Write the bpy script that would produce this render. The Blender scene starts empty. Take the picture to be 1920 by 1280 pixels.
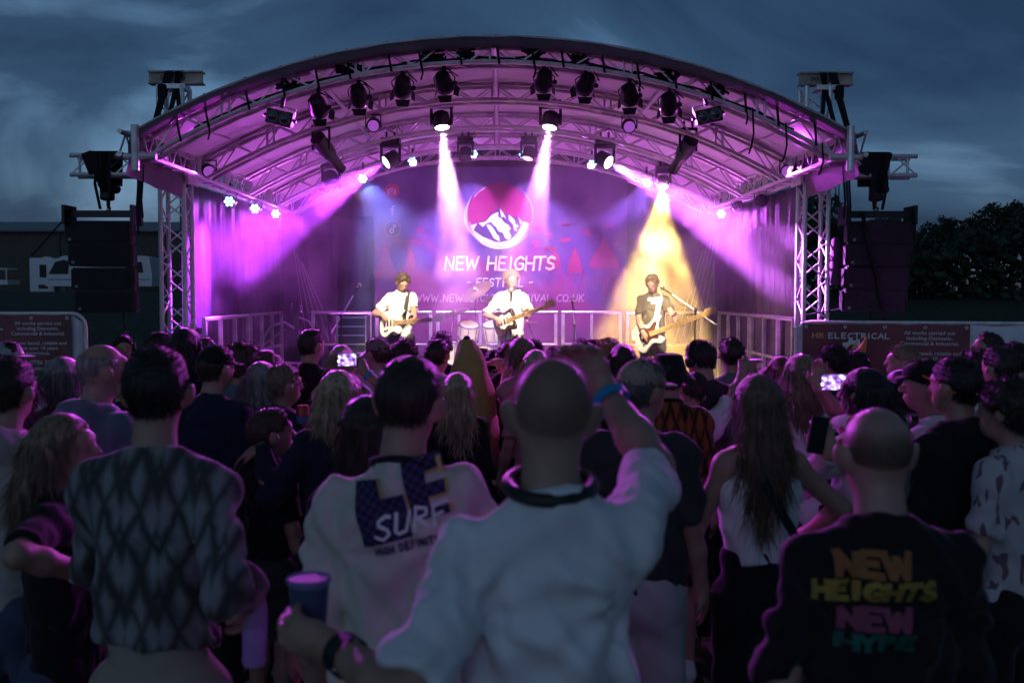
import bpy, bmesh, math, random
import numpy as np
from mathutils import Vector, Matrix, Euler
from mathutils.bvhtree import BVHTree
random.seed(7)
RNG = np.random.default_rng(7)
S = bpy.context.scene
COL = S.collection
R = math.radians
PI = math.pi

# ------------------------------------------------------------------ camera
FPX = 1867.0                      # focal length in pixels of the 1920 wide photograph
CAM = Vector((0, 0, 1.91))
PITCH, YAW = math.atan(90 / FPX), math.atan(17 / FPX)
cd = bpy.data.cameras.new('camera')
cd.lens = 36.0 * FPX / 1920
cd.sensor_width = 36
cd.clip_end = 2000
cd.clip_start = 0.05
cd.dof.use_dof = True
cd.dof.focus_distance = 11.5
cd.dof.aperture_fstop = 3.6
cam = bpy.data.objects.new('camera', cd)
COL.objects.link(cam)
cam.location = CAM
cam.rotation_euler = (PI / 2 - PITCH, 0, -YAW)
S.camera = cam
CR = Euler(cam.rotation_euler).to_matrix()


def at(px, py, Y):
    """point at depth Y that the photograph shows at pixel (px, py)"""
    d = CR @ Vector(((px - 960) / FPX, (640 - py) / FPX, -1))
    return CAM + d * (Y / d.y)


# ------------------------------------------------------------------ world, sun, exposure
S.view_settings.view_transform = 'Standard'
S.view_settings.look = 'None'
S.view_settings.exposure = 0
S.view_settings.gamma = 1
S.view_settings.use_curve_mapping = False
S.render.engine = 'CYCLES'
S.cycles.use_denoising = True
S.cycles.max_bounces = 6
S.cycles.diffuse_bounces = 3
S.cycles.glossy_bounces = 3
S.cycles.transmission_bounces = 4
S.cycles.volume_bounces = 1
S.cycles.sample_clamp_indirect = 4.0
S.cycles.volume_step_rate = 2.0
S.cycles.volume_max_steps = 64
S.cycles.caustics_reflective = False
S.cycles.caustics_refractive = False

W = bpy.data.worlds.new('World')
S.world = W
W.use_nodes = True
nt = W.node_tree
nt.nodes.clear()


def node(nt, t, **kw):
    n = nt.nodes.new(t)
    for k, v in kw.items():
        setattr(n, k, v)
    return n


def math_node(nt, op, a, b=None, clamp=False):
    n = nt.nodes.new('ShaderNodeMath')
    n.operation = op
    n.use_clamp = clamp
    for i, v in enumerate((a, b)):
        if v is None:
            continue
        if isinstance(v, (int, float)):
            n.inputs[i].default_value = v
        else:
            nt.links.new(v, n.inputs[i])
    return n.outputs[0]


SUN_EL, SUN_ROT = R(2.5), R(195)
sky = node(nt, 'ShaderNodeTexSky', sky_type='NISHITA', sun_disc=False, sun_elevation=SUN_EL, sun_rotation=SUN_ROT, air_density=1.2, dust_density=0.6, ozone_density=4.0)
tc = node(nt, 'ShaderNodeTexCoord')
sx = node(nt, 'ShaderNodeSeparateXYZ')
nt.links.new(tc.outputs['Generated'], sx.inputs[0])
zz = math_node(nt, 'MAXIMUM', sx.outputs[2], 0.0)
zz = math_node(nt, 'ADD', zz, 0.30)
cx = math_node(nt, 'DIVIDE', sx.outputs[0], zz)
cy = math_node(nt, 'DIVIDE', sx.outputs[1], zz)
cv = node(nt, 'ShaderNodeCombineXYZ')
nt.links.new(math_node(nt, 'MULTIPLY', cx, 0.9), cv.inputs[0])
nt.links.new(math_node(nt, 'MULTIPLY', cy, 1.0), cv.inputs[1])
cv.inputs[2].default_value = 3.7
n1 = node(nt, 'ShaderNodeTexNoise')
n1.inputs['Scale'].default_value = 1.45
n1.inputs['Detail'].default_value = 7
n1.inputs['Roughness'].default_value = 0.5
n1.inputs['Distortion'].default_value = 0.6
nt.links.new(cv.outputs[0], n1.inputs['Vector'])
rp = node(nt, 'ShaderNodeValToRGB')
rp.color_ramp.elements[0].position = 0.36
rp.color_ramp.elements[0].color = (0.50, 0.56, 0.66, 1)      # thick dark cloud
rp.color_ramp.elements[1].position = 0.72
rp.color_ramp.elements[1].color = (4.2, 3.8, 3.4, 1)      # thin pale cloud
e = rp.color_ramp.elements.new(0.52)
e.color = (1.0, 1.05, 1.1, 1)
nt.links.new(n1.outputs[0], rp.inputs[0])
mx = node(nt, 'ShaderNodeMix', data_type='RGBA', blend_type='MULTIPLY')
mx.inputs[0].default_value = 1
bw = node(nt, 'ShaderNodeRGBToBW')
nt.links.new(sky.outputs[0], bw.inputs[0])
gry = node(nt, 'ShaderNodeMix', data_type='RGBA', blend_type='MULTIPLY')   # overcast dusk: little colour of its own left
gry.inputs[0].default_value = 1
gry.inputs[6].default_value = (0.50, 0.98, 1.62, 1)
nt.links.new(bw.outputs[0], gry.inputs[7])
ov = node(nt, 'ShaderNodeMix', data_type='RGBA')
ov.inputs[0].default_value = 0.8
nt.links.new(sky.outputs[0], ov.inputs[6])
nt.links.new(gry.outputs[2], ov.inputs[7])
nt.links.new(ov.outputs[2], mx.inputs[6])
nt.links.new(rp.outputs[0], mx.inputs[7])
tint = node(nt, 'ShaderNodeMix', data_type='RGBA', blend_type='MULTIPLY')
tint.inputs[0].default_value = 1
tint.inputs[7].default_value = (0.90, 0.94, 1.05, 1)
nt.links.new(mx.outputs[2], tint.inputs[6])
bg = node(nt, 'ShaderNodeBackground')
bg.inputs[1].default_value = 0.108
nt.links.new(tint.outputs[2], bg.inputs[0])
wo = node(nt, 'ShaderNodeOutputWorld')
nt.links.new(bg.outputs[0], wo.inputs[0])

sl = bpy.data.lights.new('sun', 'SUN')
sl.energy = 0.06
sl.angle = R(60)
sl.color = (0.80, 0.92, 1.0)
so = bpy.data.objects.new('sun', sl)
COL.objects.link(so)
so.rotation_euler = (R(58), 0, R(-20))


# ------------------------------------------------------------------ materials
def L(nt, a, b):
    nt.links.new(a, b)


MATS = {}


def mat(name, col, rough=0.6, metal=0.0, var=0.18, scale=6.0, bump=0.0, bscale=40.0, sheen=0.0, stretch=None, emit=None, estr=1.0, spec=0.4, trans=0.0, coat=0.0):
    if name in MATS:
        return MATS[name]
    m = bpy.data.materials.new(name)
    m.use_nodes = True
    t = m.node_tree
    b = t.nodes['Principled BSDF']
    b.inputs['Roughness'].default_value = rough
    b.inputs['Metallic'].default_value = metal
    b.inputs['Specular IOR Level'].default_value = spec
    b.inputs['Coat Weight'].default_value = coat
    if sheen:
        b.inputs['Sheen Weight'].default_value = sheen
        b.inputs['Sheen Roughness'].default_value = 0.45
    tcn = t.nodes.new('ShaderNodeTexCoord')
    mp = t.nodes.new('ShaderNodeMapping')
    L(t, tcn.outputs['Object'], mp.inputs[0])
    if stretch:
        mp.inputs['Scale'].default_value = stretch
    n = t.nodes.new('ShaderNodeTexNoise')
    n.inputs['Scale'].default_value = scale
    n.inputs['Detail'].default_value = 5
    L(t, mp.outputs[0], n.inputs['Vector'])
    r = t.nodes.new('ShaderNodeValToRGB')
    c = np.array(col[:3])
    lo, hi = np.clip(c * (1 - var), 0, 1), np.clip(c * (1 + var), 0, 1)
    r.color_ramp.elements[0].position = 0.3
    r.color_ramp.elements[1].position = 0.7
    r.color_ramp.elements[0].color = (*lo, 1)
    r.color_ramp.elements[1].color = (*hi, 1)
    L(t, n.outputs[0], r.inputs[0])
    L(t, r.outputs[0], b.inputs['Base Color'])
    if bump:
        n2 = t.nodes.new('ShaderNodeTexNoise')
        n2.inputs['Scale'].default_value = bscale
        n2.inputs['Detail'].default_value = 4
        L(t, mp.outputs[0], n2.inputs['Vector'])
        bm_ = t.nodes.new('ShaderNodeBump')
        bm_.inputs['Strength'].default_value = bump
        bm_.inputs['Distance'].default_value = 0.01
        L(t, n2.outputs[0], bm_.inputs['Height'])
        L(t, bm_.outputs[0], b.inputs['Normal'])
    if emit:
        b.inputs['Emission Color'].default_value = (*emit, 1)
        b.inputs['Emission Strength'].default_value = estr
    if trans:
        tr = t.nodes.new('ShaderNodeBsdfTranslucent')
        L(t, r.outputs[0], tr.inputs[0])
        ms = t.nodes.new('ShaderNodeMixShader')
        ms.inputs[0].default_value = trans
        L(t, b.outputs[0], ms.inputs[1])
        L(t, tr.outputs[0], ms.inputs[2])
        L(t, ms.outputs[0], t.nodes['Material Output'].inputs[0])
    MATS[name] = m
    return m


def cloth(name, col, var=0.12, sheen=0.15, rough=0.85):
    return mat('cloth_' + name, col, rough=rough, var=var, scale=5, bump=0.35, bscale=26, sheen=sheen, spec=0.2)


def hairm(name, col):
    return mat('hair_' + name, col, rough=0.42, var=0.55, scale=18, stretch=(4, 4, 0.6), bump=0.6, bscale=60, spec=0.5)


ALU = mat('aluminium', (0.78, 0.76, 0.76), rough=0.4, metal=0.5, var=0.2, scale=9, bump=0.05)
STEEL = mat('painted_steel', (0.42, 0.36, 0.30), rough=0.55, metal=0.2, var=0.35, scale=7, bump=0.1)
BLACK = mat('black_plastic', (0.018, 0.018, 0.02), rough=0.45, var=0.3)
BLACKM = mat('black_metal', (0.022, 0.022, 0.024), rough=0.4, metal=0.3, var=0.3)
CABIN = mat('speaker_paint', (0.012, 0.012, 0.013), rough=0.55, var=0.3, bump=0.2, bscale=220)
GRILLE = mat('speaker_grille', (0.014, 0.014, 0.016), rough=0.55, metal=0.2, var=0.3, bump=0.5, bscale=260)
STRAP = mat('black_webbing', (0.012, 0.012, 0.014), rough=0.9, var=0.3, bump=0.3)
PVC = mat('canopy_fabric', (0.76, 0.73, 0.73), rough=0.45, var=0.12, scale=2.5, bump=0.25, bscale=7, spec=0.5)
PVCOUT = mat('canopy_edge_fabric', (0.16, 0.11, 0.14), rough=0.5, trans=.4, var=0.2, scale=3, bump=0.2, bscale=8)
TARP = mat('dark_drape', (0.022, 0.016, 0.04), rough=0.5, var=0.3, scale=3, bump=0.5, bscale=9, spec=0.5)
DECK = mat('stage_deck_board', (0.03, 0.028, 0.03), rough=0.7, var=0.3, bump=0.2)
WHITEFAB = mat('white_fence_cover', (0.82, 0.82, 0.85), rough=0.8, var=0.15, scale=3, bump=0.5, bscale=9)
GRASSM = mat('grass_ground', (0.035, 0.045, 0.022), rough=0.95, var=0.5, scale=3, bump=0.8, bscale=30)
BLADE = mat('grass_blade', (0.05, 0.07, 0.028), rough=0.8, var=0.4)
LEAF = mat('tree_leaf', (0.035, 0.055, 0.03), rough=0.75, var=0.5, scale=1.2)
BARK = mat('tree_bark', (0.08, 0.065, 0.05), rough=0.9, var=0.35, bump=0.6)
GELCOAT = mat('white_gelcoat', (0.72, 0.74, 0.77), rough=0.35, var=0.06)
DARKGLASS = mat('dark_window', (0.012, 0.015, 0.02), rough=0.35, var=0.1, spec=0.2)
RUBBER = mat('black_rubber', (0.02, 0.02, 0.02), rough=0.85)
CLAD = mat('barn_cladding', (0.10, 0.088, 0.075), rough=0.8, var=0.3, stretch=(3, 3, 0.2), bump=0.4)
BROOF = mat('barn_roof_sheet', (0.20, 0.26, 0.28), rough=0.6, var=0.15, stretch=(3, 0.2, 0.2))
CHROME = mat('chrome', (0.8, 0.8, 0.8), rough=0.18, metal=1.0, var=0.05)


# ------------------------------------------------------------------ mesh helpers
class MB:
    def __init__(s):
        s.v = []
        s.f = []

    def add(s, vs, fs):
        o = len(s.v)
        s.v += [tuple(x) for x in vs]
        s.f += [tuple(i + o for i in f) for f in fs]
        return s

    def box(s, c, size, rot=None):
        hx, hy, hz = size[0] / 2, size[1] / 2, size[2] / 2
        vs = [Vector((x, y, z)) for x in (-hx, hx) for y in (-hy, hy) for z in (-hz, hz)]
        if rot is not None:
            m = rot if isinstance(rot, Matrix) else Euler(rot).to_matrix()
            vs = [m @ v for v in vs]
        c = Vector(c)
        return s.add([v + c for v in vs], [(0, 1, 3, 2), (4, 6, 7, 5), (0, 4, 5, 1), (2, 3, 7, 6), (0, 2, 6, 4), (1, 5, 7, 3)])

    def bbox(s, c, size, b=0.02, rot=None):
        """box with chamfered edges along its depth: an octagon-ish prism with bevelled caps"""
        bm = bmesh.new()
        bmesh.ops.create_cube(bm, size=1)
        bmesh.ops.scale(bm, vec=size, verts=bm.verts)
        bmesh.ops.bevel(bm, geom=bm.edges[:], offset=b, segments=2, affect='EDGES', profile=0.6)
        m = Euler(rot).to_matrix() if rot is not None and not isinstance(rot, Matrix) else (rot or Matrix.Identity(3))
        c = Vector(c)
        bm.verts.index_update()
        vs = [m @ v.co + c for v in bm.verts]
        fs = [[v.index for v in f.verts] for f in bm.faces]
        bm.free()
        return s.add(vs, fs)

    def tube(s, a, b, r, n=8, r2=None):
        return s.ptube([a, b], r, n, r2=r2)

    def ptube(s, pts, r, n=8, closed=False, r2=None):
        pts = [Vector(p) for p in pts]
        k = len(pts)
        vs, fs = [], []
        up = None
        for i, p in enumerate(pts):
            if closed:
                d = pts[(i + 1) % k] - pts[i - 1]
            else:
                d = pts[min(i + 1, k - 1)] - pts[max(i - 1, 0)]
            d.normalize()
            if up is None:
                up = Vector((0, 0, 1)) if abs(d.z) < 0.9 else Vector((1, 0, 0))
            x = d.cross(up)
            if x.length < 1e-4:
                x = d.orthogonal()
            x.normalize()
            y = x.cross(d).normalized()
            up = y
            rr = r if r2 is None else r + (r2 - r) * i / (k - 1)
            if isinstance(r, (list, tuple)):
                rr = r[i]
            for j in range(n):
                a = 2 * PI * j / n
                vs.append(p + x * math.cos(a) * rr + y * math.sin(a) * rr)
        for i in range(k if closed else k - 1):
            i2 = (i + 1) % k
            for j in range(n):
                j2 = (j + 1) % n
                fs.append((i * n + j, i * n + j2, i2 * n + j2, i2 * n + j))
        if not closed:
            fs.append(tuple(range(n))[::-1])
            fs.append(tuple((k - 1) * n + j for j in range(n)))
        return s.add(vs, fs)

    def lathe(s, prof, origin=(0, 0, 0), axis=(0, 0, 1), n=20):
        """prof: (radius, distance along the axis)"""
        ax = Vector(axis).normalized()
        x = ax.orthogonal().normalized()
        y = ax.cross(x)
        o = Vector(origin)
        vs, fs = [], []
        for r, h in prof:
            for j in range(n):
                a = 2 * PI * j / n
                vs.append(o + ax * h + x * math.cos(a) * r + y * math.sin(a) * r)
        for i in range(len(prof) - 1):
            for j in range(n):
                j2 = (j + 1) % n
                fs.append((i * n + j, i * n + j2, (i + 1) * n + j2, (i + 1) * n + j))
        fs.append(tuple(range(n))[::-1])
        fs.append(tuple((len(prof) - 1) * n + j for j in range(n)))
        return s.add(vs, fs)

    def prism(s, pts, d0, d1, fn):
        """outline pts (2D) extruded between d0 and d1; fn(u, v, d) gives the 3D point"""
        n = len(pts)
        vs = [fn(u, v, d0) for u, v in pts] + [fn(u, v, d1) for u, v in pts]
        fs = [tuple(range(n))[::-1], tuple(range(n, 2 * n))]
        for i in range(n):
            j = (i + 1) % n
            fs.append((i, j, n + j, n + i))
        return s.add(vs, fs)

    def ribbon(s, pts, w, side, th=0.004):
        """flat webbing with thickness along pts; side: width direction (a vector or one per point)"""
        pts = [Vector(p) for p in pts]
        vs, fs = [], []
        for i, p in enumerate(pts):
            d = (pts[min(i + 1, len(pts) - 1)] - pts[max(i - 1, 0)]).normalized()
            sd = Vector(side[i] if isinstance(side, list) else side).normalized()
            nn = d.cross(sd).normalized()
            ww = w[i] if isinstance(w, (list, tuple)) else w
            for a, b in ((-1, -1), (1, -1), (1, 1), (-1, 1)):
                vs.append(p + sd * a * ww / 2 + nn * b * th / 2)
        for i in range(len(pts) - 1):
            for j in range(4):
                j2 = (j + 1) % 4
                fs.append((i * 4 + j, i * 4 + j2, i * 4 + 4 + j2, i * 4 + 4 + j))
        fs.append((3, 2, 1, 0))
        e = (len(pts) - 1) * 4
        fs.append((e, e + 1, e + 2, e + 3))
        return s.add(vs, fs)

    def mesh(s, name, m, smooth=False):
        me = bpy.data.meshes.new(name)
        me.from_pydata([tuple(v) for v in s.v], [], s.f)
        me.validate()
        if m is not None:
            me.materials.append(m)
        if smooth:
            me.polygons.foreach_set('use_smooth', [True] * len(me.polygons))
            me.set_sharp_from_angle(angle=R(40))
        me.update()
        return me

    def build(s, name, m, parent=None, smooth=False, **tags):
        return link(name, s.mesh(name, m, smooth), parent, **tags)


def link(name, me, parent=None, loc=None, **tags):
    o = bpy.data.objects.new(name, me)
    COL.objects.link(o)
    if parent is not None:
        o.parent = parent
    if loc is not None:
        o.location = loc
    tag(o, **tags)
    return o


def tag(o, label=None, cat=None, group=None, kind=None):
    if label:
        o['label'] = label
    if cat:
        o['category'] = cat
    if group:
        o['group'] = group
    if kind:
        o['kind'] = kind
    return o


def thing(name, label, cat, loc=(0, 0, 0), rot=(0, 0, 0), group=None):
    o = link(name, None, None, loc)
    o.rotation_euler = rot
    return tag(o, label, cat, group)


def copy_tree(o, parent=None):
    c = o.copy()
    COL.objects.link(c)
    if parent is not None:
        c.parent = parent
    for ch in list(o.children):
        copy_tree(ch, c)
    return c


# shared unit tube for truss bracing: along +Z, length 1, radius 1
UT = {}


def unit_tube(m, n=6):
    if (m.name, n) not in UT:
        mb = MB()
        mb.tube((0, 0, 0), (0, 0, 1), 1.0, n)
        UT[(m.name, n)] = mb.mesh('tube', m, True)
    return UT[(m.name, n)]


def bar(name, a, b, r, m, parent, n=6):
    """a straight tube as an object of its own that shares its mesh"""
    a, b = Vector(a), Vector(b)
    d = b - a
    o = bpy.data.objects.new(name, unit_tube(m, n))
    COL.objects.link(o)
    q = d.to_track_quat('Z', 'Y')
    o.matrix_local = Matrix.LocRotScale(a, q, Vector((r, r, d.length)))
    if parent is not None:
        o.parent = parent
    return o


def spot(name, loc, target, power, col, angle, blend=0.3, size=0.03, parent=None):
    l = bpy.data.lights.new(name, 'SPOT')
    l.energy = power
    l.color = col
    l.spot_size = R(angle)
    l.spot_blend = blend
    l.shadow_soft_size = size
    o = bpy.data.objects.new(name, l)
    COL.objects.link(o)
    o.location = loc
    o.rotation_euler = (Vector(target) - Vector(loc)).to_track_quat('-Z', 'Y').to_euler()
    return o


# ------------------------------------------------------------------ brush lettering made of strokes
GL = {
    'A': [[(0, 0), (.45, 1)], [(.45, 1), (.8, 0)], [(.16, .36), (.7, .36)]],
    'B': [[(.1, 0), (.1, 1)], [(.1, 1), (.6, .9), (.6, .6), (.1, .52)], [(.1, .52), (.72, .42), (.68, .08), (.1, 0)]],
    'C': [[(.75, .85), (.5, 1), (.15, .8), (.05, .45), (.2, .1), (.5, 0), (.75, .12)]],
    'D': [[(.1, 0), (.1, 1)], [(.1, 1), (.6, .85), (.75, .5), (.6, .12), (.1, 0)]],
    'E': [[(.1, 0), (.1, 1)], [(.1, 1), (.7, 1)], [(.1, .52), (.6, .52)], [(.1, 0), (.7, 0)]],
    'F': [[(.1, 0), (.1, 1)], [(.1, 1), (.72, 1)], [(.1, .52), (.6, .52)]],
    'G': [[(.75, .85), (.5, 1), (.15, .8), (.05, .45), (.2, .1), (.5, 0), (.75, .1), (.75, .45), (.45, .45)]],
    'H': [[(.08, 0), (.08, 1)], [(.75, 0), (.75, 1)], [(.08, .5), (.75, .5)]],
    'I': [[(.2, 0), (.2, 1)]],
    'K': [[(.08, 0), (.08, 1)], [(.7, 1), (.08, .45)], [(.25, .55), (.72, 0)]],
    'L': [[(.1, 1), (.1, 0)], [(.1, 0), (.65, 0)]],
    'N': [[(.06, 0), (.06, 1)], [(.06, 1), (.72, 0)], [(.72, 0), (.72, 1)]],
    'O': [[(.4, 1), (.1, .8), (.02, .45), (.15, .1), (.42, 0), (.7, .12), (.8, .5), (.7, .85), (.4, 1)]],
    'P': [[(.1, 0), (.1, 1)], [(.1, 1), (.65, .92), (.7, .6), (.1, .45)]],
    'R': [[(.1, 0), (.1, 1)], [(.1, 1), (.65, .92), (.65, .6), (.1, .5)], [(.3, .5), (.75, 0)]],
    'S': [[(.68, .88), (.4, 1), (.1, .82), (.15, .58), (.6, .42), (.65, .15), (.35, 0), (.04, .14)]],
    'T': [[(0, 1), (.78, 1)], [(.4, 1), (.36, 0)]],
    'U': [[(.08, 1), (.08, .2), (.3, 0), (.6, .1), (.7, .3), (.7, 1)]],
    'V': [[(0, 1), (.36, 0)], [(.36, 0), (.74, 1)]],
    'W': [[(0, 1), (.2, 0)], [(.2, 0), (.48, .75)], [(.48, .75), (.72, 0)], [(.72, 0), (1.0, 1)]],
    'Y': [[(0, 1), (.36, .5)], [(.74, 1), (.36, .5)], [(.36, .5), (.34, 0)]],
    '.': [[(.1, .0), (.2, .04)]], '-': [[(.05, .5), (.5, .54)]], ' ': [],
}
GW = {'I': .42, '.': .38, ' ': .5, 'W': 1.12, '-': .6}


def lettering(text, h, sw, gap=0.14, slant=0.12, jit=0.02, seg=0.012, taper=0.25, seed=1, wide=1.0):
    """quads of a line of brush lettering, centred, baseline at 0: ([(u, v)...], [faces])"""
    rnd = random.Random(seed)
    vs, fs = [], []
    x = 0
    for ch in text:
        for st in GL.get(ch, []):
            pts = [((x + px * wide + py * slant) * h + rnd.uniform(-jit, jit) * h, (py + rnd.uniform(-jit, jit)) * h) for px, py in st]
            # resample
            rs = [pts[0]]
            for a, b in zip(pts, pts[1:]):
                n = max(1, int(math.dist(a, b) / seg))
                for i in range(1, n + 1):
                    rs.append((a[0] + (b[0] - a[0]) * i / n, a[1] + (b[1] - a[1]) * i / n))
            if len(rs) < 2:
                continue
            o = len(vs)
            N = len(rs)
            # extend ends by half a stroke
            def ext(p, q, f):
                dx, dy = p[0] - q[0], p[1] - q[1]
                l = math.hypot(dx, dy) or 1
                return (p[0] + dx / l * f, p[1] + dy / l * f)
            rs[0] = ext(rs[0], rs[1], sw * .35)
            rs[-1] = ext(rs[-1], rs[-2], sw * .35)
            for i, p in enumerate(rs):
                a, b = rs[max(i - 1, 0)], rs[min(i + 1, N - 1)]
                dx, dy = b[0] - a[0], b[1] - a[1]
                l = math.hypot(dx, dy) or 1
                t = i / (N - 1)
                w = sw * (1 - taper * t + rnd.uniform(-.06, .06) * (taper > 0)) / 2
                vs += [(p[0] - dy / l * w, p[1] + dx / l * w), (p[0] + dy / l * w, p[1] - dx / l * w)]
            for i in range(N - 1):
                fs.append((o + 2 * i + 1, o + 2 * i + 3, o + 2 * i + 2, o + 2 * i))
        x += GW.get(ch, .82) * wide + gap
    tot = (x - gap) * h
    return [(u - tot / 2, v) for u, v in vs], fs


def flat_text(body, size, fn, name, m, parent, align='CENTER', bold=0.0, shear=0.0, spacing=1.0):
    """small print: a text curve turned into a mesh, placed by fn(u, v)"""
    c = bpy.data.curves.new('t', 'FONT')
    c.body = body
    c.size = size
    c.align_x = align
    c.offset = bold
    c.shear = shear
    c.space_character = spacing
    c.resolution_u = 3
    o = bpy.data.objects.new('t', c)
    COL.objects.link(o)
    dg = bpy.context.evaluated_depsgraph_get()
    me0 = o.evaluated_get(dg).to_mesh()
    vs = [fn(v.co.x, v.co.y) for v in me0.vertices]
    fs = [tuple(p.vertices) for p in me0.polygons]
    bpy.data.objects.remove(o)
    mb = MB()
    mb.add(vs, fs)
    return mb.build(name, m, parent)
# ================================================================== SETTING
X0 = -0.08


def terrain(x, y):
    t = min(max((y - 19) / 42, 0), 1)
    return 2.0 * t * t * (3 - 2 * t) + 0.015 * math.sin(x * 1.7 + y * .6) + 0.01 * math.sin(y * 2.3)


mb = MB()
ys = [-30, -15, -8, -4, -2, -1] + [i * .6 for i in range(0, 20)] + [12 + i * 2 for i in range(0, 32)] + [80, 110, 160, 240, 400, 700]
xs = [-500, -250, -140, -90, -60] + [-44 + i * 4 for i in range(0, 9)] + [-9 + i * .75 for i in range(0, 25)] + [12 + i * 4 for i in range(0, 9)] + [60, 90, 140, 250, 500]
for y in ys:
    for x in xs:
        mb.v.append((x, y, terrain(x, y) if 0 < y < 80 else (2.0 if y >= 80 else 0)))
nx = len(xs)
for j in range(len(ys) - 1):
    for i in range(nx - 1):
        mb.f.append((j * nx + i, j * nx + i + 1, (j + 1) * nx + i + 1, (j + 1) * nx + i))
mb.build('ground', GRASSM, smooth=True, kind='structure')

# trampled grass between the people
mb = MB()
for i in range(9000):
    y = random.uniform(1.2, 9.0) if i % 3 else random.uniform(1.2, 4.5)
    x = random.uniform(-.62, .62) * y
    z = terrain(x, y)
    h, a, w = random.uniform(.02, .07), random.uniform(0, 2 * PI), .004
    dx, dy = math.cos(a), math.sin(a)
    ln = random.uniform(.0, .05)
    mb.add([(x - dy * w, y + dx * w, z - .01), (x + dy * w, y - dx * w, z - .01), (x + dx * ln, y + dy * ln, z + h)], [(0, 1, 2)])
mb.build('grass', BLADE, kind='stuff')

# ------------------------------------------------------------------ far background
barn = thing('barn', 'long dark farm barn with pale sheet roof behind the speaker stack', 'barn', (-30, 88, 2.0))
mb = MB(); mb.box((-2, 4, 2.65), (32, 10, 5.3)); mb.build('wall', CLAD, barn)
mb = MB(); mb.prism([(-1.4, 5.3), (5, 6.35), (11.2, 5.3), (11.2, 5.45), (5, 6.52), (-1.4, 5.45)], -18.6, 14.4, lambda u, v, d: (d, u, v)); mb.build('roof', BROOF, barn)
mb = MB(); mb.box((-2, -1.42, 5.22), (32.8, .12, .14)); mb.build('gutter', BLACKM, barn)
for k in range(5):
    mb = MB(); mb.box((-15 + k * 6.5, -1.04, 2.6), (.22, .12, 5.1)); mb.build('downpipe' if k % 2 else 'corner_trim', BLACKM, barn)
mb = MB(); mb.box((5, -1.03, 1.9), (4.2, .08, 3.8)); mb.build('door', mat('barn_door_paint', (.035, .04, .04), rough=.8), barn)

cv_ = thing('caravan', 'white touring caravan with raked dark front window parked by the barn', 'caravan', (-30.2, 76, 2.0))
out = [(-4.0, .45), (3.9, .45), (3.95, 1.2), (3.75, 2.62), (3.2, 2.72), (-2.6, 2.72), (-3.3, 2.45), (-3.9, 1.25), (-4.05, .8)]
mb = MB(); mb.prism(out, -1.1, 1.1, lambda u, v, d: (u, d, v)); mb.build('body', GELCOAT, cv_)
mb = MB(); mb.prism([(-3.75, 1.35), (-2.3, 1.35), (-2.2, 2.3), (-2.6, 2.42), (-3.25, 2.25)], -1.13, -1.09, lambda u, v, d: (u, d, v)); mb.build('window', DARKGLASS, cv_)
mb = MB(); mb.prism([(2.0, 1.45), (3.3, 1.45), (3.2, 2.25), (2.0, 2.25)], -1.13, -1.09, lambda u, v, d: (u, d, v)); mb.build('window', DARKGLASS, cv_)
for x in (-.6, .4):
    mb = MB(); mb.lathe([(.1, -.1), (.36, -.1), (.36, .1), (.1, .1)], (x, -.95, .36), (0, 1, 0)); mb.build('wheel', RUBBER, cv_)
mb = MB(); mb.box((0, -1.115, .95), (7.6, .02, .07)); mb.build('trim_strip', mat('grey_trim', (.25, .26, .28)), cv_)

tb = thing('utility_cabin', 'narrow white cabin with small dark window left of caravan', 'cabin', (-35.0, 77, 2.0))
mb = MB(); mb.bbox((0, 0, 1.3), (1.9, 1.9, 2.6), .12); mb.build('body', GELCOAT, tb)
mb = MB(); mb.bbox((.1, -.97, 1.6), (.5, .06, .95), .02); mb.build('window', DARKGLASS, tb)
mb = MB(); mb.bbox((.1, -.97, .42), (.7, .05, .3), .02); mb.build('vent', BLACKM, tb)
mb = MB(); mb.lathe([(.3, 0), (.3, .1), (.2, .14)], (0, 0, 2.58)); mb.build('roof_vent', GELCOAT, tb)

fb = thing('flatbed_trailer', 'low pale flatbed trailer with mesh sides at the barn wall', 'trailer', (-39.3, 76, 2.0))
mb = MB(); mb.box((0, 0, .75), (4.4, 1.9, .35)); mb.build('bed', GELCOAT, fb)
mb = MB()
for a, b in (((-2.1, -.9, .9), (-2.1, -.9, 1.75)), ((2.1, -.9, .9), (2.1, -.9, 1.75)), ((-2.1, -.9, 1.75), (2.1, -.9, 1.75)), ((0, -.9, .9), (0, -.9, 1.75)), ((-2.1, .9, 1.75), (2.1, .9, 1.75)), ((2.1, -.9, 1.75), (2.1, .9, 1.75))):
    mb.tube(a, b, .05)
mb.build('side_frame', ALU, fb)
for x in (-.4, .5):
    mb = MB(); mb.lathe([(.1, -.1), (.33, -.1), (.33, .1), (.1, .1)], (x, -.8, .33), (0, 1, 0)); mb.build('wheel', RUBBER, fb)


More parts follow.
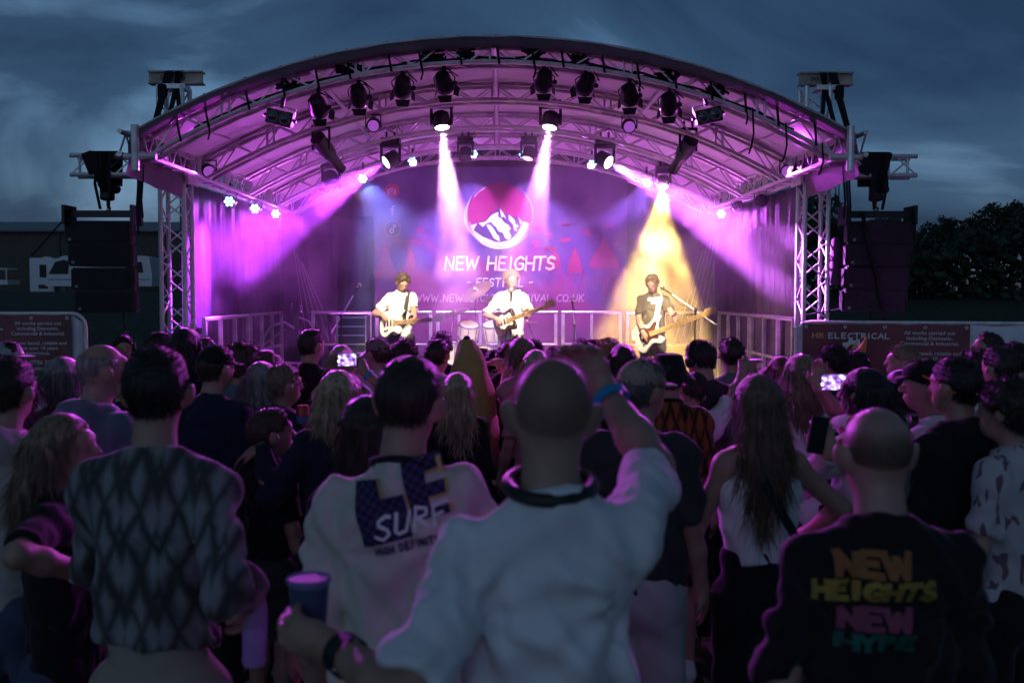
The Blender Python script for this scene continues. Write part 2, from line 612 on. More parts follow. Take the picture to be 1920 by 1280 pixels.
def crown_mesh(n, rx, rz, seed, name):
    r = np.random.default_rng(seed)
    k = 46
    cc = r.normal(size=(k, 3))
    cc /= np.linalg.norm(cc, axis=1)[:, None]
    cc *= r.uniform(.35, 1.0, (k, 1))
    cc[:, 2] = cc[:, 2] * rz + rz * .2
    cc[:, :2] *= rx
    rad = r.uniform(.16, .34, k) * rx
    w = r.integers(0, k, n)
    d = r.normal(size=(n, 3))
    d /= np.linalg.norm(d, axis=1)[:, None]
    p = cc[w] + d * rad[w][:, None] * r.uniform(.5, 1.1, (n, 1))
    a = r.normal(size=(n, 3)); a /= np.linalg.norm(a, axis=1)[:, None]
    b = np.cross(a, d); b /= np.linalg.norm(b, axis=1)[:, None] + 1e-6
    s = r.uniform(.10, .24, (n, 1))
    v = np.stack([p - a * s, p + b * s * .5, p + a * s, p - b * s * .5], 1).reshape(-1, 3)
    me = bpy.data.meshes.new(name)
    me.from_pydata([tuple(x) for x in v], [], [(4 * i, 4 * i + 1, 4 * i + 2, 4 * i + 3) for i in range(n)])
    me.materials.append(LEAF)
    return me


CROWNS = [crown_mesh(3800, 2.6, 2.6, 11 + i, 'crown') for i in range(3)]


def trunk_mesh(h, seed):
    r = random.Random(seed)
    m = MB()
    m.ptube([(0, 0, 0), (r.uniform(-.1, .1), 0, h * .5), (r.uniform(-.3, .3), 0, h)], [.3, .22, .1], 8)
    for i in range(7):
        a = i * 2.4 + r.uniform(-.4, .4)
        z = h * r.uniform(.45, .85)
        e = Vector((math.cos(a) * 1.7, math.sin(a) * 1.7, z + r.uniform(1.2, 2.4)))
        m.ptube([(0, 0, z), (e.x * .5, e.y * .5, z + .5), e], [.1, .07, .03], 6)
    return m.mesh('trunk', BARK, True)


TRUNKS = [trunk_mesh(4.6, 3), trunk_mesh(4.6, 8)]
treespec = [  # px, top y, depth, width factor, label
    (1548, 415, 66, .8, 'dark tree just visible between the right truss tower and speaker array'),
    (1715, 425, 70, .9, 'dark tree rising beside the outer edge of the right speaker array'),
    (1760, 408, 64, 1.0, 'dark tree with spiky crown, second beyond the right speaker array'),
    (1805, 398, 60, 1.1, 'dark tree with a dome crown in the dip before the tallest tree'),
    (1868, 372, 58, 1.35, 'tallest dark tree with two round heads above the white fence'),
    (1925, 378, 60, 1.2, 'broad dark tree cut by the picture edge beside the tallest tree'),
    (1640, 470, 72, 1.0, 'low dark tree standing directly behind the right speaker array'),
]
for i, (px, py, Y, k, lab) in enumerate(treespec):
    top = at(px, py, Y)
    g = 2.0
    h = top.z - g
    sc = h / 8.2
    t = thing('tree', lab, 'tree', (top.x, Y, g), (0, 0, i * 1.3), 'dark trees beyond the stage')
    link('trunk', TRUNKS[i % 2], t).scale = (sc, sc, sc)
    c = link('crown', CROWNS[i % 3], t, (0, 0, 5.0 * sc))
    c.scale = (sc * k, sc * k, sc)
# hedge mass that closes the field
mb = MB()
r_ = np.random.default_rng(4)
for i in range(11000):
    x = r_.uniform(13, 42); y = 50 + r_.uniform(-1.5, 1.5)
    hgt = 3.6 + 1.0 * math.sin(x * .5) + .6 * math.sin(x * 1.7)
    z = 1.7 + hgt * r_.uniform(0, 1) ** .8
    a = Vector(r_.normal(size=3)).normalized() * r_.uniform(.12, .3); b = a.orthogonal() * .6
    p = Vector((x, y, z))
    mb.add([p - a, p + b, p + a, p - b], [(0, 1, 2, 3)])
mb.build('hedge', LEAF, kind='stuff', label='dark field hedge running beneath the trees', cat='hedge')

# ================================================================== STAGE
DZ = 0.52
st = thing('stage_deck', 'raised black stage deck under the arched canopy', 'stage', (X0, 13.1, 0))
for i in range(6):
    for j in range(4):
        mb = MB(); mb.bbox((-2.925 + i * 1.17, -1.875 + j * 1.25, DZ - .05), (1.163, 1.243, .1), .006); mb.build('deck_panel', DECK, st)
mb = MB(); mb.box((0, -2.53, .235), (7.0, .02, .47)); mb.build('skirt', TARP, st)
for i in range(4):
    for j in range(3):
        mb = MB(); mb.tube((-3.3 + i * 2.2, -2.3 + j * 2.3, -.02), (-3.3 + i * 2.2, -2.3 + j * 2.3, .42), .03); mb.build('leg', ALU, st)


def zarch(u):
    return 1 - (.913 * u * u + .087 * u ** 4)


def ztop(x):
    return 3.30 + .84 * zarch((x - X0) / 3.2)


def zlow(x):
    return 3.17 + .81 * zarch((x - X0) / 3.03)


def sector(fz, half, Y, n=33, dz=0):
    return [(X0 + half * (2 * i / (n - 1) - 1), Y, fz(X0 + half * (2 * i / (n - 1) - 1)) + dz) for i in range(n)]


# canopy: one skin over the arches with a sagging bay between each pair
ARCHY = [9.12, 10.85, 12.6, 14.2, 15.35]
HALF = 3.2


def canopy_pt(x, y, under):
    k = 0
    for a, b in zip(ARCHY, ARCHY[1:]):
        if a <= y <= b:
            k = math.sin(PI * (y - a) / (b - a))
    w = .006 * math.sin(x * 9 + y * 5) + .005 * math.sin(y * 13 - x * 4)
    z = ztop(x) + .032 - .035 * k + w + (0 if under else .012)
    return (x, y, z)


cnp = thing('stage_canopy', 'arched pale fabric canopy lit purple from underneath', 'canopy', (0, 0, 0))
mb = MB()
NX, NY = 72, 54
for under in (True, False):
    o = len(mb.v)
    for j in range(NY + 1):
        y = 8.98 + (15.5 - 8.98) * j / NY
        for i in range(NX + 1):
            mb.v.append(canopy_pt(X0 - HALF + 2 * HALF * i / NX, y, under))
    for j in range(NY):
        for i in range(NX):
            q = (o + j * (NX + 1) + i, o + j * (NX + 1) + i + 1, o + (j + 1) * (NX + 1) + i + 1, o + (j + 1) * (NX + 1) + i)
            mb.f.append(q[::-1] if under else q)
mb.build('roof_skin', PVC, cnp, smooth=True)
# front edge band folded over the first arch
mb = MB()
for j, (dy, dz) in enumerate(((-.02, .048), (-.045, .025), (-.05, -.01), (-.04, -.05), (-.03, -.056))):
    for i in range(81):
        u = 2 * i / 80 - 1
        x = X0 + 3.23 * u
        mb.v.append((x, 8.98 + dy + .004 * math.sin(i * 1.3), ztop(x) + dz + .004 * math.sin(i * .9 + j)))
for j in range(4):
    for i in range(80):
        mb.f.append((j * 81 + i, j * 81 + i + 1, (j + 1) * 81 + i + 1, (j + 1) * 81 + i))
mb.build('front_edge', PVCOUT, cnp, smooth=True)
mb = MB(); mb.ptube([(p[0], 8.965, p[2]) for p in sector(ztop, 3.24, 9, 61, .05)], .014, 6); mb.build('keder_rail', ALU, cnp, smooth=True)
for k in range(9):  # welded seams
    x = X0 - 2.8 + k * .7
    mb = MB()
    mb.ribbon([Vector(canopy_pt(x, 9.05 + i * .26, True)) + Vector((0, 0, -.004)) for i in range(24)], .035, (1, 0, 0), .003)
    mb.build('seam', PVC, cnp)
for s in (-1, 1):  # hanging fabric corners at the front
    mb = MB()
    pts = []
    for j in range(7):
        for i in range(9):
            y = 8.97 + i * .2
            x = X0 + s * (3.22 + .012 * j + .015 * math.sin(i * 2 + j))
            mb.v.append((x, y, 3.36 - .065 * j - (.1 * math.sin(i / 8 * PI * .5)) * (j / 6) * .5))
    for j in range(6):
        for i in range(8):
            mb.f.append((j * 9 + i, j * 9 + i + 1, j * 9 + 10 + i, j * 9 + 9 + i))
    mb.build('corner_flap', PVCOUT, cnp, smooth=True)
for x in (-1.65, 0, 1.65):  # purlins
    bar('purlin', (X0 + x, 9.1, ztop(X0 + x) + .0), (X0 + x, 15.4, ztop(X0 + x) + .0), .028, ALU, cnp, 8)


def arch_truss(Y, label, dark=False):
    m = BLACKM if dark else ALU
    t = thing('arch_truss', label, 'truss', (0, 0, 0), group='arched roof trusses')
    zt = lambda x: ztop(x) - .0
    for dy in (-.1, .1):
        mb = MB(); mb.ptube(sector(zt, 3.2, Y + dy), .021, 8); mb.build('chord', ALU, t, smooth=True)
        mb = MB(); mb.ptube(sector(zlow, 3.08, Y + dy), .022, 8); mb.build('chord', ALU, t, smooth=True)
    n = 26
    for i in range(n):
        a, b = 2 * i / n - 1, 2 * (i + 1) / n - 1
        xa, xb = X0 + 3.05 * a, X0 + 3.05 * b
        if i % 2:
            p, q = (xa, 0, ztop(xa)), (xb, 0, zlow(xb))
        else:
            p, q = (xa, 0, zlow(xa)), (xb, 0, ztop(xb))
        for dy in (-.1, .1):
            bar('brace', (p[0], Y + dy, p[2]), (q[0], Y + dy, q[2]), .0085, ALU, t)
        if i % 2:
            bar('brace', (xa, Y - .1, zlow(xa)), (xb, Y + .1, zlow(xb)), .0085, ALU, t)
    for k in range(5):   # paired uprights at the section joints
        x = X0 - 2.4 + 1.2 * k
        for dx in (-.035, .035):
            bar('joint_upright', (x + dx, Y - .1, zlow(x + dx)), (x + dx, Y - .1, ztop(x + dx)), .012, ALU, t)
    return t


ALAB = ['foremost arched truss carrying the row of dark lamps', 'second arched truss from the front holding the two bright white beams',
        'middle arched truss behind the second one', 'fourth arched truss near the back of the stage', 'rearmost arched truss above the printed backdrop']
arches = [arch_truss(Y, ALAB[i]) for i, Y in enumerate(ARCHY)]
# straps and cable runs on the front arch
fa = arches[0]
for i in range(19):
    x = X0 - 2.85 + i * .317 + random.uniform(-.04, .04)
    mb = MB()
    zt, zl = ztop(x), zlow(x)
    mb.ribbon([(x - .01, 8.97, zt + .05), (x, 8.955, (zt + zl) / 2 + .02), (x + .02, 8.98, zl - .03)], .02, (1, .2, 0), .01)
    mb.lathe([(.012, 0), (.016, .012), (.010, .02)], (x - .01, 8.97, zt + .045), (0, 0, 1), 10)
    if i % 3 == 1:
        mb.ribbon([(x + .02, 8.98, zl), (x + .03, 8.97, zl - .08), (x + .015, 8.97, zl - .14)], .016, (1, .3, 0), .004)
    mb.build('strap', STRAP, fa)
for k in range(3):
    mb = MB()
    pts = []
    for i in range(61):
        x = X0 - 2.7 + i * .09
        pts.append((x, 9.02 + .05 * k, zlow(x) + .045 * abs(math.sin(i * .55 + k)) - .015 + .02 * k))
    mb.ptube(pts, .011, 6)
    mb.build('cable', STRAP, fa, smooth=True)
for x in (-1.85, -1.3, -.55, -.25, .35, .75, 1.55, 2.0):
    mb = MB(); zc = (zlow(X0 + x) + ztop(X0 + x)) / 2
    for j in range(6):
        mb.ptube([(X0 + x + random.uniform(-.12, .12), 9.05 + random.uniform(-.03, .03), zc + random.uniform(-.07, .05)) for _ in range(5)], .012, 5)
    mb.build('cable_bundle', STRAP, fa)
for x, ln in ((2.32, .36), (2.62, .3), (2.95, .24)):
    mb = MB(); z = zlow(X0 + x)
    mb.ribbon([(X0 + x, 9.0, z + .05), (X0 + x + .01, 8.99, z - ln * .5), (X0 + x - .01, 9.0, z - ln * .85), (X0 + x - .03, 9.0, z - ln)], .018, (1, .4, 0), .004)
    mb.build('strap_tail', STRAP, fa)


def box_truss(t, p0, p1, w, h, n, side=Vector((1, 0, 0)), up=Vector((0, 0, 1)), r=.024, rb=.009, faces='fbtu', cross=False):
    """straight four-chord truss from p0 to p1"""
    p0, p1 = Vector(p0), Vector(p1)
    c = [side * (sx * w / 2) + up * (sz * h / 2) for sx, sz in ((-1, -1), (1, -1), (1, 1), (-1, 1))]
    for k in c:
        bar('chord', p0 + k, p1 + k, r, ALU, t, 8)
    prs = {'b': (0, 1), 'f': (1, 2), 't': (2, 3), 'u': (3, 0)}
    for f in faces:
        a, b = prs[f]
        for i in range(n):
            q0, q1 = p0.lerp(p1, i / n), p0.lerp(p1, (i + 1) / n)
            s, e = (a, b) if i % 2 else (b, a)
            bar('brace', q0 + c[s], q1 + c[e], rb, ALU, t)
            if cross:
                bar('brace', q0 + c[e], q1 + c[s], rb, ALU, t)


for s, lab in ((-1, 'eave truss running back along the left side of the stage roof'), (1, 'eave truss running back along the right side of the stage roof')):
    t = thing('eave_truss', lab, 'truss', (0, 0, 0), group='eave trusses of the stage roof')
    box_truss(t, (X0 + s * 3.24, 8.98, 3.255), (X0 + s * 3.24, 15.5, 3.255), .2, .2, 40, side=Vector((1, 0, 0)), faces='fubt')
    for k in range(6):
        y = 9.6 + k * 1.05
        for dy in (-.04, .0, .04):
            bar('joint_upright', (X0 + s * 3.14, y + dy, 3.15), (X0 + s * 3.14, y + dy, 3.36), .016, ALU, t)
    mb = MB(); mb.ptube([(X0 + s * 3.28, 8.93, 3.12), (X0 + s * 3.0, 8.95, 3.13)], .03, 10); mb.build('end_tube', ALU, t)
    mb = MB(); mb.ptube([(X0 + s * 3.18, 8.93, 3.0), (X0 + s * 3.18, 8.93, 3.4)], .035, 10); mb.build('end_post', ALU, t)

# front towers
for s, lab in ((-1, 'tall aluminium truss tower at the left front corner of the stage'), (1, 'tall aluminium truss tower at the right front corner of the stage')):
    tx = X0 + s * 3.42
    t = thing('truss_tower', lab, 'tower', (tx, 10.75, 0), group='truss towers of the stage')
    box_truss(t, (0, 0, 0), (0, 0, 4.1), .25, .25, 20, side=Vector((1, 0, 0)), up=Vector((0, 1, 0)), r=.026, rb=.0095, faces='fbtu')
    # sleeve block with a window cut in its front plate
    bx = -s * .1
    for nm, c, sz in (('sleeve_plate', (bx - .055, -.2, 3.28), (.05, .012, .44)), ('sleeve_plate', (bx + .055, -.2, 3.28), (.05, .012, .44)), ('sleeve_plate', (bx, -.2, 3.44), (.06, .012, .12)), ('sleeve_plate', (bx, -.2, 3.12), (.06, .012, .12)),
                      ('sleeve_side', (bx - .09, -.02, 3.28), (.012, .36, .44)), ('sleeve_side', (bx + .09, -.02, 3.28), (.012, .36, .44))):
        mb = MB(); mb.bbox(c, sz, .003); mb.build(nm, ALU, t)
    for k in range(5):
        for q in (-1, 1):
            mb = MB(); mb.lathe([(.007, 0), (.007, .008), (.003, .011)], (bx + q * .065, -.206, 3.10 + k * .09), (0, -1, 0), 8); mb.build('bolt', BLACKM, t)
    mb = MB(); mb.bbox((0, 0, .03), (.6, .6, .04), .005); mb.build('base_plate', STEEL, t)
    # head with the lifting beam
    hb = thing('lifting_beam', ('steel beam on top of the left tower with doodled paint marks' if s < 0 else 'steel beam on top of the right tower with yellowish paint'), 'beam', (tx - s * .02 + (.02 if s < 0 else .12), 10.72, 4.12), group='lifting beams on the towers')
    mb = MB(); mb.box((0, 0, .128), (.57, .13, .016)); mb.box((0, 0, .008), (.57, .13, .016)); mb.box((0, -.02, .068), (.57, .014, .104)); mb.build('beam', STEEL, hb)
    mb = MB(); mb.bbox((0, -.01, -.035), (.24, .2, .055), .006); mb.build('head_plate', ALU, hb)
    for q in (-1, 1):
        mb = MB(); mb.ptube([(q * .09 - .035 + .035 * math.cos(a), -.03, .07 + .018 * math.sin(2 * a)) for a in [i * PI / 8 for i in range(17)]], .004, 5); mb.build('paint_mark', BLACKM, hb)
    for k, (bx0, dx, wd, ln) in enumerate(((-.06, -.16, .085, .55), (.05, -.13, .06, .5), (.03, .05, .05, .42))):
        mb = MB()
        q = 1 if s < 0 else -1
        mb.ribbon([(q * bx0, .09, .1), (q * bx0, .0, .147), (q * bx0, -.075, .12), (q * (bx0 + dx * .2), -.1, -.05), (q * (bx0 + dx * .6), -.13, -.3), (q * (bx0 + dx), -.15, -ln)], [wd, wd, wd, wd * .95, wd * .8, wd * .7], (1, 0, 0), .012)
        mb.build('lifting_strap', STRAP, hb)
    mb = MB(); q = 1 if s < 0 else -1
    mb.bbox((-q * .12, -.1, -.09), (.1, .06, .16), .03); mb.build('strap_bundle', STRAP, hb)
    # PA outrigger
    ox = X0 + s * 3.52
    orr = thing('outrigger_truss', ('short truss arm reaching out from the left tower, hoist strapped on' if s < 0 else 'short truss arm reaching out from the right tower, hoist strapped on'), 'truss', (0, 0, 0), group='outrigger truss arms')
    box_truss(orr, (ox, 10.62, 3.25), (ox + s * .92, 10.62, 3.25), .2, .2, 4, side=Vector((0, 1, 0)), r=.024, faces='fu')
    for xx in (.62, .82):
        bar('end_upright', (ox + s * xx, 10.52, 3.15), (ox + s * xx, 10.52, 3.35), .014, ALU, orr)
    ax = X0 + s * (4.09 if s < 0 else 4.04)
    hs = thing('chain_hoist', ('black chain hoist and straps holding up the left speaker array' if s < 0 else 'black chain hoist and straps holding up the right speaker array'), 'hoist', (ax, 10.62, 2.85), group='chain hoists of the speaker arrays')
    for k, dx in enumerate((-.10, .06, .0)):
        mb = MB()
        mb.ribbon([(dx, .11, .2), (dx, .1, .53), (dx, -.05, .545), (dx, -.13, .52), (dx * .6, -.14, .34), (.01 + dx * .2, -.1, .12)], [.1, .13, .14, .13, .08, .05][0:6], (1, 0, 0), .014)
        mb.build('strap', STRAP, hs)
    mb = MB(); mb.bbox((-.13, -.12, .42), (.12, .05, .24), .025, (0, .35 * s, 0)); mb.build('strap_loop', STRAP, hs)
    mb = MB(); mb.bbox((.0, -.02, .12), (.13, .12, .17), .03); mb.build('motor', BLACK, hs)
    mb = MB(); mb.lathe([(.02, -.06), (.05, -.04), (.05, .04), (.02, .06)], (.08, -.02, .16), (0, 1, 0), 12); mb.build('chain_guide', BLACKM, hs)
    mb = MB(); mb.ptube([(0, -.02, .04), (.0, -.02, -.02), (.025, -.02, -.04), (.02, -.02, -.07), (-.015, -.02, -.07)], .014, 8); mb.build('hook', mat('orange_hook', (.35, .10, .04), rough=.5), hs)
    for dx in (-.05, .045):
        mb = MB(); mb.ribbon([(dx, -.13, .5), (dx * 1.6, -.14, .2), (dx * .9, -.1, -.06)], .03, (1, 0, 0), .008); mb.build('sling', STRAP, hs)
    # speaker array
    sa = thing('speaker_array', ('hanging black line array of four loudspeakers left of the stage, in darkness' if s < 0 else 'hanging black line array of four loudspeakers right of the stage, tinted purple'), 'speaker', (ax + (0 if s < 0 else -.03), 10.45, 0), group='hanging speaker arrays')
    mb = MB(); mb.box((0, 0, 2.735), (.72, .05, .07)); mb.build('fly_bar', BLACKM, sa)
    for q in (-1, 1):
        mb = MB(); mb.box((q * .35, .02, 2.72), (.03, .3, .2)); mb.build('fly_plate', BLACKM, sa)
    z = 2.665
    for k in range(4):
        hgt = .232
        gap = .004 if k != 2 else (.016 if s < 0 else .006)
        z -= gap
        tilt = R(2 + k * 2.2)
        wtop = .70 - .012 * k if s > 0 else .68 - .02 * k
        cxp = (-.02 * k + .03) * (1 if s > 0 else -1)
        cab = MB()
        cab.prism([(-wtop / 2 + cxp, .0), (-wtop / 2 + cxp + .015, -.03), (wtop / 2 + cxp - .015, -.03), (wtop / 2 + cxp, 0), (wtop / 2 - .13 + cxp, .42), (-wtop / 2 + .13 + cxp, .42)], 0, hgt, lambda u, v, d, z=z, hgt=hgt: (u, v - .02, z - d))
        c = cab.build('cabinet', CABIN, sa)
        mb = MB(); mb.bbox((cxp, -.056, z - hgt / 2), (wtop - .05, .012, hgt - .02), .004); mb.build('grille', GRILLE, c)
        mb = MB(); mb.box((-wtop / 2 + .055 + cxp, -.064, z - hgt + .04), (.03, .004, .03)); mb.build('badge', mat('badge_grey', (.25, .25, .27)), c)
        for q in (-1, 1):
            mb = MB(); mb.box((q * (wtop / 2 + .006) + cxp, .02, z - hgt / 2), (.012, .1, hgt - .03)); mb.build('side_bracket', BLACKM, c)
        z -= hgt
    mb = MB()
    if s > 0:
        mb.ribbon([(-.2, -.09, 2.75), (-.12, -.1, 2.4), (-.02, -.1, 2.05), (.05, -.08, 1.73), (.08, 0, 1.3)], .045, (1, 0, 0), .006)
        mb.build('tether_strap', STRAP, sa)
        mb = MB(); mb.tube((-.35, 0, 1.75), (-.68, .2, 1.68), .008); mb.tube((-.05, .02, 1.74), (-.06, .1, 1.2), .007)
    else:
        mb.tube((.2, .0, 1.74), (.22, .1, 1.0), .008); mb.tube((-.33, .05, 2.78), (-1.3, 1.2, 2.35), .008)
    mb.build('guy_line', STRAP, sa)
    # loose straps from the roof corner
    for k in range(3):
        mb = MB(); xx = X0 + s * (3.28 + k * .13)
        mb.ribbon([(xx, 9.4 + .3 * k, 3.15), (xx + s * .01, 9.4 + .3 * k, 2.95), (xx + s * .03, 9.42 + .3 * k, 2.78), (xx + s * .02, 9.42 + .3 * k, 2.62 - .06 * k)], .022, (1, .2, 0), .005)
        tag(mb.build('hanging_strap', STRAP), 'loose black strap dangling from the ' + ('left' if s < 0 else 'right') + ' roof corner, ' + ('nearest the tower', 'middle of the three', 'farthest from the tower')[k], 'strap', 'loose straps at the left corner' if s < 0 else 'loose straps at the right corner')
cb = thing('chain_bag', 'purple lit chain bag hanging beside the right tower', 'bag', (X0 + 3.66, 10.7, 2.0), group=None)
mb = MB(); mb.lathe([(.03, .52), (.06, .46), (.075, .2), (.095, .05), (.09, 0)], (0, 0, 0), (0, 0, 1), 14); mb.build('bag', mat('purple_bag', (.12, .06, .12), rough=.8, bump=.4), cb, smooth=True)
for dx in (-.015, .02):
    mb = MB()
    for k in range(40):
        mb.ptube([(dx + .007 * math.cos(a) * (k % 2), .007 * math.cos(a) * ((k + 1) % 2), .55 + k * .025 + .015 * math.sin(a)) for a in [i * PI / 3 for i in range(6)]], .0035, 4, closed=True)
    mb.build('chain', BLACKM, cb)


# ------------------------------------------------------------------ drapes and backdrop
def drape(name, label, p0, p1, z0, z1, folds, amp, m=TARP, sag=0.0):
    p0, p1 = Vector(p0), Vector(p1)
    d = (p1 - p0)
    ln = d.length
    nrm = Vector((-d.y, d.x)).normalized()
    n, k = int(ln / .05), 16
    b = MB()
    ph = random.uniform(0, 6)
    for j in range(k + 1):
        t = j / k
        for i in range(n + 1):
            s_ = i / n
            a = amp * (math.sin(s_ * folds * 2 * PI + ph + .5 * math.sin(t * 3)) + .5 * math.sin(s_ * folds * 4.7 * PI + t * 2 + ph)) * (.35 + .65 * (1 - t) + .25 * math.sin(t * 9 + s_ * 15))
            q = p0 + d * s_ + nrm * a
            b.v.append((q.x, q.y, z0 + (z1 - z0) * t - sag * math.sin(s_ * folds * PI) ** 2 * t))
    for j in range(k):
        for i in range(n):
            b.f.append((j * (n + 1) + i, j * (n + 1) + i + 1, (j + 1) * (n + 1) + i + 1, (j + 1) * (n + 1) + i))
    o = b.build(name, m, smooth=True)
    md = o.modifiers.new('thick', 'SOLIDIFY')
    md.thickness = .006
    return tag(o, label, 'curtain', 'dark curtains closing the stage')


drape('side_curtain', 'dark curtain wall closing the left side of the stage', (X0 - 3.42, 10.95), (X0 - 3.42, 15.7), DZ, 3.14, 9, .03)
drape('side_curtain', 'dark curtain wall closing the right side of the stage', (X0 + 3.42, 15.7), (X0 + 3.42, 10.95), DZ, 3.14, 9, .03)
drape('back_curtain', 'wide dark curtain closing the rear of the stage behind the banner', (X0 - 3.4, 15.75), (X0 + 3.4, 15.75), DZ, 4.15, 14, .03)
drape('curtain_panel', 'loosely pleated dark panel hung left of the printed backdrop', (at(565, 500, 15.55).x, 15.55), (at(699, 500, 15.55).x, 15.55), DZ, 3.10, 6, .025)
for s in (-1, 1):
    for k in range(5):
        a = Vector((X0 + s * (2.2 + .04 * k), 15.5, 2.65 - .1 * k)); b = Vector((X0 + s * (1.62 + .1 * k) + s * 1.1, 15.4, .9))
        if s < 0:
            a = at(552 + k * 4, 470 + k * 6, 15.35); b = at(575 + k * 14, 640, 15.2)
        else:
            a = at(1318 + k * 8, 470 - k * 10, 15.35); b = at(1262 + k * 12, 650, 15.2)
        mb = MB(); mb.tube(a, b, .005, 5)
        tag(mb.build('guy_rope', mat('pale_rope', (.4, .38, .4), rough=.8)), 'thin rope slanting down at the ' + ('left' if s < 0 else 'right') + ' rear stage corner, ' + ('outermost of the five', 'second from the outside', 'middle one of the five', 'second from the inside', 'innermost of the five')[k], 'rope', ('left' if s < 0 else 'right') + ' rear guy ropes')

BY = 15.42
PX = FPX / BY
bl, br = at(701, 313, BY), at(1176, 313, BY)
btop, bbot = bl.z, at(940, 668, BY).z
bd = thing('backdrop_banner', 'large printed festival backdrop with mountain logo hanging at the rear', 'banner', (0, 0, 0))
m = bpy.data.materials.new('backdrop_print')
m.use_nodes = True
t = m.node_tree
b_ = t.nodes['Principled BSDF']
b_.inputs['Roughness'].default_value = .55
tcn = t.nodes.new('ShaderNodeTexCoord')
sep = t.nodes.new('ShaderNodeSeparateXYZ')
L(t, tcn.outputs['Object'], sep.inputs[0])
nz = t.nodes.new('ShaderNodeTexNoise'); nz.inputs['Scale'].default_value = 1.6; nz.inputs['Detail'].default_value = 8; nz.inputs['Distortion'].default_value = .8
L(t, tcn.outputs['Object'], nz.inputs['Vector'])
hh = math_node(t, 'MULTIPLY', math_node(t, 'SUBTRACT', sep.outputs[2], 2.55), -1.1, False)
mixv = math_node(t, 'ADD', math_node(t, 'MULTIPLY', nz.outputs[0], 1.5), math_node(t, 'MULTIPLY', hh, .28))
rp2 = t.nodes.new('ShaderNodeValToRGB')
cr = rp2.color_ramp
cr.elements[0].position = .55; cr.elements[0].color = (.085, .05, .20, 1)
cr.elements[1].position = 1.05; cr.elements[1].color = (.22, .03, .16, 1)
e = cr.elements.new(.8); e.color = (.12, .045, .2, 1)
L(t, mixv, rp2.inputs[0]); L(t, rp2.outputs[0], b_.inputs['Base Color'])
nb = t.nodes.new('ShaderNodeTexNoise'); nb.inputs['Scale'].default_value = 2.5
L(t, tcn.outputs['Object'], nb.inputs['Vector'])
bmp = t.nodes.new('ShaderNodeBump'); bmp.inputs['Strength'].default_value = .35; bmp.inputs['Distance'].default_value = .05
L(t, nb.outputs[0], bmp.inputs['Height']); L(t, bmp.outputs[0], b_.inputs['Normal'])
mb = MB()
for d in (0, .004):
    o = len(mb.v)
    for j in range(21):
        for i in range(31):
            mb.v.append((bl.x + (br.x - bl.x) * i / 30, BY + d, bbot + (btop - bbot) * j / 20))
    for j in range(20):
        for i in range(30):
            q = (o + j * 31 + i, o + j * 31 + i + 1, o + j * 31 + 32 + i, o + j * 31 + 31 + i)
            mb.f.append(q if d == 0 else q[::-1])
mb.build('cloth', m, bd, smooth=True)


def print_mat(n, c, rough=.5):
    return mat('print_' + n, c, rough=rough, var=.14, scale=5)


PINK, PALE, NAVY = print_mat('magenta', (.30, .012, .13)), print_mat('pale', (.93, .84, .90)), print_mat('navy', (.06, .03, .13))
MAGL = print_mat('magenta_outline', (.75, .03, .28))
ROSE = print_mat('dull_rose', (.30, .035, .13))


def bpt(k):
    """maps photograph pixels onto print layer k of the backdrop"""
    return lambda u, v, d=0: at(u, v, BY - .004 * k - .0015 * d)


def poly(pts, k, name, m, parent):
    mb = MB()
    f = bpt(k)
    mb.add([f(u, v) for u, v in pts], [tuple(range(len(pts)))[::-1]])
    return mb.build(name, m, parent)


def ring_pts(cx, cy, r, n=40, a0=0, a1=2 * PI):
    return [(cx + r * math.cos(a0 + (a1 - a0) * i / n), cy + r * math.sin(a0 + (a1 - a0) * i / n)) for i in range(n)]


def cp(pts, s=4.266, ox=680, oy=300):
    return [(ox + x / s, oy + y / s) for x, y in pts]


# logo: magenta disc, brush ring, mountains
lx, ly = 937, 403
logo = poly(ring_pts(lx, ly, 60), 1, 'logo_disc', PINK, bd)
mb = MB(); f = bpt(2)
rr = random.Random(5)
for k in range(7):
    a0 = rr.uniform(.25, 1.0); a1 = rr.uniform(PI - 1.0, PI - .15); rad = 58 + k * 1.1 - 1.5
    n = 30
    o = len(mb.v)
    for i in range(n + 1):
        a = a0 + (a1 - a0) * i / n
        w = .9 * math.sin(PI * min(max(i / n, .04), .96)) + .15
        for q in (-1, 1):
            mb.v.append(f(lx + (rad + q * w) * math.cos(a), ly + (rad + q * w) * math.sin(a)))
    for i in range(n):
        mb.f.append((o + 2 * i, o + 2 * i + 1, o + 2 * i + 3, o + 2 * i + 2))
for a0, a1, rad in ((2.2, 3.9, 63), (-2.6, -2.0, 58), (-.9, .3, 62), (2.6, 3.4, 66)):
    o = len(mb.v)
    for i in range(21):
        a = a0 + (a1 - a0) * i / 20
        w = .6 * math.sin(PI * min(max(i / 20, .05), .95)) + .1
        for q in (-1, 1):
            mb.v.append(f(lx + (rad + q * w) * math.cos(a), ly + (rad + q * w) * math.sin(a)))
    for i in range(20):
        mb.f.append((o + 2 * i, o + 2 * i + 1, o + 2 * i + 3, o + 2 * i + 2))
mb.build('brush_ring', PALE, bd)
low = [p for p in ring_pts(lx, ly, 57.5, 40, .28, PI - .28)]
poly([(lx - 54, ly + 20), (lx - 30, ly + 12), (lx, ly + 2), (lx + 34, ly + 8), (lx + 55, ly + 16)] + low, 2, 'logo_snowfield', PALE, bd)
poly(cp([(885, 560), (920, 500), (985, 480), (1030, 425), (1060, 415), (1092, 376), (1130, 420), (1155, 440), (1165, 425), (1215, 465), (1235, 445), (1285, 490), (1262, 540), (1250, 560), (1240, 585), (1180, 640), (1100, 655), (1060, 655), (960, 612)]), 3, 'mountain', NAVY, bd)
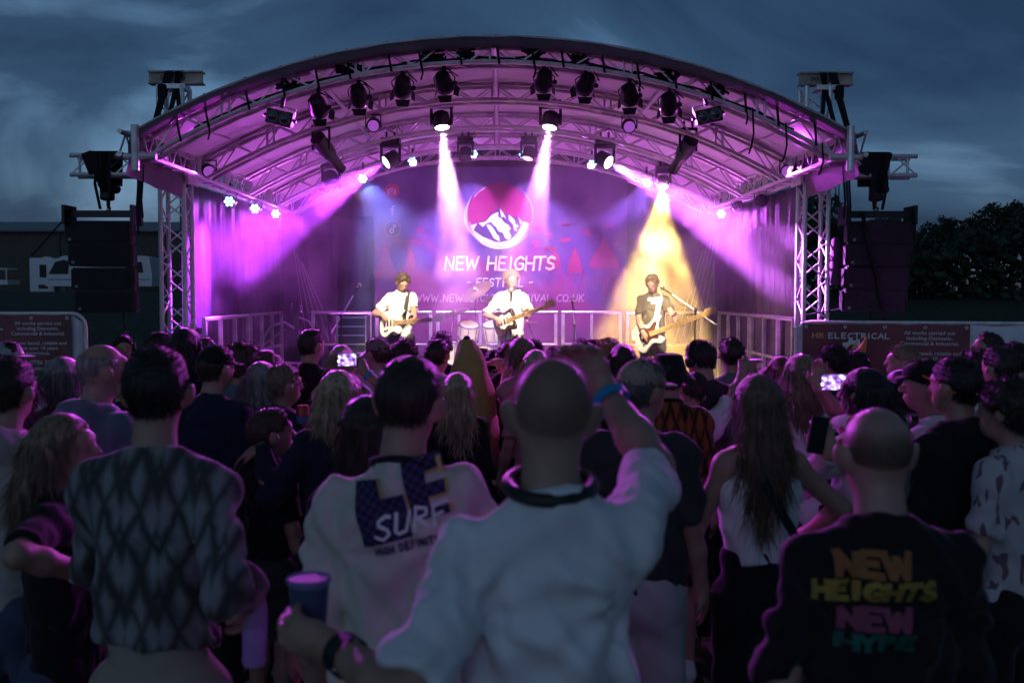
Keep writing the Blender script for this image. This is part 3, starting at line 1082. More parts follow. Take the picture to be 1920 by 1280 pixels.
for pts in ([(925, 505), (985, 492), (1030, 440), (1055, 430), (1050, 490), (1010, 500), (985, 510), (960, 535), (945, 520)],
            [(1055, 430), (1085, 415), (1080, 455), (1110, 470), (1130, 500), (1165, 520), (1185, 550), (1165, 565), (1190, 610), (1170, 640), (1140, 625), (1120, 580), (1085, 570), (1070, 535), (1045, 520), (1030, 495)],
            [(1098, 388), (1128, 430), (1145, 470), (1125, 450), (1112, 462), (1102, 430)],
            [(1168, 435), (1215, 480), (1222, 510), (1250, 530), (1225, 545), (1240, 570), (1210, 560), (1205, 520), (1170, 480)],
            [(1240, 455), (1275, 490), (1262, 520), (1255, 490)],
            [(990, 520), (1020, 520), (1050, 555), (1070, 590), (1090, 610), (1095, 650), (1050, 625), (1030, 590)]):
    poly(cp(pts), 4, 'snow_patch', PALE, bd)


def btext(text, cx, cy, h, sw, gap, width, k, name, m, slant=.12, seed=1, wide=1.0):
    v, f_ = lettering(text, h, sw, gap, slant, seg=h * .06, seed=seed, wide=wide, taper=.3)
    xs_ = [p[0] for p in v]
    sc = width / (max(xs_) - min(xs_))
    mb = MB(); fn = bpt(k)
    mb.add([fn(cx + p[0] * sc, cy - p[1]) for p in v], f_)
    return mb.build(name, m, bd)


btext('NEW HEIGHTS', 937, 506, 24, 6.2, .1, 212, 2, 'lettering', MAGL, seed=3)
btext('NEW HEIGHTS', 937, 505.5, 24, 4.4, .1, 210, 3, 'lettering', PALE, seed=3)
btext('- FESTIVAL -', 937, 537, 15, 2.6, .12, 124, 3, 'lettering', PALE, seed=8)
btext('WWW.NEWHEIGHTSFESTIVAL.CO.UK', 936, 565, 13, 2.0, .14, 318, 3, 'lettering', print_mat('lilac', (.62, .42, .58)), seed=9)
# social icons
poly(ring_pts(735, 358, 14), 1, 'icon_disc', print_mat('icon_red', (.55, .05, .12)), bd)
poly(cp([(198, 232), (215, 232), (222, 222), (243, 222), (250, 232), (268, 232), (268, 275), (198, 275)]), 2, 'icon', PALE, bd)
poly(ring_pts(734.4, 358.8, 4.2, 20), 3, 'icon_lens', print_mat('icon_red', (.55, .05, .12)), bd)
poly(ring_pts(734.4, 358.8, 2.4, 16), 4, 'icon_lens', PALE, bd)
poly(cp([(231, 437), (231, 403), (218, 403), (218, 390), (231, 390), (231, 378), (238, 362), (256, 362), (256, 375), (246, 377), (244, 390), (256, 390), (254, 403), (244, 403), (244, 437)]), 2, 'icon', PALE, bd)
poly(ring_pts(736, 429, 14.5), 1, 'icon_disc', NAVY, bd)
mb = MB(); f = bpt(2)
for rad, w, a0, a1 in ((14.5, .5, 0, 2 * PI),):
    for i in range(41):
        a = a0 + (a1 - a0) * i / 40
        for q in (-1, 1):
            mb.v.append(f(736 + (rad + q * w) * math.cos(a), 429 + (rad + q * w) * math.sin(a)))
    for i in range(40):
        mb.f.append((2 * i, 2 * i + 1, 2 * i + 3, 2 * i + 2))
mb.build('icon_rim', print_mat('lilac', (.62, .42, .58)), bd)
mb = MB()
pt = [(738.2, 421)] + [(738.2, 432)] + [(734.5 + 3.7 * math.cos(a), 433 + 3.7 * math.sin(a)) for a in [i * .5 for i in range(13)]]
for i in range(len(pt) - 1):
    (x0, y0), (x1, y1) = pt[i], pt[i + 1]
    l = math.hypot(x1 - x0, y1 - y0) or 1; nx_, ny_ = -(y1 - y0) / l * 1.0, (x1 - x0) / l * 1.0
    mb.add([f(x0 - nx_, y0 - ny_), f(x0 + nx_, y0 + ny_), f(x1 + nx_, y1 + ny_), f(x1 - nx_, y1 - ny_)], [(0, 1, 2, 3)])
mb.add([f(738, 420.6), f(740, 420.6), f(743.5, 424), f(743.5, 426.4), f(738, 424.6)], [(0, 1, 2, 3, 4)])
mb.build('icon', PALE, bd)
# printed tents, peaks and crowd on the artwork
rr = random.Random(12)
for x, y, w, h in ((1133, 480, 28, 42), (1078, 488, 14, 30), (1040, 480, 12, 16), (722, 500, 22, 52), (770, 480, 9, 20)):
    poly([(x - w, y + 12), (x - w * .5, y - h * .25), (x - w * .1, y - h * .75), (x, y - h), (x + w * .1, y - h * .75), (x + w * .5, y - h * .25), (x + w, y + 12), (x + w * .93, y + 24), (x - w * .93, y + 24)], 1, 'printed_tent', ROSE, bd)
for i in range(34):
    x, y = rr.uniform(985, 1165), rr.uniform(420, 470)
    if i % 3 == 0:
        x = rr.uniform(705, 790)
    q = rr.uniform(3, 9)
    poly([(x + q * 1.4 * math.cos(a) * rr.uniform(.7, 1.1), y + q * .6 * math.sin(a) * rr.uniform(.6, 1.1)) for a in [j * PI / 6 for j in range(12)]], .5, 'printed_cloud', ROSE, bd)
for i in range(60):
    x = rr.uniform(985, 1170) if i % 3 else rr.uniform(705, 800)
    y = rr.uniform(520, 600)
    a = rr.uniform(-.5, .5)
    l = rr.uniform(8, 20)
    poly([(x - 1, y), (x + 1, y), (x + 1 + l * a, y - l), (x + 3 + l * a, y - l - 4), (x - 1 + l * a, y - l - 3)], 1, 'printed_arm', ROSE, bd)
mb = MB(); mb.tube((bl.x, BY + .03, btop + .01), (br.x, BY + .03, btop + .01), .015); mb.build('top_batten', BLACKM, bd)
for px in (905, 950, 970):
    mb = MB(); mb.tube(at(px, 313, BY), at(px + random.uniform(-10, 14), 268, 15.35), .006, 5); mb.build('hanging_cord', STRAP, bd)


# ------------------------------------------------------------------ railings
def railing(p0, p1, label, mids=1, group='aluminium stage railings'):
    p0, p1 = Vector(p0), Vector(p1)
    t = thing('stage_railing', label, 'railing', p0, (0, 0, math.atan2(p1.y - p0.y, p1.x - p0.x)), group)
    ln = (p1 - p0).length
    top = 1.1
    mb = MB(); mb.ptube([(0, 0, top), (ln, 0, top)], .024, 10); mb.build('top_rail', ALU, t, smooth=True)
    mb = MB(); mb.ptube([(0.02, 0, top - .49), (ln - .02, 0, top - .49)], .02, 8); mb.build('mid_rail', ALU, t, smooth=True)
    mb = MB(); mb.ptube([(0.02, 0, .12), (ln - .02, 0, .12)], .02, 8); mb.build('bottom_rail', ALU, t, smooth=True)
    for k in range(mids + 2):
        x = .025 + (ln - .05) * k / (mids + 1)
        mb = MB(); mb.bbox((x, 0, top / 2 - .01), (.05 if k in (0, mids + 1) else .04, .05, top - .03), .008); mb.build('post', ALU, t)
    return t


xl, xr = -3.37, 3.30
for i, (a, b) in enumerate(((11.25, 13.2), (13.28, 15.2))):
    railing((xl, a, DZ), (xl + .0, b, DZ), 'silver railing on the left stage edge, ' + ('section nearer the audience' if i == 0 else 'section nearer the backdrop'), 2)
    railing((xr, a, DZ), (xr, b, DZ), 'silver railing on the right stage edge, ' + ('section nearer the audience' if i == 0 else 'section nearer the backdrop'), 2)
RX = [at(p, 580, 15.2).x for p in (580, 700, 814, 907, 1049, 1170, 1322)]
RL = ['silver rear railing behind the rack case', 'silver rear railing behind the left guitarist', 'silver rear railing between left guitarist and drums', 'silver rear railing behind the singer', 'silver rear railing between singer and bassist', 'silver rear railing behind the bassist']
for i in range(6):
    railing((RX[i] + .03, 15.2, DZ), (RX[i + 1] - .03, 15.2, DZ), RL[i], 1)


# ------------------------------------------------------------------ lamps
def emis(name, col, s):
    return mat('lit_' + name, (.8, .8, .8), emit=col, estr=s)


LIT_W, LIT_C, LIT_Y = emis('white_lens', (1, .90, 1), 9), emis('cyan_diode', (.22, .62, 1), 5), emis('yellow_lens', (1, .85, .4), 14)
LENS = mat('dark_lens', (.03, .03, .05), rough=.1, spec=.8)
WARM = (1.0, .80, .50)


def par_can(px, py, Y, target, label, power=0):
    p = at(px, py, Y)
    d = (Vector(target) - p).normalized()
    t = thing('stage_lamp', label, 'lamp', p, group='dark theatre lamps on the front arch')
    zc = zlow(p.x) - .02
    mb = MB(); mb.lathe([(.03, -.11), (.062, -.105), (.072, -.08), (.075, -.02), (.085, .0), (.085, .06), (.078, .07)], (0, 0, 0), d, 16)
    body = mb.build('body', BLACKM, t, smooth=True)
    x = d.cross(Vector((0, 0, 1))).normalized(); y = x.cross(d)
    for sx, sy in ((1, 0), (-1, 0), (0, 1), (0, -1)):
        c = x * sx + y * sy; s_ = x * sy + y * sx
        mb = MB(); a = d * .07
        vs = [a + c * .078 - s_ * .07, a + c * .078 + s_ * .07, a + d * .05 + c * .112 + s_ * .05, a + d * .05 + c * .112 - s_ * .05]
        mb.add(vs + [v + c * .003 for v in vs], [(0, 1, 2, 3), (7, 6, 5, 4), (0, 4, 5, 1), (1, 5, 6, 2), (2, 6, 7, 3), (3, 7, 4, 0)])
        mb.build('barn_door', BLACKM, t)
    mb = MB(); up = (zc - p.z)
    mb.ptube([x * .09, x * .1 + Vector((0, 0, up * .45)), x * .06 + Vector((0, 0, up * .8)), Vector((0, 0, up * .9)), -x * .06 + Vector((0, 0, up * .8)), -x * .1 + Vector((0, 0, up * .45)), -x * .09], .006, 6)
    mb.build('yoke', BLACKM, t, smooth=True)
    mb = MB(); mb.lathe([(.018, -.02), (.024, 0), (.018, .02)], x * .098, x, 10); mb.build('knob', BLACK, t)
    mb = MB(); mb.bbox((0, 0, up - .0), (.035, .06, .09), .008); mb.build('clamp', BLACKM, t)
    mb = MB(); mb.ptube([-d * .1, -d * .14 + x * .03 + Vector((0, 0, .05)), x * .13 + Vector((0, 0, up * .5)), x * .05 + Vector((0, 0, up))], .006, 5); mb.build('cable', STRAP, t)
    mb = MB(); mb.lathe([(.0, .0), (.07, .0)], d * .055, d, 16); mb.build('lens', emis('warm_lens', (1, .8, .5), 4) if power else LENS, t)
    if power:
        spot('lamp_light', p + d * .075, target, power, WARM, 19, .5, .03)
    return t


guit, sing, bass = Vector((-1.30, 12.4, 1.6)), Vector((.11, 12.4, 1.7)), Vector((1.84, 12.4, 1.6))
pars = [(598, 202, guit, 0, 'dark barn-door lamp on the front arch next to the left twin blinder'), (673, 182, guit, 1050, 'dark barn-door lamp on the front arch, tilted, second from the left blinder'),
        (755, 165, guit, 1050, 'dark barn-door lamp on the front arch, third from the left blinder'), (833, 157, sing, 850, 'dark barn-door lamp on the front arch above the left white beam'),
        (1020, 154, sing, 1050, 'dark barn-door lamp on the front arch above the right white beam'), (1098, 160, sing, 850, 'dark barn-door lamp on the front arch, third from the right blinder'),
        (1180, 180, bass, 1700, 'dark barn-door lamp on the front arch, tilted, second from the right blinder'), (1254, 197, Vector((2.1, 11.7, 1.75)), 1500, 'dark barn-door lamp on the front arch next to the right twin blinder')]
for px, py, tg, pw, lab in pars:
    par_can(px, py, 9.2, tg, lab, pw)
for px, py, tilt, lab in ((523, 221, .28, 'black twin-lens blinder hanging at the left end of the front arch'), (1330, 217, -.28, 'black twin-lens blinder hanging at the right end of the front arch')):
    p = at(px, py, 9.05)
    t = thing('blinder_lamp', lab, 'lamp', p, (.1, tilt * .8, 0), 'twin-lens blinders')
    mb = MB(); mb.bbox((0, .05, 0), (.235, .12, .135), .012); mb.build('housing', BLACKM, t)
    for q in (-1, 1):
        mb = MB(); mb.ptube([(q * .056 + .046 * math.cos(a), -.016, .046 * math.sin(a)) for a in [i * PI / 12 for i in range(24)]], .006, 6, closed=True); mb.build('lens_ring', mat('grey_ring', (.2, .17, .2), rough=.4), t, smooth=True)
        mb = MB(); mb.lathe([(.045, 0), (.03, .006), (.0, .01)], (q * .056, -.012, 0), (0, -1, 0), 20); mb.build('lens', LENS, t, smooth=True)
        mb = MB(); mb.lathe([(.012, -.015), (.02, 0), (.012, .015)], (q * .135, .04, 0), (1, 0, 0), 10); mb.build('knob', BLACK, t)
    mb = MB(); mb.ptube([(-.125, .04, 0), (-.125, .04, .1), (0, .04, .105), (.125, .04, .1), (.125, .04, 0)], .007, 6); mb.build('yoke', ALU, t)
    mb = MB(); mb.bbox((0, .04, .15), (.03, .05, .12), .006); mb.build('clamp', BLACKM, t)


def moving_head(px, py, Y, target, label, lit=None, arch_dz=None, size=1.0, hang=.24):
    p = at(px, py, Y)
    d = (Vector(target) - p).normalized()
    t = thing('moving_head_lamp', label, 'lamp', p, group='moving-head lamps under the roof')
    k = size
    hp = -d * .08 * k     # head pivot
    mb = MB(); mb.lathe([(.05 * k, -.2 * k), (.09 * k, -.17 * k), (.1 * k, -.08 * k), (.095 * k, -.01 * k), (.1 * k, 0), (.085 * k, 0), (.08 * k, -.012 * k)], (0, 0, 0), d, 20); mb.build('head', BLACK, t, smooth=True)
    mb = MB(); mb.lathe([(.082 * k, -.006 * k), (.05 * k, .004 * k), (.0, .008 * k)], (0, 0, 0), d, 20); mb.build('lens', lit or LENS, t, smooth=True)
    for q in (-1, 1):
        mb = MB(); mb.bbox(hp + Vector((q * .115 * k, 0, .07 * k)), (.03 * k, .09 * k, .22 * k), .01); mb.build('yoke_arm', BLACK, t)
    mb = MB(); mb.bbox(hp + Vector((0, 0, .17 * k)), (.27 * k, .12 * k, .04 * k), .01); mb.build('yoke_base', BLACK, t)
    mb = MB(); mb.bbox(hp + Vector((0, 0, .23 * k)), (.24 * k, .2 * k, .07 * k), .015); mb.build('base', BLACK, t)
    for q in (-.05, .05):
        mb = MB(); mb.bbox(hp + Vector((q * k, 0, .3 * k)), (.025, .04, .09), .005); mb.build('clamp', BLACKM, t)
    mb = MB(); mb.ptube([hp + Vector((.1 * k, .05, .24 * k)), hp + Vector((.16 * k, .05, .3 * k)), hp + Vector((.09 * k, .03, .42 * k)), hp + Vector((0, 0, .36 * k))], .007, 5); mb.build('cable', STRAP, t)
    return p, d


PUR, VIO, MAGW = (.62, .08, 1.0), (.30, .16, 1.0), (1.0, .30, 1.0)
YEL = (1.0, .60, .12)
BEAM = []
p, d = moving_head(829, 240, 11.5, at(853, 470, 11.15), 'moving-head lamp sending the left white beam down', LIT_W)
BEAM.append((p + d * .02, d, 19000, (.95, .36, 1.0), 20, .6))
p, d = moving_head(1030, 240, 11.5, at(990, 470, 11.1), 'moving-head lamp sending the right white beam down', LIT_W)
BEAM.append((p + d * .02, d, 14000, (.80, .28, 1.0), 20, .6))
p, d = moving_head(723, 305, 12.6, at(345, 530, 11.5), 'moving-head lamp throwing the wide purple beam to the left wall', LIT_W)
BEAM.append((p + d * .02, d, 17000, (.52, .05, .95), 27, .7))
p, d = moving_head(1142, 305, 12.6, at(1490, 505, 10.9), 'moving-head lamp throwing the pinkish beam to the right wall', LIT_W)
BEAM.append((p + d * .02, d, 16000, (.72, .15, 1.0), 19, .45))
p, d = moving_head(1243, 350, 14.0, at(1222, 660, 13.0), 'moving-head lamp throwing the yellow cone over the bassist', LIT_Y, size=.85)
BEAM.append((p + d * .02, d, 10500, YEL, 41, .4))
p, d = moving_head(989, 298, 13.9, at(955, 430, 13.6), 'dark moving-head lamp with thin pink beam right of the roof centre', emis('pink_lens', (1, .4, .5), 3), size=.9)
BEAM.append((p + d * .02, d, 900, (1.0, .25, .6), 11, .3))
moving_head(872, 298, 13.9, at(860, 430, 13.4), 'dark unlit moving-head lamp left of the roof centre', None, size=.9)
moving_head(622, 345, 13.0, at(640, 480, 12.5), 'dark unlit moving-head lamp beside the left spotlight', None, size=.95)
for bp, bd_, pw, col, ang, bl_ in BEAM:
    spot('beam_light', bp, bp + bd_, pw, col, ang, bl_, .035)


def profile_spot(px0, py0, px1, py1, Y, label):
    a, b = at(px0, py0, Y), at(px1, py1, Y + .35)
    d = (b - a).normalized()
    t = thing('profile_spotlight', label, 'lamp', a, group='long black profile spotlights')
    ln = (b - a).length
    mb = MB(); mb.lathe([(.05, -.1), (.085, -.08), (.09, .1), (.075, ln * .45), (.06, ln * .5), (.055, ln * .95), (.06, ln)], (0, 0, 0), d, 18); mb.build('body', BLACK, t, smooth=True)
    mb = MB(); mb.lathe([(.05, ln + .002), (.0, ln + .006)], (0, 0, 0), d, 18); mb.build('lens', emis('amber_lens', (1, .45, .15), 3), t)
    for q in (-1, 1):
        mb = MB(); mb.bbox((q * .09, 0, .05), (.02, .05, .26), .006); mb.build('yoke_arm', BLACKM, t)
        mb = MB(); mb.ptube([(q * .045, 0, .16), (q * .045, .01, .26)], .012, 6); mb.build('clamp', BLACKM, t)
    mb = MB(); mb.bbox((0, 0, .17), (.2, .06, .03), .006); mb.build('yoke_base', BLACKM, t)
    return b, d


b, d = profile_spot(602, 268, 640, 318, 10.9, 'long black profile spotlight aimed inward on the left of the roof')
spot('profile_light', b + d * .02, b + d, 500, (1, .55, .25), 14, .3, .03)
b, d = profile_spot(1290, 272, 1262, 320, 10.9, 'long black profile spotlight aimed inward on the right of the roof')
spot('profile_light', b + d * .02, b + d, 500, (1, .55, .25), 14, .3, .03)

LEDS = [  # px, py, Y, lit, label, wash target px py Y, colour, power
    (773, 302, 14.6, 1, 'small LED lamp lit cyan at the upper left of the backdrop', (890, 520, 15.4), (.72, .40, 1), 1000),
    (680, 335, 14.0, 1, 'small LED lamp lit cyan under the left purple beam lamp', (820, 620, 13.6), (.16, .22, 1), 800),
    (1110, 308, 14.6, 1, 'small LED lamp lit cyan at the upper right of the backdrop', (990, 520, 15.4), (.72, .40, 1), 1000),
    (1213, 343, 14.0, 1, 'small LED lamp lit cyan beside the pinkish beam', (1100, 600, 13.6), (.35, .14, 1), 600),
    (888, 289, 15.1, 1, 'small LED lamp lit cyan just left of the roof centre line', (880, 500, 15.4), (.62, .40, 1), 300),
    (981, 290, 15.1, 1, 'small LED lamp lit cyan just right of the roof centre line', (1000, 500, 15.4), (.62, .40, 1), 300),
    (430, 378, 12.3, 1, 'small LED lamp lit cyan under the left eave, foremost of three', (500, 900, 8), PUR, 60),
    (478, 391, 13.4, 1, 'small LED lamp lit cyan under the left eave, middle of three', (700, 900, 7), PUR, 60),
    (517, 401, 14.6, 1, 'small LED lamp lit cyan under the left eave, rearmost of three', (800, 900, 7), PUR, 60),
    (1352, 401, 14.6, 1, 'small LED lamp lit cyan under the right eave near the back', (1100, 900, 7), PUR, 60),
    (1385, 388, 13.4, 0, 'small dark LED lamp under the right eave, middle of the row', None, PUR, 0),
    (1428, 376, 12.3, 0, 'small dark LED lamp under the right eave, foremost of the row', None, PUR, 0),
]
for px, py, Y, lit, lab, tg, col, pw in LEDS:
    p = at(px, py, Y)
    t = thing('led_lamp', lab, 'lamp', p, group='small LED flood lamps')
    d = (Vector((p.x * .6, 0, 1.9)) - p).normalized()
    mb = MB(); mb.lathe([(.06, .14), (.075, .12), (.08, .0), (.07, -.004)], (0, 0, 0), -d, 16); mb.build('housing', BLACK, t, smooth=True)
    x = d.cross(Vector((0, 0, 1))).normalized(); y = x.cross(d)
    for k in range(7):
        c = Vector((0, 0, 0)) if k == 0 else (x * math.cos(k * PI / 3) + y * math.sin(k * PI / 3)) * .046
        mb = MB(); mb.lathe([(.019, .004), (.013, .012), (.004, .014)], c, d, 10); mb.build('diode', LIT_C if lit else mat('dull_diode', (.12, .05, .14), rough=.2), t, smooth=True)
    mb = MB(); mb.ptube([x * .085, x * .085 + Vector((0, .05, .13)), -x * .085 + Vector((0, .05, .13)), -x * .085], .008, 6); mb.build('yoke', BLACKM, t)
    mb = MB(); mb.bbox((0, .05, .18), (.03, .04, .1), .005); mb.build('clamp', BLACKM, t)
    if pw:
        spot('led_light', p + d * .03, at(*tg), pw, col, 75, .6, .05)
# added dim-lensed lamps give the audience a purple rim; floor lamps light the roof
for px, py, Y, tg, pw, col, ang in (
        (392, 322, 10.75, (800, 860, 5.0), 1500, (.72, .07, 1), 72), (1476, 322, 10.75, (1150, 860, 5.0), 1500, (.72, .07, 1), 72),
        (700, 236, 10.75, (500, 800, 5.0), 480, (.85, .10, 1), 60), (1180, 238, 10.75, (1400, 800, 5.0), 480, (.85, .10, 1), 60)):
    p = at(px, py, Y)
    t = thing('added_rim_lamp', 'added rim light in a flat black housing hung %s, aimed at the audience' % {392: 'beside the left tower', 1476: 'beside the right tower', 700: 'left of the white beams', 1180: 'right of the white beams'}[px], 'lamp', p, group='added audience rim lights')
    d = (at(*tg) - p).normalized()
    mb = MB(); mb.lathe([(.05, -.12), (.07, -.1), (.075, -.01), (.07, 0)], (0, 0, 0), d, 14); mb.build('housing', BLACK, t, smooth=True)
    mb = MB(); mb.lathe([(.06, .0), (.0, .004)], (0, 0, 0), d, 14); mb.build('lens', emis('dim_violet_lens', (.5, .1, .8), .5), t)
    mb = MB(); mb.ptube([(-.08, 0, -.02), (-.08, 0, .12), (.08, 0, .12), (.08, 0, -.02)], .008, 6); mb.build('yoke', BLACKM, t)
    spot('added_rim_light', p + d * .03, p + d, pw, col, ang, .5, .06)
for px, Y in ((430, 11.6), (640, 14.8), (1240, 14.8), (1440, 11.6)):
    p = Vector((at(px, 640, Y).x, Y, DZ))
    t = thing('floor_uplight', 'small floor lamp on the stage lighting the roof, %s' % {430: 'at the left front railing', 640: 'by the rack case', 1240: 'behind the bassist', 1440: 'at the right front railing'}[px], 'lamp', p, group='floor lamps lighting the roof')
    mb = MB(); mb.lathe([(.09, .02), (.1, .05), (.1, .18), (.09, .19)], (0, 0, 0), (0, 0, 1), 16); mb.build('housing', BLACK, t, smooth=True)
    mb = MB(); mb.lathe([(.085, .192), (0, .195)], (0, 0, 0), (0, 0, 1), 16); mb.build('lens', emis('violet_lens', (.8, .3, 1), 5), t)
    spot('uplight', p + Vector((0, 0, .22)), Vector((p.x * .55, p.y - 1.2 if Y > 14 else p.y + .2, 4.2)), 330 if Y > 14 else 60, (.80, .13, 1), 110, .7, .08)

# stage smoke
HZ = MB()
HZ.prism([(X0 - 3.36, DZ + .02), (X0 + 3.36, DZ + .02), (X0 + 3.36, 3.12)] + [(X0 + 3.0 * (1 - 2 * i / 16), 3.13 + .79 * zarch((1 - 2 * i / 16))) for i in range(17)] + [(X0 - 3.36, 3.12)], 14.35, 10.95, lambda u, v, d: (u, d, v))
hm = bpy.data.materials.new('smoke')
hm.use_nodes = True
t = hm.node_tree
t.nodes.clear()
vo = t.nodes.new('ShaderNodeVolumePrincipled')
vo.inputs['Color'].default_value = (.96, .94, 1, 1)
vo.inputs['Anisotropy'].default_value = .25
tcn = t.nodes.new('ShaderNodeTexCoord')
nz = t.nodes.new('ShaderNodeTexNoise'); nz.inputs['Scale'].default_value = 1.5; nz.inputs['Detail'].default_value = 5; nz.inputs['Distortion'].default_value = 1.0
L(t, tcn.outputs['Object'], nz.inputs['Vector'])
dn = math_node(t, 'MULTIPLY', math_node(t, 'MAXIMUM', math_node(t, 'SUBTRACT', nz.outputs[0], .43), .009), 1.15)
spz = t.nodes.new('ShaderNodeSeparateXYZ')
L(t, tcn.outputs['Object'], spz.inputs[0])
mr = t.nodes.new('ShaderNodeMapRange')          # warm smoke gathers under the roof
mr.inputs[1].default_value = 1.7; mr.inputs[2].default_value = 3.0; mr.inputs[3].default_value = .5; mr.inputs[4].default_value = 1.0
L(t, spz.outputs[2], mr.inputs[0])
L(t, math_node(t, 'MULTIPLY', dn, mr.outputs[0]), vo.inputs['Density'])
mo = t.nodes.new('ShaderNodeOutputMaterial')
L(t, vo.outputs[0], mo.inputs['Volume'])
HZ.build('smoke', hm, kind='stuff')
# ================================================================== PEOPLE
f32 = np.float32


def V(*a):
    return np.array(a, dtype=f32)


class SDF:
    """list of primitives blended smoothly; each: function(points) -> distance"""

    def __init__(s):
        s.pr = []

    def cone(s, a, b, r1, r2, k=.03, sc=None, sub=False):
        a, b = np.array(a, f32), np.array(b, f32)
        s.pr.append(('c', a, b, r1, r2, k, sc, sub))
        return s

    def ell(s, c, r, k=.03, rot=None, sub=False):
        s.pr.append(('e', np.array(c, f32), np.array(r, f32), None if rot is None else np.array(Euler(rot).to_matrix(), f32), 0, k, None, sub))
        return s

    def torus(s, c, R_, r, k=.01, sc=None, rot=None):
        s.pr.append(('t', np.array(c, f32), R_, r, None if rot is None else np.array(Euler(rot).to_matrix(), f32), k, sc, False))
        return s

    def fn(s, fun, k=.0, sub=False):
        s.pr.append(('f', fun, None, None, None, k, None, sub))
        return s

    def __call__(s, P):
        d = None
        for t, a, b, r1, r2, k, sc, sub in s.pr:
            if t == 'c':
                q = P - a
                ba = b - a
                if sc is not None:
                    w = np.array(sc, f32)
                    q = q / w
                    ba = ba / w
                h = np.clip(q @ ba / max(float(ba @ ba), 1e-9), 0, 1)
                e = np.sqrt(((q - h[:, None] * ba) ** 2).sum(1)) - (r1 + (r2 - r1) * h)
                if sc is not None:
                    e = e * min(sc)
            elif t == 'e':
                q = P - a
                if r1 is not None:
                    q = q @ r1
                k0 = np.sqrt(((q / b) ** 2).sum(1)) + 1e-6
                k1 = np.sqrt(((q / (b * b)) ** 2).sum(1)) + 1e-6
                e = k0 * (k0 - 1) / k1
            elif t == 't':
                q = P - a
                if r2 is not None:
                    q = q @ r2
                w = (1, 1) if sc is None else sc
                l = np.sqrt((q[:, 0] / w[0]) ** 2 + (q[:, 1] / w[1]) ** 2) - b
                e = np.sqrt(l * l + q[:, 2] ** 2) - r1
            else:
                e = a(P)
            if d is None:
                d = e
            elif sub:
                e = -e
                if k > 0:
                    h = np.maximum(k - np.abs(d - e), 0) / k
                    d = np.maximum(d, e) + h * h * k * .25
                else:
                    d = np.maximum(d, e)
            elif k > 0:
                h = np.maximum(k - np.abs(d - e), 0) / k
                d = np.minimum(d, e) - h * h * k * .25
            else:
                d = np.minimum(d, e)
        return d


def surface(f, lo, hi, h, B=8):
    """one continuous quad surface of f = 0 (dual method on sparse blocks)"""
    lo, hi = np.array(lo, f32), np.array(hi, f32)
    n = np.maximum(np.ceil((hi - lo) / (h * B)).astype(int), 1)
    bi = np.stack(np.meshgrid(*[np.arange(k) for k in n], indexing='ij'), -1).reshape(-1, 3)
    d = f((lo + (bi + .5) * B * h).astype(f32))
    act = bi[np.abs(d) < B * h * 1.15 + .012]
    if len(act) == 0:
        return np.zeros((0, 3)), np.zeros((0, 4), int)
    g = np.arange(B + 1)
    Lc = np.stack(np.meshgrid(g, g, g, indexing='ij'), -1)
    P = (lo + (act[:, None, None, None, :] * B + Lc) * h).astype(f32)
    D = f(P.reshape(-1, 3)).reshape(len(act), B + 1, B + 1, B + 1)
    Sg = D < 0
    offs = [(i, j, k) for i in (0, 1) for j in (0, 1) for k in (0, 1)]
    cnt = sum(Sg[:, i:i + B, j:j + B, k:k + B].astype(np.int8) for i, j, k in offs)
    ib, ii, jj, kk = np.nonzero((cnt > 0) & (cnt < 8))
    vals = np.stack([D[ib, ii + i, jj + j, kk + k] for i, j, k in offs], 1)
    co = np.array(offs, f32)
    pos = np.zeros((len(ib), 3), f32)
    w = np.zeros(len(ib), f32)
    for a in range(8):
        for b in range(a + 1, 8):
            if abs(co[a] - co[b]).sum() != 1:
                continue
            va, vb = vals[:, a], vals[:, b]
            c = (va < 0) != (vb < 0)
            t = np.where(c, va / np.where(c, va - vb, 1), 0)
            pos += np.where(c[:, None], co[a] + t[:, None] * (co[b] - co[a]), 0)
            w += c
    gi = act[ib] * B + np.stack([ii, jj, kk], 1)
    verts = lo + (gi + pos / w[:, None]) * h
    N = n * B + 2
    key = ((gi[:, 0] + 1) * N[1] + gi[:, 1] + 1) * N[2] + gi[:, 2] + 1
    order = np.argsort(key)
    sk = key[order]
    faces = []
    for ax in range(3):
        e = [0, 0, 0]; e[ax] = 1
        s0, s1 = Sg[:, :B, :B, :B], Sg[:, e[0]:B + e[0], e[1]:B + e[1], e[2]:B + e[2]]
        xb, xi, xj, xk = np.nonzero(s0 != s1)
        G = act[xb] * B + np.stack([xi, xj, xk], 1)
        b_, c_ = (ax + 1) % 3, (ax + 2) % 3
        q = []
        ok = np.ones(len(G), bool)
        for db, dc in ((0, 0), (-1, 0), (-1, -1), (0, -1)):
            H = G.copy(); H[:, b_] += db; H[:, c_] += dc
            kx = ((H[:, 0] + 1) * N[1] + H[:, 1] + 1) * N[2] + H[:, 2] + 1
            p = np.clip(np.searchsorted(sk, kx), 0, len(sk) - 1)
            ok &= sk[p] == kx
            q.append(order[p])
        q = np.stack(q, 1)
        inside = s0[xb, xi, xj, xk]
        q[~inside] = q[~inside][:, ::-1]
        faces.append(q[ok])
    return verts, np.concatenate(faces)


def np_mesh(name, v, q, m, smooth=True):
    me = bpy.data.meshes.new(name)
    k = q.shape[1]
    me.vertices.add(len(v)); me.vertices.foreach_set('co', np.asarray(v, f32).ravel())
    me.loops.add(len(q) * k); me.loops.foreach_set('vertex_index', q.ravel().astype(np.int32))
    me.polygons.add(len(q)); me.polygons.foreach_set('loop_start', np.arange(0, len(q) * k, k, dtype=np.int32))
    me.polygons.foreach_set('use_smooth', np.full(len(q), smooth))
    me.update(calc_edges=True)
    if m is not None:
        me.materials.append(m)
    return me


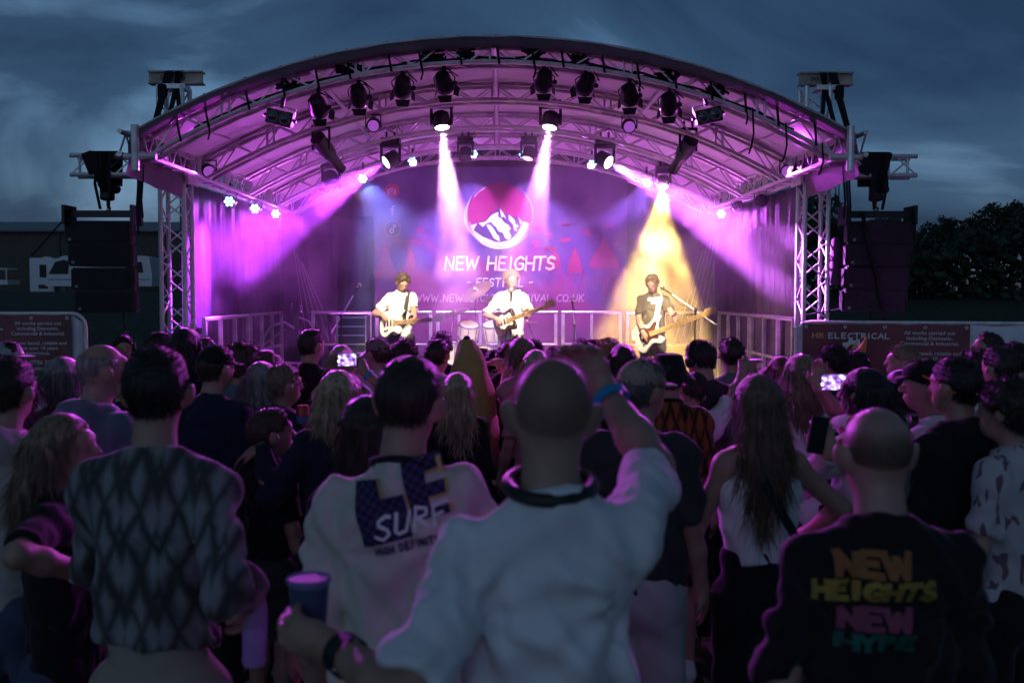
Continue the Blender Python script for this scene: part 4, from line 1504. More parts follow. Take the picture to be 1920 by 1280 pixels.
def normals(v, q):
    n = np.zeros_like(v)
    fn_ = np.cross(v[q[:, 2]] - v[q[:, 0]], v[q[:, 3]] - v[q[:, 1]])
    for i in range(4):
        np.add.at(n, q[:, i], fn_)
    return n / (np.linalg.norm(n, axis=1)[:, None] + 1e-9)


def wob(P, a, s, ph):
    x, y, z = P[:, 0] * s, P[:, 1] * s, P[:, 2] * s
    return a * (np.sin(x + 1.7 * np.sin(y * .8 + ph) + z * .6 + ph) * np.sin(z * 1.1 + 1.3 * np.sin(x * .7 + 2 * ph) + y) + .5 * np.sin(2.1 * z + 1.9 * x + ph * 3 + np.sin(2 * y)))


def ik(sh, tgt, l1, l2, pole):
    sh, tgt, pole = Vector(sh), Vector(tgt), Vector(pole)
    d = tgt - sh
    L_ = min(max(d.length, abs(l1 - l2) + .02), (l1 + l2) * .995)
    u = d.normalized()
    tgt = sh + u * L_
    a = (l1 * l1 - l2 * l2 + L_ * L_) / (2 * L_)
    h = math.sqrt(max(l1 * l1 - a * a, 0))
    p = pole - u * pole.dot(u)
    p = p.normalized() if p.length > 1e-4 else u.orthogonal().normalized()
    return sh + u * a + p * h, tgt


SKIN = {'fair': mat('skin_fair', (.40, .245, .185), rough=.5, var=.14, scale=14, bump=.12, bscale=120, spec=.45),
        'pink': mat('skin_pink', (.42, .24, .20), rough=.45, var=.16, scale=12, bump=.12, bscale=120, spec=.5),
        'tan': mat('skin_tan', (.30, .175, .12), rough=.5, var=.14, scale=14, bump=.12, bscale=120, spec=.45)}
HAIR = {'black': hairm('black', (.012, .010, .010)), 'dark': hairm('dark_brown', (.03, .02, .015)), 'brown': hairm('brown', (.075, .045, .028)), 'auburn': hairm('auburn', (.14, .045, .03)),
        'blonde': hairm('blonde', (.42, .32, .20)), 'darkblonde': hairm('dark_blonde', (.21, .15, .095)), 'grey': hairm('grey', (.24, .225, .22)), 'pepper': hairm('pepper', (.10, .095, .09)), 'white': hairm('white', (.5, .47, .45)), 'stubble': mat('hair_stubble', (.13, .085, .06), rough=.6, var=.3, scale=160, bump=.2, bscale=300), 'lightbrown': hairm('light_brown', (.15, .095, .06)), 'golden': hairm('golden', (.32, .19, .08))}
RUBM = mat('shoe_rubber', (.6, .6, .6), rough=.6)


def hand_prims(f, wrist, dirv, palm_n, s=1.0, curl=.5, mirror=1, spread=1.0):
    """palm, four bent fingers and a thumb on SDF f. dirv: along the hand, palm_n: out of the palm"""
    d = Vector(dirv).normalized(); n = Vector(palm_n); n = (n - d * n.dot(d)).normalized()
    x = d.cross(n).normalized() * mirror
    w = Vector(wrist)
    f.cone(w, w + d * .045 * s, .026 * s, .032 * s, .02, None)
    f.cone(w + d * .05 * s - x * .02 * s, w + d * .085 * s - x * .024 * s, .017 * s, .014 * s, .02)
    f.cone(w + d * .05 * s + x * .02 * s, w + d * .085 * s + x * .022 * s, .017 * s, .014 * s, .02)
    f.cone(w + d * .05 * s, w + d * .09 * s, .018 * s, .014 * s, .02)
    for i, (o, l) in enumerate(((-.030, .070), (-.010, .080), (.011, .074), (.030, .058))):
        b = w + d * (.09 - .006 * abs(i - 1.2)) * s + x * o * s
        p, q = b, d.copy()
        ang = curl * (1 + .1 * i)
        for j, fr in enumerate((.45, .32, .25)):
            q = (q * math.cos(ang * (.8, 1.1, .7)[j]) + n * math.sin(ang * (.8, 1.1, .7)[j])).normalized()
            e = p + q * l * fr * s * 1.05
            f.cone(p, e, (.0098 - .001 * j) * s, (.0088 - .001 * j) * s, .005)
            p = e
            n2 = n
    t0 = w + d * .025 * s - x * .028 * s
    t1 = t0 + (d * .6 - x * .55 + n * .45 * (curl + .3)).normalized() * .045 * s
    t2 = t1 + (d * .8 + n * .7 * (curl + .3)).normalized() * .034 * s
    f.cone(t0, t1, .014 * s, .0115 * s, .012); f.cone(t1, t2, .011 * s, .009 * s, .006)


_sm = HAIR['stubble'].node_tree
_at = _sm.nodes.new('ShaderNodeAttribute'); _at.attribute_name = 'fade'
_tr = _sm.nodes.new('ShaderNodeBsdfTransparent'); _mx = _sm.nodes.new('ShaderNodeMixShader')
L(_sm, _at.outputs['Fac'], _mx.inputs[0]); L(_sm, _tr.outputs[0], _mx.inputs[1]); L(_sm, _sm.nodes['Principled BSDF'].outputs[0], _mx.inputs[2])
L(_sm, _mx.outputs[0], _sm.nodes['Material Output'].inputs[0])
PEOPLE = []


def person(pos, H, label, face=0, hair='short', hcol='dark', skin='fair', top='tee', tmat=None, bottom='trousers', bmat=None, look=(0, 0, 0), armL=None, armR=None,
           w=1.0, group='crowd watching the concert', res=None, arm_curl=.35, hands=True, lean=(0, 0), child=False, strands=None, hood=False, female=False, sleeve=None, hairlen=None, fine=False, shoulder_tilt=0.0, collar=None, big=1.0, folds=1.0, hemz=None):
    """pos: world (x, y, z of the feet); H: height. Local frame: +Y forward, +X to the person's right."""
    Y = pos[1]
    h = res or float(np.clip(.0024 * Y + .0035, .0085, .017))
    s = H / 1.76
    hs = s ** .45 * big * .89 if not child else .88    # heads of small people are not much smaller
    root = thing('person', label, 'person', pos, (0, 0, face), group)
    seed = len(PEOPLE) * 1.37 + .5
    PEOPLE.append(root)
    rng = np.random.default_rng(len(PEOPLE) + 100)
    lx, ly = lean
    hz = H - .118 * hs                       # head centre
    HC = Vector((lx * 1.15, ly + .03 * s, hz))
    nb = Vector((lx, ly - .012 * s, H - .285 * s if not child else H - .26 * hs))   # neck base
    SW = (.146 if not female else .128) * s * (.45 + .55 * w)
    shz = nb.z - .060 * s
    sh = {-1: Vector((lx - SW, ly - .01, shz - shoulder_tilt)), 1: Vector((lx + SW, ly - .01, shz + shoulder_tilt))}
    hipz = .50 * H
    l1, l2 = .285 * s, .255 * s
    arms = {}
    for sd, a in ((-1, armL), (1, armR)):
        if a is None:
            tg, pole = Vector((sd * (.185 + .05 * w) * s, .07 * s, hipz - .0 * s)), Vector((sd * .15, -1, 0))
        else:
            tg, pole = Vector(a[0]), Vector(a[1])
        arms[sd] = ik(sh[sd], tg, l1, l2, pole)
    # ---- head frame
    hm_ = Euler((R(look[1]), R(look[2]), R(look[0]))).to_matrix()
    hm3 = np.array(hm_, f32)
    pv = np.array((nb.x, nb.y + .01, nb.z + .06 * s), f32)
    hc0 = np.array(HC, f32) - pv
    hcw = hm3 @ hc0 + pv

    def hl(P):
        return ((P - hcw) @ hm3) / f32(hs)

    def headsdf(P):
        q = hl(P)
        g = SDF()
        g.ell((0, -.012, .022), (.077, .096, .088), .02)
        g.ell((0, .026, -.032), (.062, .072, .078), .04)
        g.ell((0, .048, -.083), (.038, .038, .03), .035)
        g.ell((0, .083, .030), (.05, .02, .022), .03)
        g.cone((0, .092, .012), (0, .118, -.022), .010, .015, .014)
        g.ell((0, .092, -.058), (.026, .016, .010), .012)
        g.ell((0, .09, -.070), (.02, .014, .008), .012)
        g.ell((.034, .102, .002), (.017, .014, .011), .012, sub=True)
        g.ell((-.034, .102, .002), (.017, .014, .011), .012, sub=True)
        g.ell((.033, .088, .002), (.0125, .0125, .0125), .004)
        g.ell((-.033, .088, .002), (.0125, .0125, .0125), .004)
        g.ell((.089, -.012, -.012), (.012, .029, .038), .010, (0, .25, -.5))
        g.ell((-.089, -.012, -.012), (.012, .029, .038), .010, (0, -.25, .5))
        return g(q) * f32(hs)

    fb = SDF()
    fb.fn(headsdf)
    nt_ = Vector(hcw.tolist()) + hm_ @ Vector((0, -.02, -.06)) * hs
    fb.cone(nb + Vector((0, 0, -.02)), nt_, (.062 if not female else .052) * s * (.5 + .5 * w), (.055 if not female else .047) * hs, .035)
    fb.cone(sh[-1] * .8 + nb * .2, sh[1] * .8 + nb * .2, .04 * s, .04 * s, .05)
    fb.cone((lx, ly, shz - .06 * s), (lx * .3, 0, hipz + .06), .085 * s, .09 * s, .06, (1.35, .9, 1))
    if top == 'tank' or top == 'dress':
        fb.cone(nb, sh[-1], .05 * s, .05 * s, .05); fb.cone(nb, sh[1], .05 * s, .05 * s, .05)
    hd = {}
    for sd in (-1, 1):
        el, wr = arms[sd]
        fb.cone(sh[sd], el, (.049 if not female else .043) * s * (.5 + .5 * w), .037 * s, .03)
        fb.cone(el, el.lerp(wr, .35), .038 * s, .041 * s, .02)
        fb.cone(el.lerp(wr, .35), wr, .041 * s, .027 * s, .02)
        hd[sd] = (wr - el).normalized()
    short = bottom in ('shorts', 'bare')
    hx = .088 * s
    for sd in (-1, 1):
        hp, kn, an = Vector((sd * hx, 0, hipz)), Vector((sd * hx * 1.12, .02, .27 * H)), Vector((sd * hx * 1.25, -.01, .055 * H))
        fb.cone(hp, kn, .078 * s, .052 * s, .04)
        fb.cone(kn, kn.lerp(an, .35), .05 * s, .054 * s, .03)
        fb.cone(kn.lerp(an, .35), an, .054 * s, .036 * s, .02)
        fb.cone(an, an + Vector((0, .12, -.035)) * s, .036 * s, .03 * s, .02)
    ext = [sh[-1], sh[1], *arms[-1], *arms[1], HC]
    lo = [min(min(p[i] for p in ext), -.3 * s) - .13 for i in range(3)]
    hi = [max(max(p[i] for p in ext), .3 * s) + .15 for i in range(3)]
    lo[2] = -.02
    lo[1] = min(lo[1], -.25)
    if hands and not fine:
        for sd in (-1, 1):
            a = armL if sd < 0 else armR
            pn = Vector(a[2]) if a is not None and len(a) > 2 else Vector((-sd, 0, 0))
            dv = Vector(a[3]) if a is not None and len(a) > 3 else hd[sd]
            if pn.cross(dv).length < .05:
                pn = Vector((0, 1, .1))
            hand_prims(fb, arms[sd][1] - hd[sd] * .01, dv, pn, s, arm_curl if a is None or len(a) < 5 else a[4], mirror=sd)
    v, q = surface(fb, lo, hi, h)
    if fine:     # the hands at their own finer grain, grown into the forearms
        vs, qs = [v], [q]
        for sd in (-1, 1):
            a = armL if sd < 0 else armR
            pn = Vector(a[2]) if a is not None and len(a) > 2 else Vector((-sd, 0, 0))
            dv = Vector(a[3]) if a is not None and len(a) > 3 else hd[sd]
            if pn.cross(dv).length < .05:
                pn = Vector((0, 1, .1))
            fh = SDF()
            wr = arms[sd][1]
            fh.cone(wr - hd[sd] * .06 * s, wr, .031 * s, .0275 * s, .02)
            hand_prims(fh, wr - hd[sd] * .01, dv, pn, s, arm_curl if a is None or len(a) < 5 else a[4], mirror=sd)
            v2, q2 = surface(fh, wr - Vector((.2, .2, .2)), wr + Vector((.2, .2, .2)), .0042)
            qs.append(q2 + sum(len(x) for x in vs)); vs.append(v2)
        v, q = np.concatenate(vs), np.concatenate(qs)
    body = link('body', np_mesh('body', v, q, SKIN[skin]), root)
    # ---- top
    tmat = tmat or cloth('black', (.015, .015, .017))
    ft = SDF()
    # torso ellipse sections
    bz = {'tee': hipz - .045 * s, 'long': hipz - .04 * s, 'hoodie': hipz - .02 * s, 'tank': hipz + .07 * s, 'dress': hipz - .2 * s}.get(top, hipz - .03)
    hem = bz if hemz is None else hemz
    cw = (1.30 if not female else 1.16) * w
    loose = 1.0 if top != 'hoodie' else 1.07
    ft.cone((lx * .9, ly * .9, shz - .095 * s), (lx * .3, 0, hem + .02), .112 * s * loose, (.112 if not female else .105) * s * loose, .05, (cw, .95, 1))
    ft.cone((lx, ly, shz - .07 * s), (lx * .6, ly * .6, hipz + .16 * s), .114 * s * loose, .095 * s * loose, .04, (cw * 1.04, .93, 1))
    if female:
        ft.ell((lx * .3, 0, hipz), (.165 * s * w, .12 * s, .14 * s), .05)
    if top in ('tank',):
        ft.cone(sh[-1] * .62 + nb * .38, (lx - .09 * s, ly, shz - .12 * s), .045 * s, .06 * s, .04)
        ft.cone(sh[1] * .62 + nb * .38, (lx + .09 * s, ly, shz - .12 * s), .045 * s, .06 * s, .04)
    else:
        k1 = .054 * s * loose
        ft.cone(sh[-1], sh[1], k1, k1, .06)
        ft.cone(nb + Vector((0, -.008, -.012)) * s, sh[-1] + Vector((0, 0, -.005)), .062 * s, .052 * s, .05)
        ft.cone(nb + Vector((0, -.008, -.012)) * s, sh[1] + Vector((0, 0, -.005)), .062 * s, .052 * s, .05)
    if top in ('tee', 'long', 'hoodie', 'dress'):
        for sd in (-1, 1):
            el, wr = arms[sd]
            fr = {'tee': .82 if sleeve is None else sleeve, 'dress': .5}.get(top)
            if fr is not None and fr <= 1:
                e = sh[sd].lerp(el, fr)
                dn_ = np.array((el - sh[sd]).normalized(), f32)
                ea = np.array(e, f32)
                g = SDF().cone(sh[sd], sh[sd].lerp(el, fr + .12), .060 * s * (.5 + .5 * w), .066 * s * (.5 + .5 * w) * (1.0 if not female else .88))

                def slv(P, g=g, dn_=dn_, ea=ea):
                    return np.maximum(g(P), (P - ea) @ dn_)
                ft.fn(slv, .035)
            else:
                rr_ = 1.12 if top == 'hoodie' else 1.0
                ft.cone(sh[sd], el, .059 * s * rr_ * (.5 + .5 * w), .053 * s * rr_, .035)
                e = el.lerp(wr, .97 if sleeve is None else sleeve - 1)
                dn_ = np.array((wr - el).normalized(), f32); ea = np.array(e, f32)
                g = SDF().cone(el, wr + (wr - el) * .1, .056 * s * rr_, .045 * s * rr_)

                def slv2(P, g=g, dn_=dn_, ea=ea):
                    return np.maximum(g(P), (P - ea) @ dn_)
                ft.fn(slv2, .025)
    if top == 'hoodie' or hood:
        ft.ell(nb + Vector((0, -.075, -.0)) * s, (.105 * s, .062 * s, .07 * s), .03, (.5, 0, 0))
        ft.torus(nb + Vector((0, .0, .022)) * s, .075 * s, .024 * s, .02, (1, 1.0), (-.25, 0, 0))
    elif top != 'tank':
        ft.torus(nb + Vector((0, .012, .026)) * s, .066 * s, .0085 * s, .014, (1, 1.05), (-.3, 0, 0))
    ph = seed

    def topsdf(P):
        d = ft(P)
        zr = (P[:, 2] - hem) / (shz - hem)
        A = .0062 * folds * s * np.clip(1.25 - .55 * zr, .45, 1.3) * (1.3 if top in ('hoodie', 'long') else 1)
        d = d + A * wob(P, 1, 22 / s, ph) + .5 * A * wob(P * V(1.0, 1.0, .55), 1, 55 / s, ph * 2)
        # folds that fall from the shoulder blades
        for sd in (-1, 1):            # creases that run from each armpit down and across
            rx = P[:, 0] - sh[sd].x; rz_ = P[:, 2] - (sh[sd].z - .10 * s)
            rad = np.sqrt(rx * rx + rz_ * rz_)
            d = d + .0052 * folds * s * np.sin(np.arctan2(rz_, -sd * rx) * 9 + ph + 14 * rad) * np.exp(-((rad - .16 * s) / (.11 * s)) ** 2)
        d = d + .0070 * folds * s * np.sin((P[:, 0] * 38 + np.sin(P[:, 2] * 6 + ph) * 1.6 + ph) / s) * np.clip((shz - .05 * s - P[:, 2]) / (.12 * s), 0, 1) * np.clip(1.25 - zr, 0, 1)
        return np.maximum(d, hem + .012 * np.sin(P[:, 0] * 9 + ph) - P[:, 2]) if hem else d
    hh_ = max(h * 1.0, .0095)
    vt, qt = surface(topsdf, lo, [hi[0], hi[1], nb.z + .14], hh_)
    topname = {'tee': 't_shirt', 'long': 'jacket', 'hoodie': 'hooded_top', 'tank': 'tank_top', 'dress': 'dress'}[top]
    shirt = link(topname, np_mesh(topname, vt, qt, tmat), root)
    if collar is not None:
        fc = SDF().torus(nb + Vector((0, .010, .03)) * s, .067 * s, .0125 * s, 0, (1, 1.05), (-.3, 0, 0))
        vc, qc = surface(fc, nb - Vector((.15, .15, .1)), nb + Vector((.15, .15, .15)), .006)
        link('collar', np_mesh('collar', vc, qc, collar), root)
    # ---- bottom
    bmat = bmat or cloth('dark_denim', (.03, .035, .06))
    fl = SDF()
    wt = max(hipz + (.08 if top != 'tank' else .11) * s, hem + .03)
    fl.cone((0, 0, wt), (0, 0, hipz - .02), .092 * s, .105 * s, .04, (1.35 * (w if not female else 1.05 * w), 1.02, 1))
    fl.ell((-.075 * s, -.055 * s, hipz - .02), (.088 * s, .078 * s, .10 * s), .04)
    fl.ell((.075 * s, -.055 * s, hipz - .02), (.088 * s, .078 * s, .10 * s), .04)
    cut = .30 * H if bottom == 'shorts' else .045 * H
    for sd in (-1, 1):
        hp, kn, an = Vector((sd * hx, 0, hipz)), Vector((sd * hx * 1.12, .015, .27 * H)), Vector((sd * hx * 1.25, -.01, .04 * H))
        lo_ = 1.12 if bottom in ('shorts', 'loose') else .98
        fl.cone(hp, kn, .093 * s * (.5 + .5 * w), .066 * s * lo_ * (1.22 if bottom == 'shorts' else 1), .035)
        fl.cone(kn, an, .064 * s * lo_, .053 * s * lo_ * (1.25 if bottom == 'loose' else 1), .03)

    def botsdf(P):
        d = fl(P) + .005 * s * wob(P, 1, 24 / s, ph + 2) + .003 * np.sin(P[:, 2] * 70 + P[:, 0] * 20) * np.exp(-((P[:, 2] - .1 * H) / .12) ** 2)
        return np.maximum(np.maximum(d, cut - P[:, 2]), P[:, 2] - wt - .02)
    hb = max(h * 1.3, .011)
    vb, qb = surface(botsdf, [-.34, -.3, -.02], [.34, .3, wt + .06], hb)
    link('shorts' if bottom == 'shorts' else 'trousers', np_mesh('trousers', vb, qb, bmat), root)
    # ---- shoes
    if Y < 5.2:
        for sd in (-1, 1):
            fs = SDF(); ax = sd * hx * 1.25
            fs.cone((ax, -.05 * s, .045), (ax + sd * .012, .13 * s, .04), .04 * s, .036 * s, .02); fs.cone((ax, -.035 * s, .05), (ax, -.03 * s, .09), .042 * s, .038 * s, .02)
            g = lambda P, fs=fs: np.maximum(fs(P), .012 - P[:, 2])
            v2, q2 = surface(g, [ax - .1, -.16, 0], [ax + .1, .26, .16], .012)
            so_ = link('shoe', np_mesh('shoe', v2, q2, mat('dark_shoe', (.03, .03, .035), rough=.6) if len(PEOPLE) % 3 else RUBM), root)
            mb = MB(); mb.prism([(ax + .046 * s * math.cos(a) * (1 if math.sin(a) > 0 else .9), .04 * s + .125 * s * math.sin(a)) for a in [i * PI / 8 for i in range(16)]], .0, .022, lambda u, v, d: (u, v, d)); mb.build('sole', RUBM, so_)
    # ---- hair
    if hair != 'bald' and hair != 'none':
        make_hair(root, hair, hcol, hcw, hm3, hs, h, rng, nb, s, hairlen, strands, Y)
    return dict(root=root, s=s, hs=hs, hcw=hcw, hm=hm_, nb=nb, sh=sh, arms=arms, hd=hd, shirt=(vt, qt), hipz=hipz, H=H, shz=shz, body=body, h=h)


def make_hair(root, hair, hcol, hcw, hm3, hs, h, rng, nb, s, hairlen, strands, Y):
    g = SDF()
    ph = float(rng.uniform(0, 6))
    long_f = hair in ('long', 'bob', 'ponytail', 'bun', 'shaggy')
    long_ = hair in ('long', 'bob', 'ponytail', 'bun', 'shaggy')
    th = {'buzz': .005, 'short': .012, 'fade': .010, 'thin': .0025, 'curly': .030, 'wavy': .016, 'shaggy': .018, 'long': .016, 'bob': .022, 'ponytail': .012, 'bun': .012, 'quiff': .012, 'flattop': .010}.get(hair, .012)
    g.ell((0, -.014, .022), (.078 + th, .097 + th, .089 + th), .02)
    if hair in ('short', 'quiff', 'fade', 'flattop'):
        g.ell((0, .018, .072), (.066, .085, .048 + (.02 if hair == 'quiff' else 0)), .03)
    if hair == 'wavy':
        g.ell((0, .012, .07), (.078, .098, .058), .03)
    if hair == 'flattop':
        g.ell((0, .0, .088), (.075, .09, .035), .02)
    if hair == 'curly':
        g.ell((0, -.01, .06), (.098, .115, .075), .03)
    if hair == 'bun':
        g.ell((0, -.10, .075), (.045, .042, .042), .015)
    if hair == 'ponytail':
        g.ell((0, -.11, .05), (.03, .035, .03), .015)
        g.cone((0, -.12, .05), (.01, -.14, -.08), .026, .03, .02); g.cone((.01, -.14, -.08), (.0, -.12, -.22), .03, .012, .02)

    def cap(P):
        q = ((P - hcw) @ hm3) / f32(hs)
        d = g(q)
        x, y, z = q[:, 0], q[:, 1], q[:, 2]
        ax = np.abs(x)
        # hairline: forehead plane, ears, nape
        fr = (y - .072) + np.maximum(0, .050 - z) * 1.25
        d = np.maximum(d, fr)
        if not long_:
            ear = np.sqrt((y + .0) ** 2 + (z + .012) ** 2) - .030
            d = np.maximum(d, np.where(ax > .05, -ear, -1.0))
            napez = {'fade': -.055, 'flattop': -.04, 'buzz': -.06, 'thin': -.05, 'curly': -.085, 'wavy': -.075}.get(hair, -.072)
            d = np.maximum(d, napez - z + .03 * np.clip(y / .08, 0, 1.5) + .005 * np.sin(x * 70 + ph) + .004 * np.sin(x * 160 + 2 * ph) + .008 * np.cos(x * 40))
            if hair == 'thin':
                bald = np.sqrt(x ** 2 + ((y - .0) * .8) ** 2 + (z - .125) ** 2) - .098
                d = np.maximum(d, -bald)
        else:
            d = np.maximum(d, -.09 - z)
            if hair in ('ponytail', 'bun'):
                pass
        a = np.arctan2(x, y + .02)
        if hair in ('curly', 'wavy'):
            d = d + .008 * np.sin(q[:, 0] * 95 + 2 * np.sin(q[:, 2] * 60 + ph)) * np.sin(q[:, 2] * 90 + 2 * np.sin(q[:, 1] * 70)) * 1.0
        elif hair not in ('buzz', 'thin') or hcol != 'stubble':
            d = d + .0022 * np.sin(a * 26 + np.sin(z * 30 + ph) * 1.5) + .0016 * np.sin(a * 51 + ph + z * 22)
        return d * f32(hs)
    fh = SDF().fn(cap)
    lo, hi = hcw - .24 * hs, hcw + .24 * hs
    if hair in ('long', 'bob'):
        hl_ = hairlen if hairlen else (.42 if hair == 'long' else .15)
        hb = np.array(hcw) + hm3 @ np.array((0, -.035, .0), f32) * hs
        zb = hcw[2] - .07 * hs - hl_ * s

        def fall(P):
            z = P[:, 2]
            t = np.clip((hcw[2] - z) / (hcw[2] - zb), 0, 1.2)
            cy_ = hb[1] - .02 * s - (.075 * s) * np.clip(t * 1.6, 0, 1) * (1 - .35 * np.clip(t - .4, 0, 1)) + (0.02 * s if hair == 'bob' else 0)
            wx = (.084 + .024 * np.sin(np.clip(t, 0, 1) * PI * .8)) * hs * (1.12 if hair == 'bob' else 1) * (1 - .38 * np.clip((t - .55) / .5, 0, 1))
            wy = (.082 - .035 * np.clip(t * 1.5, 0, 1)) * hs * (1.15 if hair == 'bob' else 1)
            x = P[:, 0] - hb[0]
            y = P[:, 1] - cy_
            d = (np.sqrt((x / wx) ** 2 + (y / wy) ** 2) - 1) * np.minimum(wx, wy)
            d = d + .0045 * np.sin(x * 120 + np.sin(z * 14 + ph) * 2.0) + .003 * np.sin(x * 260 + z * 9 + ph)
            d = np.maximum(d, zb + .035 * np.sin(x * 45 + ph) + .02 * np.sin(x * 120) - z)
            d = np.maximum(d, z - hcw[2] - .03)
            q = ((P - hcw) @ hm3) / f32(hs)
            face = np.maximum(q[:, 1] - .02 + np.maximum(0, np.abs(q[:, 0]) - .078) * -2.0, -1)
            return np.maximum(d, face * .8)
        fh.fn(fall, .025)
        lo = np.minimum(lo, [hcw[0] - .25, hcw[1] - .3, zb - .08])
        hi = np.maximum(hi, hcw + .2)
    hh_ = max(h * .8, .0065)
    v, q = surface(fh, lo, hi, hh_)
    if len(v) == 0:
        return
    m = HAIR[hcol]
    # loose strands rooted in the surface
    ns = strands if strands is not None else int(np.clip(9000 / (Y * .7), 350, 5500))
    if hcol == 'stubble':
        ns = 12
    elif hair in ('buzz', 'thin', 'fade'):
        ns = int(ns * .5)
    nv = normals(v, q)
    idx = rng.integers(0, len(v), ns)
    if not long_f:
        rim_ = np.nonzero(((v - hcw) @ hm3)[:, 2] / hs < -.035)[0]
        if len(rim_):
            idx[: ns // 3] = rng.choice(rim_, ns // 3)
    p0 = v[idx]; n0 = nv[idx]
    if hair in ('long', 'bob', 'ponytail', 'shaggy', 'bun'):
        down = V(0, -.05, -1)
        dirv = n0 * rng.uniform(.05, .35, (ns, 1)) + down * rng.uniform(.6, 1.0, (ns, 1)) + rng.normal(size=(ns, 3)) * .12
        ln = rng.uniform(.04, .12, ns) * s
    elif hair in ('curly', 'wavy'):
        dirv = n0 + rng.normal(size=(ns, 3)) * .9
        ln = rng.uniform(.012, .03, ns)
    else:
        cmb = hm3 @ V(0, .5, .25)
        dirv = n0 * rng.uniform(.5, 1, (ns, 1)) + cmb * .5 + rng.normal(size=(ns, 3)) * .35
        ln = rng.uniform(.005, .015, ns) * (.5 if hair in ('buzz', 'thin', 'fade') else 1) * (1.4 if hair == 'quiff' else 1)
    if not long_:                       # the fringe of short hairs along the hairline
        ql = ((p0 - hcw) @ hm3) / hs
        low = (ql[:, 2] < -.03)
        dirv[low] = n0[low] * .25 + V(0, 0, -1) + rng.normal(size=(int(low.sum()), 3)) * .3
        ln[low] = rng.uniform(.008, .024, int(low.sum()))
    dirv /= np.linalg.norm(dirv, axis=1)[:, None]
    bend = rng.normal(size=(ns, 3)) * .35 + V(0, 0, -.25)
    side = np.cross(dirv, rng.normal(size=(ns, 3))); side /= np.linalg.norm(side, axis=1)[:, None] + 1e-6
    wd = max(.0007, .00042 * Y)
    pts = []
    for j, t in enumerate((0, .5, 1.0)):
        c = p0 - n0 * .003 + dirv * (ln * t)[:, None] + bend * (ln * t * t * .5)[:, None]
        ww = wd * (1, .8, .2)[j]
        pts += [c - side * ww, c + side * ww]
    sv = np.stack(pts, 1).reshape(-1, 3)
    b = np.arange(ns)[:, None] * 6
    sq = np.concatenate([b + np.array([0, 1, 3, 2]), b + np.array([2, 3, 5, 4])])
    V_, Q_ = np.concatenate([v, sv]), np.concatenate([q, sq + len(v)])
    me = np_mesh('hair', V_, Q_, m)
    if hcol == 'stubble':               # shaved hair thins out towards the crown, nape and temples
        q_ = ((V_ - hcw) @ hm3) / hs
        x, y, z = q_.T
        f1 = np.clip((z + (.045 if hair == 'thin' else .06)) / .03, 0, 1)
        f2 = np.clip((np.sqrt(x ** 2 + (y * .8) ** 2 + (z - .125) ** 2) - .10) / .045, 0, 1) if hair == 'thin' else 1.0
        f3 = np.clip((.06 - (y + np.maximum(0, .05 - z) * .8)) / .03, 0, 1)
        at_ = me.attributes.new('fade', 'FLOAT', 'POINT')
        at_.data.foreach_set('value', (f1 * f2 * f3 * (.8 if hair == 'thin' else .26)).astype(f32))
    link('hair', me, root)


def crowd(px, ytop, Y, label, **kw):
    """a person whose head top shows at that pixel at depth Y"""
    p = at(px, ytop, Y)
    zf = terrain(p.x, Y) if Y > 1 else 0
    extra = {'curly': .03, 'short': .012, 'quiff': .02, 'bob': .02}.get(kw.get('hair', 'short'), .006)
    hgt = kw.pop('hat', 0)
    H = p.z - zf - extra - hgt
    ang = kw.pop('turn', 0)
    base = -math.atan2(p.x - .9 * 0, 14.0) * 0.0 + R(ang)
    if kw.pop('tostage', True):
        base += math.atan2(p.x - X0, 15.0 - Y) * .5
    lx, ly = kw.get('lean', (0, 0))
    for key in ('armL', 'armR'):            # arm targets may be given in world space as ('w', point, pole...)
        a = kw.get(key)
        if a is not None and a[0] == 'w':
            loc = Matrix.Rotation(-base, 3, 'Z') @ (Vector(a[1]) - Vector((p.x - lx, Y, zf)))
            rest = [Matrix.Rotation(-base, 3, 'Z') @ Vector(x) if hasattr(x, '__len__') else x for x in a[2:]]
            kw[key] = (loc, *rest)
    return person((p.x - lx, Y, zf), H, label, base, **kw)


def on_head(P, mb, name, m, lift=0.0, smooth=True, parent=None):
    """places head-frame geometry on a person's head"""
    hm_, hcw, hs = P['hm'], Vector(P['hcw'].tolist()), P['hs']
    mb.v = [tuple(hm_ @ (Vector(v) * hs) + hcw + Vector((0, 0, lift))) for v in mb.v]
    return mb.build(name, m, parent or P['root'], smooth)


